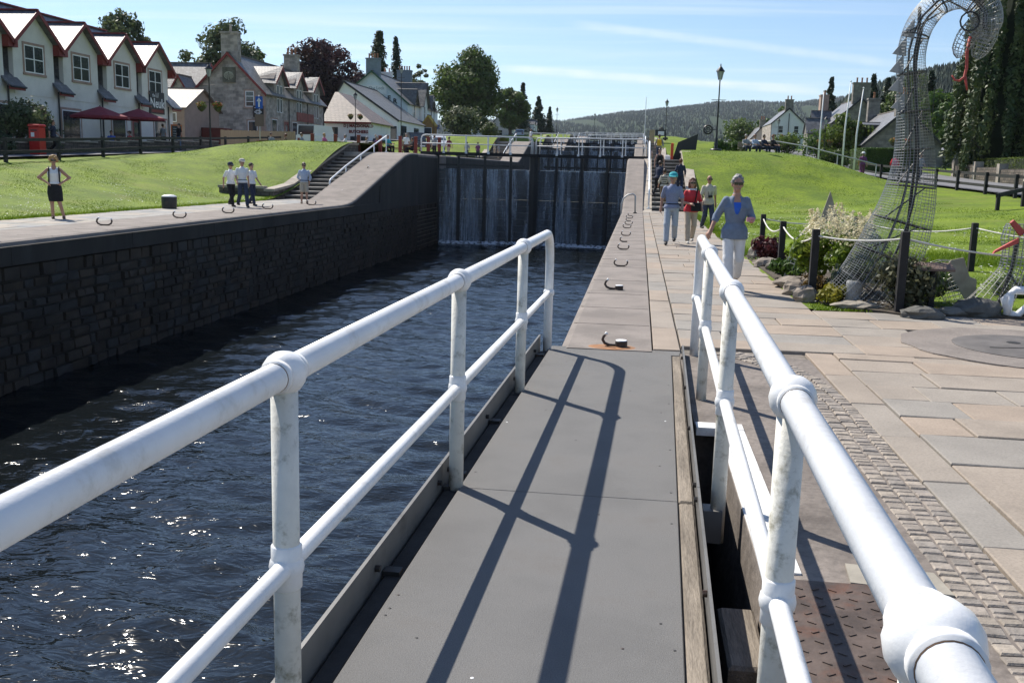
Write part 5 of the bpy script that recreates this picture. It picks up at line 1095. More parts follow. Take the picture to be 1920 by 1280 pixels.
MB().tube([(x,y,max(ground(x,y),1.5)+.95) for x,y in pp],.04,6).build('rail',mat('galvanised_tube',(.45,.45,.44),.1,3,rough=.5,metal=.4),pr,smooth=True)
for x,y in pp: MB().tube([(x,y,ground(x,y)-.2),(x,y,max(ground(x,y),1.5)+.95)],.035,6).build('post',MATS['galvanised_tube'],pr)
cw = thing('forecourt_wall','low rubble wall in front of the grey shop row','wall',(0,0,0))
for i in range(8): MB().box(-31.9,-31.5,45+3.4*i,48.4+3.4*i-.01,hf(0,46+3.4*i)-.3,hf(0,46+3.4*i)+.72).build('wall_bay',RUBBLE,cw); MB().box(-31.96,-31.44,45+3.4*i,48.4+3.4*i-.012,hf(0,46+3.4*i)+.72,hf(0,46+3.4*i)+.8).build('cope_stone',STONEW,cw)
pb = thing('pillar_box','red pillar box standing by the pale bush','pillar box',(-30.9,48.4,hf(0,48.4))); MB().box(-.28,.28,-.28,.28,0,1.5,ch=.05).build('body',mat('post_red',(.50,.02,.015),.08,2,rough=.35),pb); MB().box(-.31,.31,-.31,.31,1.5,1.62,ch=.04).build('cap',MATS['post_red'],pb); MB().box(-.16,.02,-.294,-.281,.98,1.2).build('notice_plate',WHITE2,pb); MB().box(-.17,.17,-.296,-.281,1.28,1.34).build('slot',BLKP,pb)
ab = thing('chalk_board','orange framed black chalk board outside the shop row','sign board',(-32.6,67.6,hf(0,67.6)+.1),R_(70)); MB().box(-.5,.5,-.03,.03,.1,1.75).build('frame',mat('orange_frame',(.42,.13,.04),.1,3),ab); MB().box(-.42,.42,-.045,-.031,.2,1.65).build('board',mat('chalk_black',(.03,.04,.04),.4,6,rough=.8),ab)
for i in range(7): MB().box(-.34,.20+.12*((i*7)%3-1),-.049,-.046,1.45-.17*i,1.475-.17*i).build('chalk_line',mat('chalk',(.5,.5,.48),.1,4),ab)
for i,(x,y) in enumerate(((-32.6,57.6),(-32.6,62.3))):
    u = thing('parasol','dark red cafe parasol, %s of two outside the shop row' % ('left','right')[i],'parasol',(x,y,hf(0,y)+.05),0,'red parasols'); r_ = mat('maroon_canvas',(.20,.02,.035),.12,2,rough=.8)
    b = MB(); n = 8; b.v = [(1.75*math.cos(2*math.pi*k/n),1.75*math.sin(2*math.pi*k/n),2.15) for k in range(n)]+[(0,0,2.75)]+[(1.75*math.cos(2*math.pi*k/n),1.75*math.sin(2*math.pi*k/n),2.0) for k in range(n)]; b.f = [(k,(k+1)%n,8) for k in range(n)]+[(9+k,9+(k+1)%n,(k+1)%n,k) for k in range(n)]; b.m = [0]*16; b.build('canopy',r_,u)
    MB().tube([(0,0,0),(0,0,2.8)],.03,6).build('pole',BLKP,u); MB().lathe([(.3,0),(.28,.1),(.05,.12)],(0,0,0),10).build('base',BLKP,u)
def table(x, y, z, label, m, rz=0):
    t = thing('cafe_table',label,'table',(x,y,z),rz,'cafe tables'); MB().box(-.75,.75,-.4,.4,.70,.75).build('table_top',m,t)
    for sx in (-.6,.6): MB().beam((sx,-.35,0),(sx,.0,.7),.06,.06).build('leg',m,t); MB().beam((sx,.35,0),(sx,.0,.7),.06,.06).build('leg',m,t)
    for sy in (-.72,.72): MB().box(-.75,.75,sy-.13,sy+.13,.42,.46).build('bench_seat',m,t)
WOODR = mat('red_brown_bench',(.16,.05,.035),.2,4,rough=.7)
pz = struct(MB().box(-30.2,-15.06,64.0,105,2.0,2.512).build('plaza',mat('plaza_slabs',(.30,.28,.25),.12,1,rough=.9)))
for i,(x,y) in enumerate(((-20.8,66.5),(-23.4,67),(-26,68),(-19.2,70.5),(-17.4,66.8),(-16.9,72))): table(x,y,2.515,'red brown picnic table on the plaza, %s from the lawn end' % ('third','second','first','fourth','sixth','fifth')[i],WOODR,.3*i)
for i,x in enumerate((-21.6,-20.1,-18.6,-17.2,-15.9,-14.9,-14.1,-13.4)):
    p = thing('red_post','%s square red brown post of the plaza edge counted from the lawn' % ('first','second','third','fourth','fifth','sixth','seventh','last')[i],'post',(x,64.4+.25*i,2.5),0,'red plaza posts'); MB().box(-.10,.10,-.10,.10,0,1.15,ch=.02).build('shaft',mat('red_post_paint',(.22,.045,.03),.15,4,rough=.7),p); MB().box(-.12,.12,-.12,.12,1.15,1.2,ch=.015).build('cap',MATS['red_post_paint'],p)
for i in range(7):
    a, c = (-21.6,-20.1,-18.6,-17.2,-15.9,-14.9,-14.1,-13.4)[i:i+2]
# one way sign
ow = thing('one_way_sign','blue sign with white up arrow on a grey pole beside the left fence','road sign',(-27.4,70,2.4)); MB().tube([(0,0,-.2),(0,0,4.1)],.045,8).build('pole',mat('galvanised_tube',(.45,.45,.44),.1,3),ow,smooth=True)
MB().box(-.27,.27,-.075,-.05,3.15,4.0).build('sign_plate',mat('sign_blue',(.015,.10,.42),.05,1,rough=.4),ow); MB().box(-.06,.06,-.082,-.076,3.25,3.7).build('arrow_shaft',WHITE2,ow); MB().prism([(-.18,-.082,3.65),(.18,-.082,3.65),(0,-.082,3.92)],(0,.006,0)).build('arrow_head',WHITE2,ow); MB().box(-.34,.34,-.075,-.05,1.9,2.75).build('lower_plate',mat('brown_plate',(.17,.13,.10),.1,2),ow)
# vehicles
def car(label, x, y, z, rz, paint, L_=4.4, W__=1.75, H_=1.5, van=False, name='parked_car'):
    t = thing(name,label,'van' if van else 'car',(x,y,z),rz); hl, hw = L_/2, W__/2; g = .28
    low = [(-hl,.45),(-hl+.05,.85),(-hl+.25,.95),(hl*.42,.98),(hl-.25,.85),(hl,.62),(hl-.02,.35),(-hl+.05,.32)] if not van else [(-hl,.4),(-hl,1.1),(hl*.55,1.15),(hl-.1,.95),(hl,.6),(hl-.02,.35),(-hl+.05,.32)]
    b = MB(); b.prism([(px,-hw,pz) for px,pz in low],(0,W__,0)); b.build('body',paint,t)
    up = [(-hl+.22,.95),(-hl+.62,H_-.04),(hl*.05,H_),(hl*.42,.98)] if not van else [(-hl+.02,1.1),(-hl+.12,H_),(hl*.35,H_),(hl*.58,1.15)]
    c = MB(); c.prism([(px,-hw*.88,pz) for px,pz in up],(0,W__*.88,0)); cab = c.build('cabin',paint,t)
    wn = MB(); u2 = [(px*(.9)+.02,pz-.06 if pz > 1.2 else pz+.03) for px,pz in up]
    wn.prism([(px,-hw*.89,pz) for px,pz in u2],(0,W__*.89,0)); wn.build('side_glass',GLASS,cab) if not van else None
    a, bq = up[2], up[3]; f = MB(); f.add([(a[0]+.03,-hw*.8,a[1]-.05),(bq[0]+.03,-hw*.8,bq[1]+.04),(bq[0]+.03,hw*.8,bq[1]+.04),(a[0]+.03,hw*.8,a[1]-.05)],[(0,1,2,3)]); f.build('windscreen',GLASS,cab)
    a, bq = up[1], up[0]; f = MB(); f.add([(a[0]-.02,-hw*.78,a[1]-.06),(bq[0]-.02,-hw*.78,bq[1]+.06),(bq[0]-.02,hw*.78,bq[1]+.06),(a[0]-.02,hw*.78,a[1]-.06)],[(3,2,1,0)]); f.build('rear_window',GLASS,cab)
    for sx in (-hl*.62,hl*.62):
        for sy in (-hw+.02,hw-.02):
            wv = MB().tube([(sx,sy-.1,g+.02),(sx,sy+.1,g+.02)],.32,16).build('wheel',BLKP,t,auto=40); MB().tube([(sx,sy-.105,g+.02),(sx,sy+.105,g+.02)],.19,12).build('rim',mat('alloy',(.4,.4,.4),.1,3,rough=.3,metal=.8),wv,auto=40)
    for sy in (-hw*.7,hw*.7): MB().box(hl-.06,hl+.01,sy-.15,sy+.15,.6,.74).build('headlight',mat('lamp_lens',(.6,.6,.6),.05,2,rough=.1),t); MB().box(-hl-.01,-hl+.05,sy-.12,sy+.12,.62,.86).build('tail_light',REDP,t)
    MB().box(hl-.02,hl+.012,-.26,.26,.42,.53).build('number_plate',WHITE2,t)
car('white van with open rear half hidden by the lawn crest',-27.6,84,3.0,R_(80),mat('white_car_paint',(.72,.73,.74),.03,1,rough=.25,coat=.5),4.6,1.85,1.95,True,'parked_van'); car('dark grey four by four parked before the inn',-22.9,101,3.3,R_(-60),mat('dark_car_paint',(.03,.035,.04),.1,1,rough=.25,coat=.5),4.5,1.85,1.85)
car('white car parked right of the dark four by four',-22.0,108,3.6,R_(-70),MATS['white_car_paint'],4.3,1.75,1.5); car('silver car parked beyond the upper lawn',-22,186,7.5,R_(80),mat('silver_paint',(.45,.46,.48),.05,1,rough=.3,metal=.5),4.3,1.75,1.5)
# info panel on the stairs
ip = thing('information_panel','black slanted information panel with red lifebuoy housing at the head of the right steps','panel',(2.0,60.2,2.5)); MB().prism([(-.15,0,0),(1.15,0,0),(1.3,0,1.55),(.15,0,1.05)],(0,.12,0)).build('panel_board',BLKP,ip); MB().cbox((-.18,-.1,.5),(.16,.2,1.0),0,ch=.05).build('red_housing',mat('lifebuoy_red',(.55,.06,.02),.1,2,rough=.5),ip); MB().cbox((-.42,-.1,.15),(.3,.25,.3),0,ch=.08).build('white_bag',WHITE2,ip)
nb = thing('notice_board','timber notice board with white notice above the second flight','notice board',(1.4,120,5.2)); MB().box(-.5,.1,-.05,.05,0,1.5).build('board',mat('pale_ply',(.40,.30,.17),.1,2),nb); MB().box(.15,1.4,-.05,.05,.8,1.5).build('dark_panel',BLKP,nb); MB().box(.5,1.2,-.06,-.051,.9,1.35).build('notice',WHITE2,nb)
# ------------------------------------------------------------------ the rope-fenced garden with wire sculptures
SOIL = mat('garden_soil',(.075,.06,.045),.3,8,rough=1,bump=.6,bscale=20)
gp = [(2.36,22.3),(2.38,14.4),(2.9,13.75),(3.5,13.2),(4.4,13.42),(5.6,13.42),(7.6,13.42),(7.6,17.5),(6.4,20),(3.2,22.4)]
so2 = MB(); so2.prism([(x,y,-.3) for x,y in gp],(0,0,.33)); struct(so2.build('garden_bed',SOIL))
POSTP = [(2.62,21.4,.95),(2.54,17.9,.97),(2.52,14.5,1.02),(3.46,13.42,1.08),(6.1,19.0,1.0),(7.8,15.2,1.0),(4.6,21.8,.95)]
rf = thing('rope_fence','black posts with drooping white rope round the garden','rope fence',(0,0,0))
for x,y,h in POSTP: MB().box(x-.05,x+.05,y-.05,y+.05,-.1,h,ch=.008).build('post',BLACKW,rf)
ROPE = mat('white_rope',(.62,.60,.55),.1,30,rough=.9,bump=.3,bscale=120)
for a, c, sag in ((6,0,.10),(0,1,.17),(1,2,.16),(2,3,.05),(3,5,.22),(4,5,.12),(6,4,.14)):
    A, C_2 = POSTP[a], POSTP[c]; MB().tube([(A[0]+(C_2[0]-A[0])*t,A[1]+(C_2[1]-A[1])*t,(A[2]-.09)*(1-t)+(C_2[2]-.09)*t-sag*4*t*(1-t)) for t in [i/14 for i in range(15)]],.013,6).build('rope',ROPE,rf,smooth=True)
WIRE = mat('galvanised_wire',(.30,.30,.285),.2,6,rough=.45,metal=.6); STEEL = mat('dark_steel_bar',(.05,.05,.05),.2,5,rough=.5,metal=.4)
def wiretube(path, radii, nseg, step, rw=.0045, squash=1.0, lon=1):
    """welded mesh tube: hoops and long wires along a path"""
    P_ = [Vector(p) for p in path]; seg = [0.0]
    for a, c in zip(P_[:-1],P_[1:]): seg.append(seg[-1]+(c-a).length)
    n = max(4,int(seg[-1]/step)); rings = []; ax = None
    for i in range(n+1):
        s = seg[-1]*i/n; k = max(0,min(len(seg)-2,int(np.searchsorted(seg,s)-1))); t = (s-seg[k])/(seg[k+1]-seg[k])
        def cr(q): 
            p0,p1,p2,p3 = q[max(k-1,0)],q[k],q[k+1],q[min(k+2,len(q)-1)]; return .5*((2*p1)+(p2-p0)*t+(2*p0-5*p1+4*p2-p3)*t*t+(3*p1-p0-3*p2+p3)*t**3)
        c = cr(P_); r = radii[k]+(radii[k+1]-radii[k])*t; d = (P_[min(k+1,len(P_)-1)]-P_[k]).normalized() if i == 0 else (c-rings[-1][0]).normalized()
        ax = (d.orthogonal() if ax is None else ax-d*ax.dot(d)).normalized(); rings.append((c,r,ax.copy(),d.cross(ax)))
    b = MB(); g = [[c+(u*math.cos(2*math.pi*j/nseg)+v*math.sin(2*math.pi*j/nseg)*squash)*r for j in range(nseg)] for c,r,u,v in rings]
    def wire(a, c):
        d = (c-a); L_ = d.length
        if L_ < 1e-5: return
        d /= L_; o = d.orthogonal().normalized()*rw; o2 = d.cross(o); i = len(b.v); b.v += [tuple(q+k) for q in (a,c) for k in (o,-.5*o+.87*o2,-.5*o-.87*o2)]; b.f += [(i,i+1,i+4,i+3),(i+1,i+2,i+5,i+4),(i+2,i,i+3,i+5)]; b.m += [0]*3
    for i in range(n+1):
        for j in range(nseg):
            wire(g[i][j],g[i][(j+1)%nseg])
            if i < n and j % lon == 0: wire(g[i][j],g[i+1][j])
    return b, rings
FIN = mat('grey_zinc_fin',(.36,.36,.35),.15,3,rough=.5,metal=.3); PINK = mat('faded_red_mouth',(.42,.07,.055),.15,4,rough=.6)
ns = thing('wire_neck_sculpture','tall arching long-necked creature of galvanised wire mesh with red tongue','sculpture',(0,0,0))
NK = [(3.02,14.2,.02),(3.20,14.2,.22),(3.38,14.2,.55),(3.55,14.2,1.0),(3.66,14.2,1.5),(3.68,14.2,2.0),(3.63,14.2,2.5),(3.56,14.2,3.0),(3.52,14.2,3.4),(3.60,14.2,3.78),(3.82,14.2,4.06),(4.12,14.2,4.15),(4.36,14.2,4.02),(4.44,14.2,3.80),(4.36,14.2,3.58)]
NR = [.42,.46,.46,.43,.35,.27,.22,.19,.18,.175,.17,.175,.20,.19,.10]
b, rings = wiretube(NK,NR,38,.038,.0028); b.build('wire_mesh',WIRE,ns)
fr = MB(); 
for s in (-.5,.5): fr.tube([tuple(c+u*r*.0+v*r*s*.5) for c,r,u,v in rings[4::6]],.016,6)
for i in range(8,len(rings)-6,13):
    c,r,u,v = rings[i]; fr.tube([tuple(c+(u*math.cos(a)+v*math.sin(a))*r*.97) for a in [k*.5236 for k in range(13)]],.012,5); c2,r2,u2,v2 = rings[min(i+13,len(rings)-1)]; fr.tube([tuple(c-u*r*.9),tuple(c2+u2*r2*.9)],.011,5)
fr.tube([(3.66,14.2,0),(3.70,14.2,2.2),(3.58,14.2,3.3),(3.62,14.2,3.75)],.022,7); fr.build('steel_frame',STEEL,ns)
for i,(x,z,dx,dz,s) in enumerate(((3.38,3.02,-.13,.10,.24),(3.36,3.26,-.12,.12,.24),(3.38,3.49,-.12,.14,.24),(3.46,3.72,-.11,.17,.24),(3.42,2.78,-.12,.06,.22))):
    MB().prism([(x+.06,14.14,z-s*.55),(x+.05,14.14,z+s*.55),(x+dx,14.14,z-s*.42)],(0,.012,0)).build('back_fin',FIN,ns)
MB().tube([(3.60,14.2,3.55),(3.57,14.2,4.0)],[.03,.022],6).build('horn',STEEL,ns)
jw = MB(); b1, _ = wiretube([(4.30,14.2,3.75),(4.20,14.2,3.62),(4.13,14.2,3.45),(4.14,14.2,3.36)],[.13,.13,.10,.04],14,.045); b1.build('lower_jaw_mesh',WIRE,ns); b1, _ = wiretube([(4.42,14.2,3.85),(4.44,14.2,3.65),(4.38,14.2,3.45),(4.34,14.2,3.36)],[.14,.15,.11,.05],14,.045); b1.build('upper_jaw_mesh',WIRE,ns)
MB().tube([(4.24,14.18,3.62),(4.21,14.15,3.42),(4.22,14.13,3.22),(4.20,14.12,3.10),(4.14,14.12,3.05),(4.08,14.12,3.06),(4.04,14.12,3.12)],[.022,.022,.02,.018,.016,.013,.01],7).build('tongue',PINK,ns,smooth=True); MB().tube([(4.21,14.12,3.11),(4.23,14.12,3.02),(4.25,14.12,2.93)],[.018,.015,.01],6).build('tongue_tip',PINK,ns,smooth=True)
MB().tube([(4.18+.12*math.cos(R_(a)),14.06,3.80+.12*math.sin(R_(a))) for a in range(0,361,30)],.012,5).build('eye_ring',STEEL,ns)
hp = thing('wire_hump','low wire mesh hump with pale spike behind the flowering plant','sculpture',(0,0,0)); b, _ = wiretube([(2.78,17.2,-.1),(2.95,17.2,.5),(3.3,17.2,.78),(3.7,17.2,.62),(3.95,17.2,-.1)],[.28,.34,.36,.34,.28],20,.06); b.build('wire_mesh',WIRE,hp); MB().prism([(3.02,17.15,1.02),(3.34,17.15,1.02),(3.16,17.15,1.52)],(0,.02,0)).build('spike',mat('pale_spike',(.36,.32,.25),.15,5,rough=.8),hp); MB().box(3.0,3.75,17.1,17.35,.35,1.08).build('inner_board',mat('dark_board',(.06,.062,.07),.2,3),hp) if False else None
h2 = thing('wire_hump','wire mesh hump with leaning pale spike between neck and small wire head','sculpture',(0,0,0)); b, _ = wiretube([(3.95,14.6,-.05),(4.15,14.6,.36),(4.4,14.6,.42),(4.62,14.6,-.05)],[.18,.2,.2,.18],16,.05); b.build('wire_mesh',WIRE,h2); MB().prism([(4.36,14.4,.66),(4.30,14.4,.58),(4.62,14.4,.06),(4.74,14.4,.06),(4.72,14.4,.40),(4.62,14.4,.44),(4.52,14.4,.70)],(0,.015,0)).build('spike',mat('pale_spike',(.36,.32,.25),.15,5,rough=.8),h2)
by = thing('small_wire_sculpture','small wire mesh creature with open red mouth beside the garden edge','sculpture',(0,0,0)); b, _ = wiretube([(4.72,13.95,0),(4.84,13.95,.22),(5.0,13.95,.55),(5.03,13.95,.85),(5.02,13.95,1.02),(5.02,13.95,1.2)],[.30,.24,.17,.16,.19,.14],18,.045); b.build('wire_mesh',WIRE,by)
MB().tube([(4.86,13.95,0),(5.0,13.95,.6),(5.04,13.95,1.0)],.025,6).build('steel_frame',STEEL,by); MB().tube([(4.98,13.95,.55),(5.12,13.95,.35),(5.0,13.95,.05)],.018,5).build('steel_frame',STEEL,by)
MB().prism([(5.0,13.76,1.05),(4.86,13.76,1.22),(4.90,13.76,1.26),(5.05,13.76,1.12)],(0,.06,0)).build('lower_lip',PINK,by); MB().prism([(5.0,13.76,1.05),(5.06,13.76,1.12),(5.20,13.76,1.29),(5.24,13.76,1.24)],(0,.06,0)).build('upper_lip',PINK,by); MB().prism([(4.98,13.75,1.03),(4.70,13.75,.85),(4.68,13.75,.81),(4.98,13.75,.96)],(0,.05,0)).build('tongue',PINK,by); MB().ball((5.06,13.74,1.07),.035,8).build('eye',WHITE2,by,smooth=True)
lc = thing('garden_lectern','small dark sign lectern in front of the wire neck','sign',(3.95,13.75,0)); MB().box(-.035,.035,-.035,.035,-.1,.58).build('post',BLACKW,lc); MB().prism([(-.24,-.12,.56),(.24,-.12,.56),(.24,.12,.63),(-.24,.12,.63)],(0,0,.03)).build('plate',mat('weathered_plate',(.16,.11,.085),.2,4),lc)
STN = [mat('garden_rock_%d' % i,c,.25,4,rough=.95,bump=.6,bscale=14,dirt=tuple(q*.5 for q in c),dscale=3,damt=.6) for i,c in enumerate(((.20,.18,.15),(.26,.22,.18),(.13,.125,.11),(.30,.27,.22)))]
def rock(x, y, sx, sy, sz, k, label):
    rg = random.Random(int(x*100+y*10)); b = MB(); n, m_ = 13, 8
    for i in range(m_+1):
        th = math.pi*i/m_
        for j in range(n): ph = 2*math.pi*j/n; q = 1+rg.uniform(-.16,.16); b.v.append((sx*q*math.sin(th)*math.cos(ph)+1e-4*j, sy*q*math.sin(th)*math.sin(ph), sz*(-math.cos(th)*.8*(1+rg.uniform(-.1,.1))+.25)))
    b.f = [(i*n+j,i*n+(j+1)%n,(i+1)*n+(j+1)%n,(i+1)*n+j) for i in range(m_) for j in range(n)]; b.m = [0]*len(b.f); o = b.build('garden_rock',STN[k],smooth=False); o.location = (x,y,.02); tag(o,label,'rock','rocks edging the garden'); return o
for i,(x,y,sx,sy,sz,k,l) in enumerate(((2.50,21.3,.16,.16,.30,3,'upright pale rock beside the dark red plant'),(2.52,19.6,.26,.2,.16,1,'low brown rock left of the first rope posts'),(2.62,18.8,.22,.2,.2,0,'rough rock beside the second rope post'),(2.55,16.2,.34,.3,.15,1,'flat pinkish rock in the garden edge'),(2.50,15.2,.30,.26,.22,1,'rounded rock left of the third rope post'),(2.42,14.36,.18,.16,.2,1,'dark brown rock at the foot of the third rope post'),(3.0,13.75,.32,.16,.09,3,'flat pale slab like rock left of the wire neck'),(3.68,13.1,.27,.17,.13,2,'dark mossy loaf shaped rock at the paving edge'),(4.5,13.62,.34,.24,.2,2,'dark boulder under the small wire sculpture'),(4.15,13.5,.2,.15,.09,0,'small rock beside the dark boulder'))): rock(x,y,sx,sy,sz,k,l)
def plant(name, label, x, y, r, h, lm, n, leaf, seed, cat='plant'): return bush(name,label,x,y,.03,r,r,h,lm,n,leaf,seed,cat)
L_RED = leafmat('dark_red_leaf',(.06,.012,.018),(.12,.03,.03)); L_YEL = leafmat('golden_leaf',(.20,.19,.015),(.30,.27,.03)); L_IVY = leafmat('variegated_ivy',(.05,.06,.03),(.16,.16,.09),6); L_RUST = leafmat('rusty_leaf',(.10,.06,.02),(.16,.11,.03)); PLU = leafmat('cream_plume',(.62,.55,.36),(.80,.74,.54),3)
plant('dark_red_plant','dark red leaved plant in the garden corner',2.72,20.6,.40,.52,L_RED,1500,.05,81); plant('rusty_plant','low rusty green plant beside the third rope post',2.60,15.0,.26,.34,L_RUST,900,.035,82); plant('golden_plant','bright yellow low plant near the third rope post',2.76,14.05,.24,.28,L_YEL,1000,.032,83); plant('green_plant','spreading green ground plant behind the rope posts',2.72,17.3,.5,.36,L_HEDGE,1300,.05,84)
plant('ivy_mound','variegated ivy covering the foot of the wire neck',3.62,13.85,.42,.78,L_IVY,2600,.042,85); plant('ivy_clump','dark ivy clump behind the grey pot',2.92,14.4,.2,.52,leafmat('dark_ivy',(.025,.04,.02),(.07,.09,.05),5),900,.04,86); plant('tall_green_plant','tall green plant behind the cream plumes',3.75,17.8,.35,1.15,L_OAK,1000,.06,87); plant('sprout_plant','leafy plant behind the small wire sculpture',4.85,16.2,.35,.42,L_LIME,700,.07,88); plant('sprout_plant','leafy plant at the right end of the garden',5.6,15.2,.45,.4,L_LIME,800,.07,89); plant('dark_shrub','dark shrub inside the wire neck base',4.0,14.5,.3,.6,L_OAK,1100,.05,90)
gb = thing('goatsbeard_plant','large bright green plant with feathery cream plumes in the garden','plant',(3.05,15.6,.03)); rg = random.Random(91); b = MB(); pl = MB()
for i in range(22): a = rg.uniform(0,6.28); q = .55*rg.random()**.5; clump(b,(math.cos(a)*q,math.sin(a)*q,rg.uniform(.2,.78)),.22,150,.055,rg,.8)
b.build('foliage',leafmat('bright_spiraea_leaf',(.13,.20,.02),(.21,.27,.035),2,.5),gb)
for i in range(20):
    a = rg.uniform(0,6.28); q = .55*rg.random()**.5; x0, y0, z0 = math.cos(a)*q, math.sin(a)*q, rg.uniform(.75,.98); tx, ty, hh = rg.gauss(0,.16), rg.gauss(0,.12), rg.uniform(.22,.42)
    for k in range(170): u = rg.random(); s = .09*(1-u)+.012; pl_p = Vector((x0+tx*u+rg.gauss(0,s*.7),y0+ty*u+rg.gauss(0,s*.7),z0+hh*u+rg.gauss(0,s*.5))); rquad(pl,pl_p,.017*rg.uniform(.6,1.5),rg)
pl.build('cream_plumes',PLU,gb)
gp_ = thing('grey_pot','tilted grey stone pot in the garden edge','pot',(2.95,13.95,0)); MB().lathe([(.07,.0),(.09,.05),(.115,.28),(.12,.34),(.10,.36),(.001,.36)],(0,0,0),14).build('vessel',mat('pot_stone',(.33,.33,.32),.15,8,rough=.9,bump=.3),gp_,smooth=True); gp_.rotation_euler = (0,R_(8),0)
wb = thing('white_bar_frame','white tubular frame lying at the right edge beside the garden','capstan bar',(4.86,13.5,-.06)); MB().tube([(0,0,.12),(-.06,0,.30),(.06,.02,.42),(1.6,.1,.46)],.055,10).build('upper_bar',WHITE,wb,smooth=True); MB().tube([(0,0,.12),(.12,0,.10),(.28,0,.28),(1.6,.05,.25)],.05,10).build('lower_bar',WHITE,wb,smooth=True); MB().tube([(-.02,-.01,.10),(.0,-.01,.36)],.05,10).build('end_bar',WHITE,wb,smooth=True); MB().box(.9,1.3,-.1,.2,-.02,.3).build('support',IRON,wb)
# ------------------------------------------------------------------ people
class SDF:
    def __init__(s, lo, hi, h):
        s.h = h; s.lo = np.array(lo, float); s.n = np.maximum(4, np.ceil((np.array(hi)-s.lo)/h).astype(int)+1); s.D = np.full(s.n, 1.0, np.float32)
        s.ax = [s.lo[i]+h*np.arange(s.n[i]) for i in range(3)]
    def sub(s, lo, hi):
        sl = []
        for i in range(3):
            a = max(0, int((lo[i]-s.lo[i])/s.h)-1); b = min(s.n[i], int((hi[i]-s.lo[i])/s.h)+3)
            if b <= a: return None
            sl.append(slice(a, b))
        return tuple(sl), np.meshgrid(*[s.ax[i][sl[i]] for i in range(3)], indexing='ij')
    def smin(s, sl, d, k):
        a = s.D[sl]
        if k > 0: hh = np.clip(.5+.5*(a-d)/k, 0, 1); s.D[sl] = a*(1-hh)+d*hh-k*hh*(1-hh)
        else: s.D[sl] = np.minimum(a, d)
    def cap(s, a, b, ra, rb, k=.02, cut=False):
        a, b = np.array(a, float), np.array(b, float); m = max(ra, rb)+.06; q = s.sub(np.minimum(a,b)-m, np.maximum(a,b)+m)
        if q is None: return
        sl, (x, y, z) = q; d = b-a; L2 = max(1e-9, d@d); t = np.clip(((x-a[0])*d[0]+(y-a[1])*d[1]+(z-a[2])*d[2])/L2, 0, 1)
        dist = np.sqrt((x-a[0]-t*d[0])**2+(y-a[1]-t*d[1])**2+(z-a[2]-t*d[2])**2)-(ra+(rb-ra)*t)
        if cut: s.D[sl] = np.maximum(s.D[sl], -dist)
        else: s.smin(sl, dist, k)
    def ell(s, c, r, k=.02, cut=False):
        c, r = np.array(c, float), np.array(r, float); q = s.sub(c-r-.06, c+r+.06)
        if q is None: return
        sl, (x, y, z) = q; dist = (np.sqrt(((x-c[0])/r[0])**2+((y-c[1])/r[1])**2+((z-c[2])/r[2])**2)-1)*r.min()
        if cut: s.D[sl] = np.maximum(s.D[sl], -dist)
        else: s.smin(sl, dist, k)
    def stack(s, secs, k=.02, inf=0.0):
        Z = [q[0] for q in secs]; m = .08; lo = (min(q[1]-q[3] for q in secs)-m, min(q[2]-q[4] for q in secs)-m, Z[0]-m); hi = (max(q[1]+q[3] for q in secs)+m, max(q[2]+q[4] for q in secs)+m, Z[-1]+m)
        r = s.sub(lo, hi)
        if r is None: return
        sl, (x, y, z) = r; zc = np.clip(z, Z[0], Z[-1]); f = [np.interp(zc, Z, [q[i] for q in secs]) for i in (1,2,3,4)]; rx, ry = f[2]+inf, f[3]+inf
        d = (np.sqrt(((x-f[0])/rx)**2+((y-f[1])/ry)**2)-1)*np.minimum(rx, ry); dz = np.abs(z-zc); d = np.where(dz > 0, np.sqrt(np.maximum(d,0)**2+dz**2), d); s.smin(sl, d, k)
    def mesh(s):
        D = s.D; sg = D < 0; n = s.n; c = sg[:-1,:-1,:-1].astype(np.int8); cnt = np.zeros(n-1, np.int8)
        for i in (0,1):
            for j in (0,1):
                for k in (0,1): cnt += sg[i:n[0]-1+i, j:n[1]-1+j, k:n[2]-1+k]
        act = (cnt > 0) & (cnt < 8); I = np.argwhere(act)
        if len(I) == 0: return MB()
        acc = np.zeros((len(I),3)); num = np.zeros(len(I))
        cor = [(i,j,k) for i in (0,1) for j in (0,1) for k in (0,1)]
        for p in cor:
            for ax in range(3):
                if p[ax]: continue
                q = list(p); q[ax] = 1
                a = D[I[:,0]+p[0],I[:,1]+p[1],I[:,2]+p[2]]; b = D[I[:,0]+q[0],I[:,1]+q[1],I[:,2]+q[2]]; m = (a < 0) != (b < 0); t = np.where(m, a/np.where(a == b, 1, a-b), 0)
                pos = np.array(p, float)[None,:].repeat(len(I),0); pos[:,ax] += t; acc[m] += pos[m]; num[m] += 1
        V = s.lo+(I+acc/num[:,None])*s.h; idn = -np.ones(n-1, int); idn[act] = np.arange(len(I)); F = []
        for ax in range(3):
            sh = [slice(None)]*3; sh2 = [slice(None)]*3; sh[ax] = slice(0,-1); sh2[ax] = slice(1,None); a = sg[tuple(sh)]; b = sg[tuple(sh2)]; E = np.argwhere(a != b); u, v = (ax+1)%3, (ax+2)%3
            E = E[(E[:,u] > 0) & (E[:,v] > 0) & (E[:,u] < n[u]-1) & (E[:,v] < n[v]-1)]
            def cell(du, dv): q = E.copy(); q[:,u] -= du; q[:,v] -= dv; return idn[q[:,0],q[:,1],q[:,2]]
            Q = np.stack([cell(1,1),cell(0,1),cell(0,0),cell(1,0)],1); fl = a[E[:,0],E[:,1],E[:,2]]; Q[~fl] = Q[~fl][:,::-1]; F.append(Q[(Q >= 0).all(1)])
        mb = MB(); mb.v = [tuple(p) for p in V.tolist()]; mb.f = [tuple(q) for q in np.concatenate(F).tolist()]; mb.m = [0]*len(mb.f); return mb
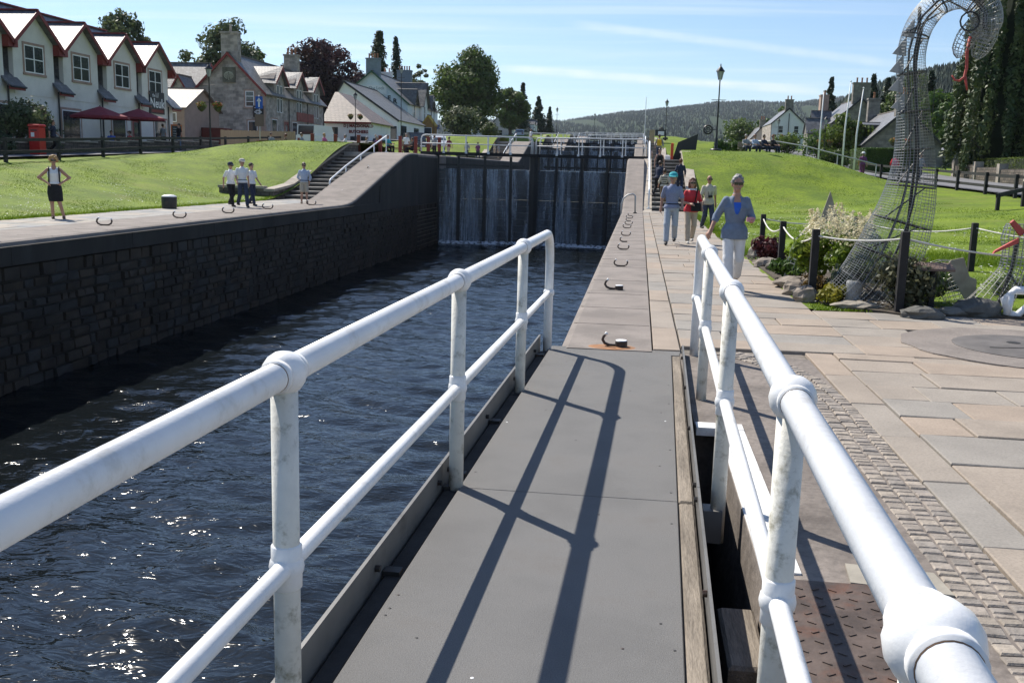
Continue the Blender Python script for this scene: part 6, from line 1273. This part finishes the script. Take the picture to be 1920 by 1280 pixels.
def cm(name, c, var=.10, rough=.85, sc=14): return mat(name, c, var, sc, rough=rough, bump=.55, bscale=11)
SKIN = mat('skin', (.42,.235,.165), .10, 10, rough=.55, spec=.35); SKIN2 = mat('skin_tan', (.34,.18,.12), .10, 10, rough=.55)
HAIRG = cm('grey_hair',(.22,.21,.20),.3,.6,40); HAIRB = cm('brown_hair',(.05,.028,.016),.3,.5,40); HAIRR = cm('auburn_hair',(.13,.045,.02),.3,.5,40); HAIRY = cm('blond_curls',(.42,.25,.09),.3,.6,40)
DENIM = cm('dark_denim',(.035,.045,.075),.25); NAVY = cm('navy_cloth',(.02,.028,.055),.2); BLKC = cm('black_cloth',(.012,.012,.014),.3); WHTC = cm('white_cloth',(.72,.72,.72),.05); BEIG = cm('beige_cloth',(.45,.37,.28),.08); GRYC = cm('grey_cloth',(.26,.27,.28),.1); REDC = cm('red_cloth',(.52,.035,.045),.1); BLUS = cm('blue_grey_shirt',(.165,.21,.285),.1); BLUL = cm('pale_blue_shirt',(.42,.48,.60),.06); CHK = cm('blue_check_shirt',(.22,.25,.36),.2,.85,60); LGT = cm('light_grey_trousers',(.36,.40,.45),.06); CREAM = cm('cream_shirt',(.50,.45,.36),.1); PINKC = cm('pink_cloth',(.55,.12,.25),.1); TEAL = cm('teal_cloth',(.05,.38,.42),.1); PURP = cm('purple_cloth',(.16,.05,.14),.1); SHOE = cm('dark_shoe',(.035,.028,.024),.2,.5); SAND = cm('sandal_brown',(.10,.055,.03),.2,.6); STRIPE = cm('dark_stripe',(.03,.03,.03),.2); BLUC = cm('bright_blue_top',(.03,.12,.55),.1); KHAK = cm('khaki_brown',(.16,.11,.065),.15)
POSES = {
 'stand': dict(ka=(-.10,-.015,.50),fa=(-.115,.01,.085),kb=(.10,-.015,.50),fb=(.115,.01,.085),ea=(-.245,.03,1.13),wa=(-.255,-.04,.89),eb=(.245,.03,1.13),wb=(.255,-.04,.89)),
 'walk': dict(ka=(-.095,-.17,.51),fa=(-.09,-.27,.10),kb=(.095,-.02,.49),fb=(.09,.27,.16),ea=(-.25,.12,1.14),wa=(-.27,.10,.90),eb=(.25,-.02,1.13),wb=(.26,-.20,.95)),
 'walk2': dict(ka=(-.095,-.02,.49),fa=(-.09,.27,.16),kb=(.095,-.17,.51),fb=(.09,-.27,.10),ea=(-.25,-.02,1.13),wa=(-.26,-.20,.95),eb=(.25,.12,1.14),wb=(.27,.10,.90)),
 'hips': dict(ka=(-.09,-.0,.50),fa=(-.08,.02,.085),kb=(.10,-.06,.50),fb=(.20,-.03,.085),ea=(-.40,.08,1.16),wa=(-.19,-.04,1.02),eb=(.40,.08,1.16),wb=(.19,-.04,1.02)),
 'back': dict(ka=(-.10,-.015,.50),fa=(-.115,.01,.085),kb=(.10,-.015,.50),fb=(.13,-.02,.085),ea=(-.26,.08,1.13),wa=(-.16,.16,.98),eb=(.27,.06,1.13),wb=(.22,.10,.93)),
 'sit': dict(zp=.50,ka=(-.12,-.42,.52),fa=(-.12,-.40,.085),kb=(.12,-.42,.52),fb=(.12,-.44,.085),ea=(-.25,-.10,.72),wa=(-.17,-.34,.66),eb=(.25,-.10,.72),wb=(.17,-.34,.66)),
 'phone': dict(ka=(-.09,-.10,.51),fa=(-.085,-.16,.09),kb=(.09,.02,.49),fb=(.09,.24,.15),ea=(-.27,.09,1.14),wa=(-.36,.0,.93),eb=(.25,.02,1.13),wb=(.21,-.20,1.10)),
 'bag': dict(ka=(-.095,-.13,.51),fa=(-.09,-.2,.09),kb=(.095,.0,.49),fb=(.09,.22,.14),ea=(-.25,-.02,1.12),wa=(-.06,-.20,1.08),eb=(.25,.04,1.14),wb=(.27,-.08,.98)),
 'stoop': dict(dy=-.16,ka=(-.10,-.12,.50),fa=(-.12,-.22,.09),kb=(.10,-.05,.50),fb=(.12,.2,.12),ea=(-.25,-.18,1.08),wa=(-.2,-.36,.92),eb=(.25,-.18,1.08),wb=(.2,-.36,.92)),
}
def person(label, x, y, z, rz, h, pose, o, vox=.016, name='person'):
    """o: outfit dict. Local figure faces -Y, feet on z = 0, 1.75 tall."""
    P_ = POSES[pose]; zp = P_.get('zp', .95)-.95; dy = P_.get('dy', 0.0); S_ = h/1.75; fem = o.get('fem', 0); sw = .150 if fem else .176; hw = .160 if fem else .155
    lo, hi = (-.50,-.62,-.03), (.50,.50,1.86)
    J = lambda k: P_[k]
    up = lambda zz: (dy*lin((zz-.95)/.5), zz+zp)          # lean of the trunk
    sa, sb = (-sw, up(1.385)[0], 1.385+zp), (sw, up(1.385)[0], 1.385+zp); ha, hb = (-.088,0,.92+zp), (.088,0,.92+zp); hy = dy*1.25-.012; hz = 1.625+zp
    tor = [(.86+zp,0,0,hw,.115),(.95+zp,0,0,hw+.005,.12),(1.05+zp,0,up(1.05)[0],hw-.022-(.012 if fem else 0),.098),(1.15+zp,0,up(1.15)[0]-.005,hw-.008,.108),(1.28+zp,0,up(1.28)[0]-(.018 if fem else .006),hw+.012,.122),(1.36+zp,0,up(1.36)[0],sw-.008,.108),(1.405+zp,0,up(1.40)[0],sw*.82,.088),(1.445+zp,0,up(1.44)[0],sw*.50,.068),(1.475+zp,0,up(1.47)[0],.062,.056)]
    root = thing(name, label, 'person', (x,y,z), rz, o.get('group')); root.scale = (S_,)*3
    def arms(s, k0, k1, r0, r1, r2, inf=0.0):
        """arm from fraction k0 to k1 (0..1 upper arm, 1..2 forearm)"""
        for sh, e, w_ in ((sa,J('ea'),J('wa')),(sb,J('eb'),J('wb'))):
            sh, e, w_ = map(np.array, (sh,e,w_)); s.cap(sh, sh+(e-sh)*min(1,k1), r0+inf, r0+(r1-r0)*min(1,k1)+inf, .02)
            if k1 > 1: s.cap(e, e+(w_-e)*(k1-1), r1+inf, r1+(r2-r1)*(k1-1)+inf, .02)
    def legs(s, k1, r0, r1, r2, inf=0.0, flare=0.0):
        for hp, kn, an in ((ha,J('ka'),J('fa')),(hb,J('kb'),J('fb'))):
            hp, kn, an = map(np.array, (hp,kn,an)); s.cap(hp, hp+(kn-hp)*min(1,k1), r0+inf, r0+(r1-r0)*min(1,k1)+inf+flare*(k1 <= 1), .03)
            if k1 > 1: s.cap(kn, kn+(an-kn)*(k1-1), r1+inf, r1+(r2-r1)*(k1-1)+inf+flare, .02)
    s = SDF(lo, hi, vox); s.stack(tor, .03); arms(s, 0, 2, .05, .040, .028); legs(s, 2, .083, .056, .038)
    s.cap((0,up(1.45)[0],1.44+zp),(0,hy+.015,1.56+zp),.055,.052,.03); s.ell((0,hy+.008,hz+.025),(.076,.096,.105),.02); s.cap((0,hy-.032,hz-.03),(0,hy-.045,hz-.072),.060,.040,.03)
    s.cap((0,hy-.088,hz+.012),(0,hy-.112,hz-.028),.010,.017,.012); s.cap((-.026,hy-.093,hz-.068),(.026,hy-.093,hz-.068),.010,.010,.01)
    for sx in (-1,1): s.ell((sx*.08,hy+.012,hz-.005),(.014,.022,.034),.008); s.ell((sx*.034,hy-.105,hz+.018),(.017,.012,.010),0,True)
    for wk, ek, sd in (('wa','ea',-1),('wb','eb',1)):
        w_, e = np.array(J(wk)), np.array(J(ek)); d = (w_-e)/np.linalg.norm(w_-e); pm = w_+d*.075; sdv = np.cross(d,(0,0,1.0)) if abs(d[2]) < .9 else np.array((0,1.0,0)); sdv = sdv/np.linalg.norm(sdv); nr = np.cross(d,sdv)
        s.cap(w_, pm, .030, .036, .012)
        if vox <= .013:
            for q in range(4): b0 = pm+sdv*(.027-.018*q); L_ = (.062,.072,.068,.052)[q]; cu = nr*(-.018*sd); s.cap(b0, b0+d*L_*.55+cu*.5, .0105, .0100, .005); s.cap(b0+d*L_*.55+cu*.5, b0+d*L_+cu*1.9, .0100, .0085, .003)
            t0 = w_+d*.03+sdv*.03; s.cap(t0, t0+d*.04+sdv*.022, .013, .0115, .008); s.cap(t0+d*.04+sdv*.022, t0+d*.07+sdv*.022-nr*.01*sd, .0115, .0095, .003)
        else: s.cap(pm, pm+d*.07, .034, .024, .012)
    for k in ('fa','fb'): f = np.array(J(k)); s.cap(f, f+(0,.02,-.045), .042, .04, .02); s.cap(f+(0,-.02,-.05), f+(0,-.15,-.055), .036, .032, .02)
    s.mesh().build('body', o.get('skin', SKIN), root, smooth=True)
    V2 = max(vox, .014)
    sh = o.get('shirt')
    if sh:
        g = SDF(lo, hi, V2); hem = o.get('hem', .90)+zp; g.stack([q for q in ([(hem,0,0,hw+.032,.135),(.95+zp,0,0,hw+.026,.13)]+[t for t in tor[:-1] if t[0] > .96+zp] if hem < .91+zp else [(hem,0,0,hw+.012,.125)]+[t for t in tor[:-1] if t[0] > hem+.04])], .02, .013); arms(g, 0, o.get('sleeve', .62), .054, .048, .04, .009)
        if not o.get('tank'): g.cap((0,up(1.45)[0],1.43+zp),(0,up(1.45)[0]+.004,1.475+zp),.075,.062,.02)
        if o.get('tank'):
            for sx in (-1,1): g.ell((sx*(sw+.04),0,1.43+zp),(.075,.12,.11),0,True)
            g.ell((0,-.12,1.47+zp),(.075,.1,.10),0,True)
        if o.get('vneck'): g.cap((0,-.115+dy,1.50+zp),(0,-.150+dy,1.20+zp),.080,.035,0,True)
        so_ = g.mesh().build('shirt', sh, root, smooth=True)
        if o.get('inner'):
            g = SDF(lo, hi, V2); g.stack(tor[2:6], .02, .004); g.ell((0,-.14,1.46+zp),(.08,.1,.09),0,True); g.mesh().build('inner_top', o['inner'], root, smooth=True)
        if o.get('stripes'):
            st = MB()
            for q in range(4): zz = 1.02+.1*q; t = next(t for t in tor[::-1] if t[0] <= zz+zp+.001); st.lathe([(t[3]+.021,zz+zp),(t[3]+.023,zz+zp+.02),(t[3]+.021,zz+zp+.04)],(0,t[2],0),20,sx=1,sy=(t[4]+.02)/(t[3]+.02))
            st.build('stripes', STRIPE, so_)
    tr = o.get('trousers')
    if tr:
        g = SDF(lo, hi, V2); lf = o.get('leg', 1.93); g.stack([(.84+zp,0,0,hw-.012,.112),(.93+zp,0,0,hw+.002,.118),(1.02+zp,0,0,hw-.015,.105)], .03, .010); legs(g, lf, .088, .070, .058, .008, o.get('flare', .0))
        g.mesh().build('trousers' if lf > 1.2 else 'shorts', tr, root, smooth=True)
    if o.get('skirt'):
        g = SDF(lo, hi, V2); zl = o.get('skirtz', .50); g.stack([(zl,.02,-.02,hw+.018,.135),(.75,.0,0,hw+.03,.14),(.90,0,0,hw+.012,.125),(1.03,0,0,hw-.02,.103)], .02, .012); g.mesh().build('skirt', o['skirt'], root, smooth=True)
    if sh and not o.get('tank') and not o.get('vneck') and vox < .019: MB().lathe([(.085,1.432+zp),(.090,1.446+zp),(.070,1.490+zp),(.064,1.486+zp)],(0,up(1.45)[0]+.006,0),16,sy=.92).build('collar', WHTC if sh is REDC else sh, root, smooth=True)
    if o.get('belt'): MB().lathe([(hw+.016,.985+zp),(hw+.019,1.0+zp),(hw+.016,1.02+zp)],(0,0,0),22,sy=.75).build('belt', BLKC, root, smooth=True)
    for k in ('fa','fb'):
      g = SDF(lo, hi, V2); f = np.array(J(k)); g.cap(f+(0,.035,-.045), f+(0,-.02,-.045), .046, .045, .02); g.cap(f+(0,-.03,-.052), f+(0,-.155,-.058), .043, .036, .02)
      g.mesh().build('shoe', o.get('shoes', SHOE), root, smooth=True)
    if o.get('hair'):
        g = SDF((-.2,-.3+dy*1.3,1.3+zp),(.2,.3+dy*1.3,1.9+zp), min(V2,.013)); hs = o.get('style','short'); e = .011
        g.ell((0,hy+.030,hz+.042),(.079+e,.092+e,.098+e),.02)
        if hs == 'bob': g.cap((-.07,hy+.03,hz),(-.075,hy+.02,hz-.09),.045,.04,.03); g.cap((.07,hy+.03,hz),(.075,hy+.02,hz-.09),.045,.04,.03); g.cap((0,hy+.07,hz),(0,hy+.065,hz-.09),.055,.05,.03)
        if hs == 'curl':
            r2 = random.Random(5)
            for q in range(34): a, b_ = r2.uniform(0,6.28), r2.uniform(-.25,1.4); g.ell((math.cos(a)*math.cos(b_)*.105,hy+.02+math.sin(a)*math.cos(b_)*.115,hz+.03+math.sin(b_)*.115),(.038,)*3,.01)
        r3 = random.Random(int(abs(x)*100)); [g.ell((math.cos(a_)*math.cos(b_)*.086,hy+.025+math.sin(a_)*math.cos(b_)*.100,hz+.045+math.sin(b_)*.100),(.021,.021,.019),.008) for a_,b_ in [(r3.uniform(0,6.28),r3.uniform(-.2,1.5)) for q in range(26)]] if hs != 'curl' else None; g.ell((0,hy-.120,hz-.006),(.072,.078,.102),0,True); g.cap((0,hy+.0,hz-.22),(0,hy-.03,hz-.10),.075,.07,0,True) if hs == 'short' else None
        g.mesh().build('hair', o['hair'], root, smooth=True)
    if o.get('cap'):
        c = MB().lathe([(.108,hz+.045),(.112,hz+.06),(.108,hz+.10),(.085,hz+.145),(.04,hz+.165),(.001,hz+.168)],(0,hy+.012,0),18,sy=1.1); 
        if o.get('brim') == 'all': c.lathe([(.19,hz+.040),(.19,hz+.048),(.10,hz+.060)],(0,hy+.012,0),18)
        else: c.prism([(-.085,hy-.085,hz+.062),(.085,hy-.085,hz+.062),(.07,hy-.175,hz+.042),(0,hy-.195,hz+.038),(-.07,hy-.175,hz+.042)],(0,0,.012))
        c.build('hat' if o.get('brim') else 'cap', o['cap'], root, smooth=False)
    if o.get('glasses'):
        g = MB()
        for sx in (-1,1): g.lathe([(.031,-.004),(.032,.0),(.028,.004)],(0,0,0),12,sy=.8); n_ = len(g.v)
        g = MB()
        for sx in (-1,1): g.cbox((sx*.036,hy-.107,hz+.014),(.060,.010,.042),0,ch=.004); g.beam((sx*.066,hy-.10,hz+.02),(sx*.083,hy+.01,hz+.02),.006,.01)
        g.cbox((0,hy-.112,hz+.022),(.018,.006,.008)); g.build('sunglasses', mat('dark_lens',(.012,.01,.01),.1,3,rough=.1,spec=.7), root)
    if o.get('shoulder_bag'):
        MB().cbox((.10,-.17+dy,1.0+zp),(.25,.11,.23),.1,ch=.03).build('shoulder_bag', BLKC, root); MB().tube([(.06,-.18+dy,1.10+zp),(.10,-.15+dy,1.30+zp),(.14,-.05,1.46+zp),(.15,.05,1.44+zp),(.16,.10,1.2+zp)],.016,6).build('bag_strap', BLKC, root, smooth=True)
    if o.get('rucksack'):
        MB().cbox((0,.20+dy,1.22+zp),(.30,.16,.42),0,ch=.05).build('rucksack', o['rucksack'], root)
        for sx in (-.13,.13): MB().tube([(sx,.14,1.38+zp),(sx,.03,1.465+zp),(sx,-.10,1.40+zp),(sx*1.05,-.135,1.2+zp),(sx*1.1,-.06,1.04+zp),(sx,.13,1.03+zp)],.02,6).build('rucksack_strap', BLKC, root, smooth=True)
    if o.get('held'):
        w_ = np.array(J('wb')); e = np.array(J('eb')); d = (w_-e)/np.linalg.norm(w_-e); p = w_+d*.10; MB().cbox(tuple(p+np.array((-.02,-.03,.03))),(.12,.02,.065),.2,ch=.004).build('held_packet', mat('pink_packet',(.55,.25,.30),.2,20), root)
    if o.get('camera'): MB().cbox((0,-.17,1.10+zp),(.12,.07,.08),0,ch=.01).tube([(0,-.19,1.10+zp),(0,-.27,1.09+zp)],.033,10).build('camera_body', BLKP, root); MB().tube([(.05,-.15,1.14+zp),(.075,-.09,1.40+zp),(.03,.06,1.48+zp),(-.03,.06,1.48+zp),(-.075,-.09,1.40+zp),(-.05,-.15,1.14+zp)],.007,5).build('camera_strap', BLKP, root)
    return root
# towpath side
person('grey haired woman in blue-grey shirt and white capri trousers walking nearest',1.46,15.3,0,R_(4),1.73,'phone',dict(fem=1,shirt=BLUS,sleeve=1.25,hem=.80,vneck=1,inner=BLUC,trousers=WHTC,leg=1.72,flare=.012,hair=HAIRG,glasses=1,shoes=SAND,held=1),.0115)
person('man in turquoise cap and blue checked shirt with pale trousers',.82,24.9,0,R_(-4),1.74,'walk',dict(shirt=CHK,sleeve=.8,trousers=LGT,hair=HAIRG,cap=TEAL,belt=1),.012)
person('woman in red top with black shoulder bag and beige trousers',1.33,25.6,0,R_(6),1.62,'bag',dict(fem=1,shirt=REDC,sleeve=.9,hem=.86,trousers=BEIG,hair=HAIRR,style='bob',glasses=1,shoulder_bag=1,shoes=cm('pale_shoe',(.5,.47,.42),.1)),.012)
person('bald man in cream shirt with a camera on his chest',2.15,31.5,0,R_(14),1.70,'walk2',dict(shirt=CREAM,sleeve=.85,hem=.84,trousers=DENIM,glasses=1,camera=1,skin=SKIN2),.016)
st = lambda yy: RISE*lin((yy-46.8)/11.7)
person('woman in dark vest coming down the right steps',.98,52.6,st(52.6)+.06,R_(5),1.68,'stand',dict(fem=1,shirt=BLKC,tank=1,sleeve=0.02,trousers=DENIM,hair=HAIRB),.022)
person('stooping person in navy jacket by the stair handrail',.88,49.4,st(49.4)+.05,R_(150),1.70,'stoop',dict(shirt=NAVY,sleeve=1.9,trousers=BLKC,hair=HAIRB),.022)
person('person in striped cream top and brown trousers climbing the right steps',1.16,47.8,st(47.8)+.05,R_(185),1.66,'walk',dict(fem=1,shirt=CREAM,stripes=1,sleeve=1.3,trousers=KHAK,hair=HAIRB),.02)
person('person in navy top behind the capped man on the right steps',1.98,50.2,st(50.2)+.05,R_(180),1.66,'walk2',dict(shirt=NAVY,sleeve=1.8,trousers=NAVY,hair=HAIRR),.022)
person('walker with yellow rucksack on the path above the right steps',1.15,66,2.51,R_(180),1.68,'walk',dict(shirt=GRYC,sleeve=1.6,trousers=DENIM,hair=HAIRB,rucksack=cm('yellow_nylon',(.6,.38,.02),.1)),.024)
person('bare armed person in pink shorts far up the towpath',.95,104,2.52,R_(180),1.72,'stand',dict(shirt=cm('pale_pink',(.55,.36,.32),.1),sleeve=.6,trousers=BEIG,leg=.6,hair=HAIRB),.03)
for i,(dx,c) in enumerate(((0,GRYC),(.55,BLUL),(1.1,NAVY),(1.65,BLKC))): person('seated person on the mound crest bench, %s from the left' % ('first','second','third','fourth')[i],6.6+dx*1.02,65.5,3.02,R_(20+10*i),1.70,'sit',dict(shirt=c,sleeve=1.4,trousers=NAVY,hair=(HAIRG,HAIRR,HAIRB,HAIRR)[i],group='people on the crest bench'),.028)
bn = thing('bench','timber bench under the seated people on the mound crest','bench',(7.45,65.65,3.0)); MB().box(-1.3,1.3,-.2,.25,.38,.44).build('seat',OLDW,bn); MB().box(-1.3,1.3,.27,.31,.5,.85).build('backrest',OLDW,bn)
for sx in (-1.1,1.1): MB().box(sx-.05,sx+.05,-.15,.3,-.1,.38).build('leg',OLDW,bn)
person('person in pink top and white sun hat walking the right road',14.0,66,1.75,R_(170),1.62,'walk',dict(fem=1,shirt=PURP,sleeve=.8,trousers=PURP,hair=HAIRB,cap=WHTC,brim='all'),.026); person('person in red jacket with dark rucksack on the right road',17.9,74,1.75,R_(160),1.70,'walk2',dict(shirt=REDC,sleeve=1.8,trousers=DENIM,hair=HAIRB,rucksack=PINKC),.026); person('man in dark shirt and pale sun hat on the right road',18.3,69,1.65,R_(10),1.78,'walk',dict(shirt=GRYC,sleeve=.8,trousers=NAVY,cap=BEIG,brim='all',hair=HAIRG),.024)
# village side
person('blonde woman in white vest and black skirt with hands on hips',-16.6,26.7,0,R_(32),1.76,'hips',dict(fem=1,shirt=WHTC,tank=1,sleeve=.02,hem=.98,skirt=BLKC,hair=HAIRY,style='curl',glasses=1,rucksack=BLKC,shoes=SAND),.0125)
person('man in white shirt and dark cap walking left along the lawn',-15.95,37.6,0,R_(55),1.70,'walk',dict(shirt=WHTC,sleeve=.7,trousers=BLKC,hair=HAIRG,cap=NAVY,glasses=1),.015); person('larger man in white shirt and pale cap striding ahead',-15.35,37.3,0,R_(40),1.84,'walk2',dict(shirt=WHTC,sleeve=.75,trousers=DENIM,hair=HAIRG,cap=cm('stone_cap',(.55,.5,.44),.1),belt=1),.015); person('person half hidden behind the two men in white',-15.62,38.9,0,R_(60),1.70,'walk',dict(shirt=WHTC,sleeve=.7,trousers=NAVY,hair=HAIRB),.02)
person('man in pale blue shirt and beige shorts at the stair foot',-14.65,42.5,0,R_(18),1.77,'back',dict(shirt=BLUL,sleeve=1.5,hem=.95,trousers=cm('stone_shorts',(.40,.36,.29),.06),leg=.86,flare=.012,hair=HAIRB,glasses=1,belt=1,shoes=SAND),.014)
person('man in black walking along the left street',-31.0,50.0,hf(0,50)+.1,R_(100),1.76,'walk',dict(shirt=NAVY,sleeve=.7,trousers=BLKC,hair=HAIRB),.022); person('person in grey top outside the shop row',-32.4,65.2,hf(0,65)+.15,R_(160),1.72,'stand',dict(shirt=GRYC,sleeve=.8,trousers=BLKC,hair=HAIRB),.026); person('person in dark top and jeans outside the shop row',-31.6,65.9,hf(0,66)+.15,R_(-30),1.76,'stand',dict(shirt=BLKC,sleeve=.7,trousers=cm('mid_denim',(.10,.16,.26),.1),hair=HAIRB),.026)
for i,(x,y,c,rz) in enumerate(((-32.5,58.6,BLUC,30),(-32.2,60.3,REDC,-40),(-32.7,61.2,NAVY,80))): person('person seated at the shop row tables, %s from the left' % ('first','second','third')[i],x,y,hf(0,y)+.1,R_(rz),1.68,'sit',dict(shirt=c,sleeve=.8,trousers=BLKC,hair=HAIRB,group='seated cafe guests'),.03)
for i,(x,y,c,rz,ps,hc) in enumerate(((-25.6,67.5,GRYC,60,'sit',HAIRB),(-25.0,68.7,KHAK,-80,'sit',HAIRR),(-23.0,66.3,GRYC,90,'sit',HAIRB),(-21.3,66.0,PINKC,80,'sit',HAIRY),(-20.2,67.2,WHTC,-80,'sit',HAIRG),(-18.7,69.9,PURP,70,'sit',HAIRG),(-19.8,71.2,CREAM,-90,'sit',HAIRG),(-17.0,66.4,TEAL,60,'sit',HAIRG),(-16.5,71.6,BLKC,-60,'sit',HAIRB),(-18.0,76,WHTC,0,'stand',HAIRG),(-16.2,78,GRYC,160,'stand',HAIRB),(-21.5,80,NAVY,40,'stand',HAIRG))):
    person('%s %s on the plaza, number %s from the lawn side' % (('person','guest')[ps == 'sit'],'seated at a picnic table' if ps == 'sit' else 'standing',('one','two','three','four','five','six','seven','eight','nine','ten','eleven','twelve')[i]),x,y,2.515,R_(rz),1.70,ps,dict(shirt=c,sleeve=.8,trousers=BLKC,hair=hc,group='people on the plaza'),.03)
for i,(x,y,c,t_) in enumerate(((-15.9,97.5,PURP,DENIM),(-16.9,97.0,GRYC,BLKC),(-15.8,82,cm('maroon_cloth',(.18,.04,.05),.1),BEIG),(-15.9,112.0,GRYC,BEIG),(-16.5,113,CREAM,BEIG),(-13.8,126,WHTC,BEIG))): person('%s on the village side path beyond the first gates' % ('walker in purple top','walker in grey top with dark trousers','stroller in maroon top','visitor in grey top','visitor in cream top','visitor in white by the second gate')[i],x,y,level(y,47.8,58.9)+.02,R_(170+30*i),1.70,'stand' if i > 2 else 'walk',dict(shirt=c,sleeve=.8,trousers=t_,hair=HAIRB),.032)
# ------------------------------------------------------------------ air
hz_ = MB().box(-5900,5900,-2900,6900,-6,365).build('haze', [])
hm = bpy.data.materials.new('thin_haze'); hm.use_nodes = True; t = hm.node_tree; t.nodes.clear(); ov = t.nodes.new('ShaderNodeOutputMaterial'); pv = t.nodes.new('ShaderNodeVolumePrincipled')
pv.inputs['Color'].default_value = (.80,.88,1.0,1); pv.inputs['Density'].default_value = 0.000055; pv.inputs['Anisotropy'].default_value = .3; t.links.new(pv.outputs[0], ov.inputs['Volume']); hz_.data.materials.append(hm)
stuff(hz_, 'thin blue summer haze filling the valley', 'haze')
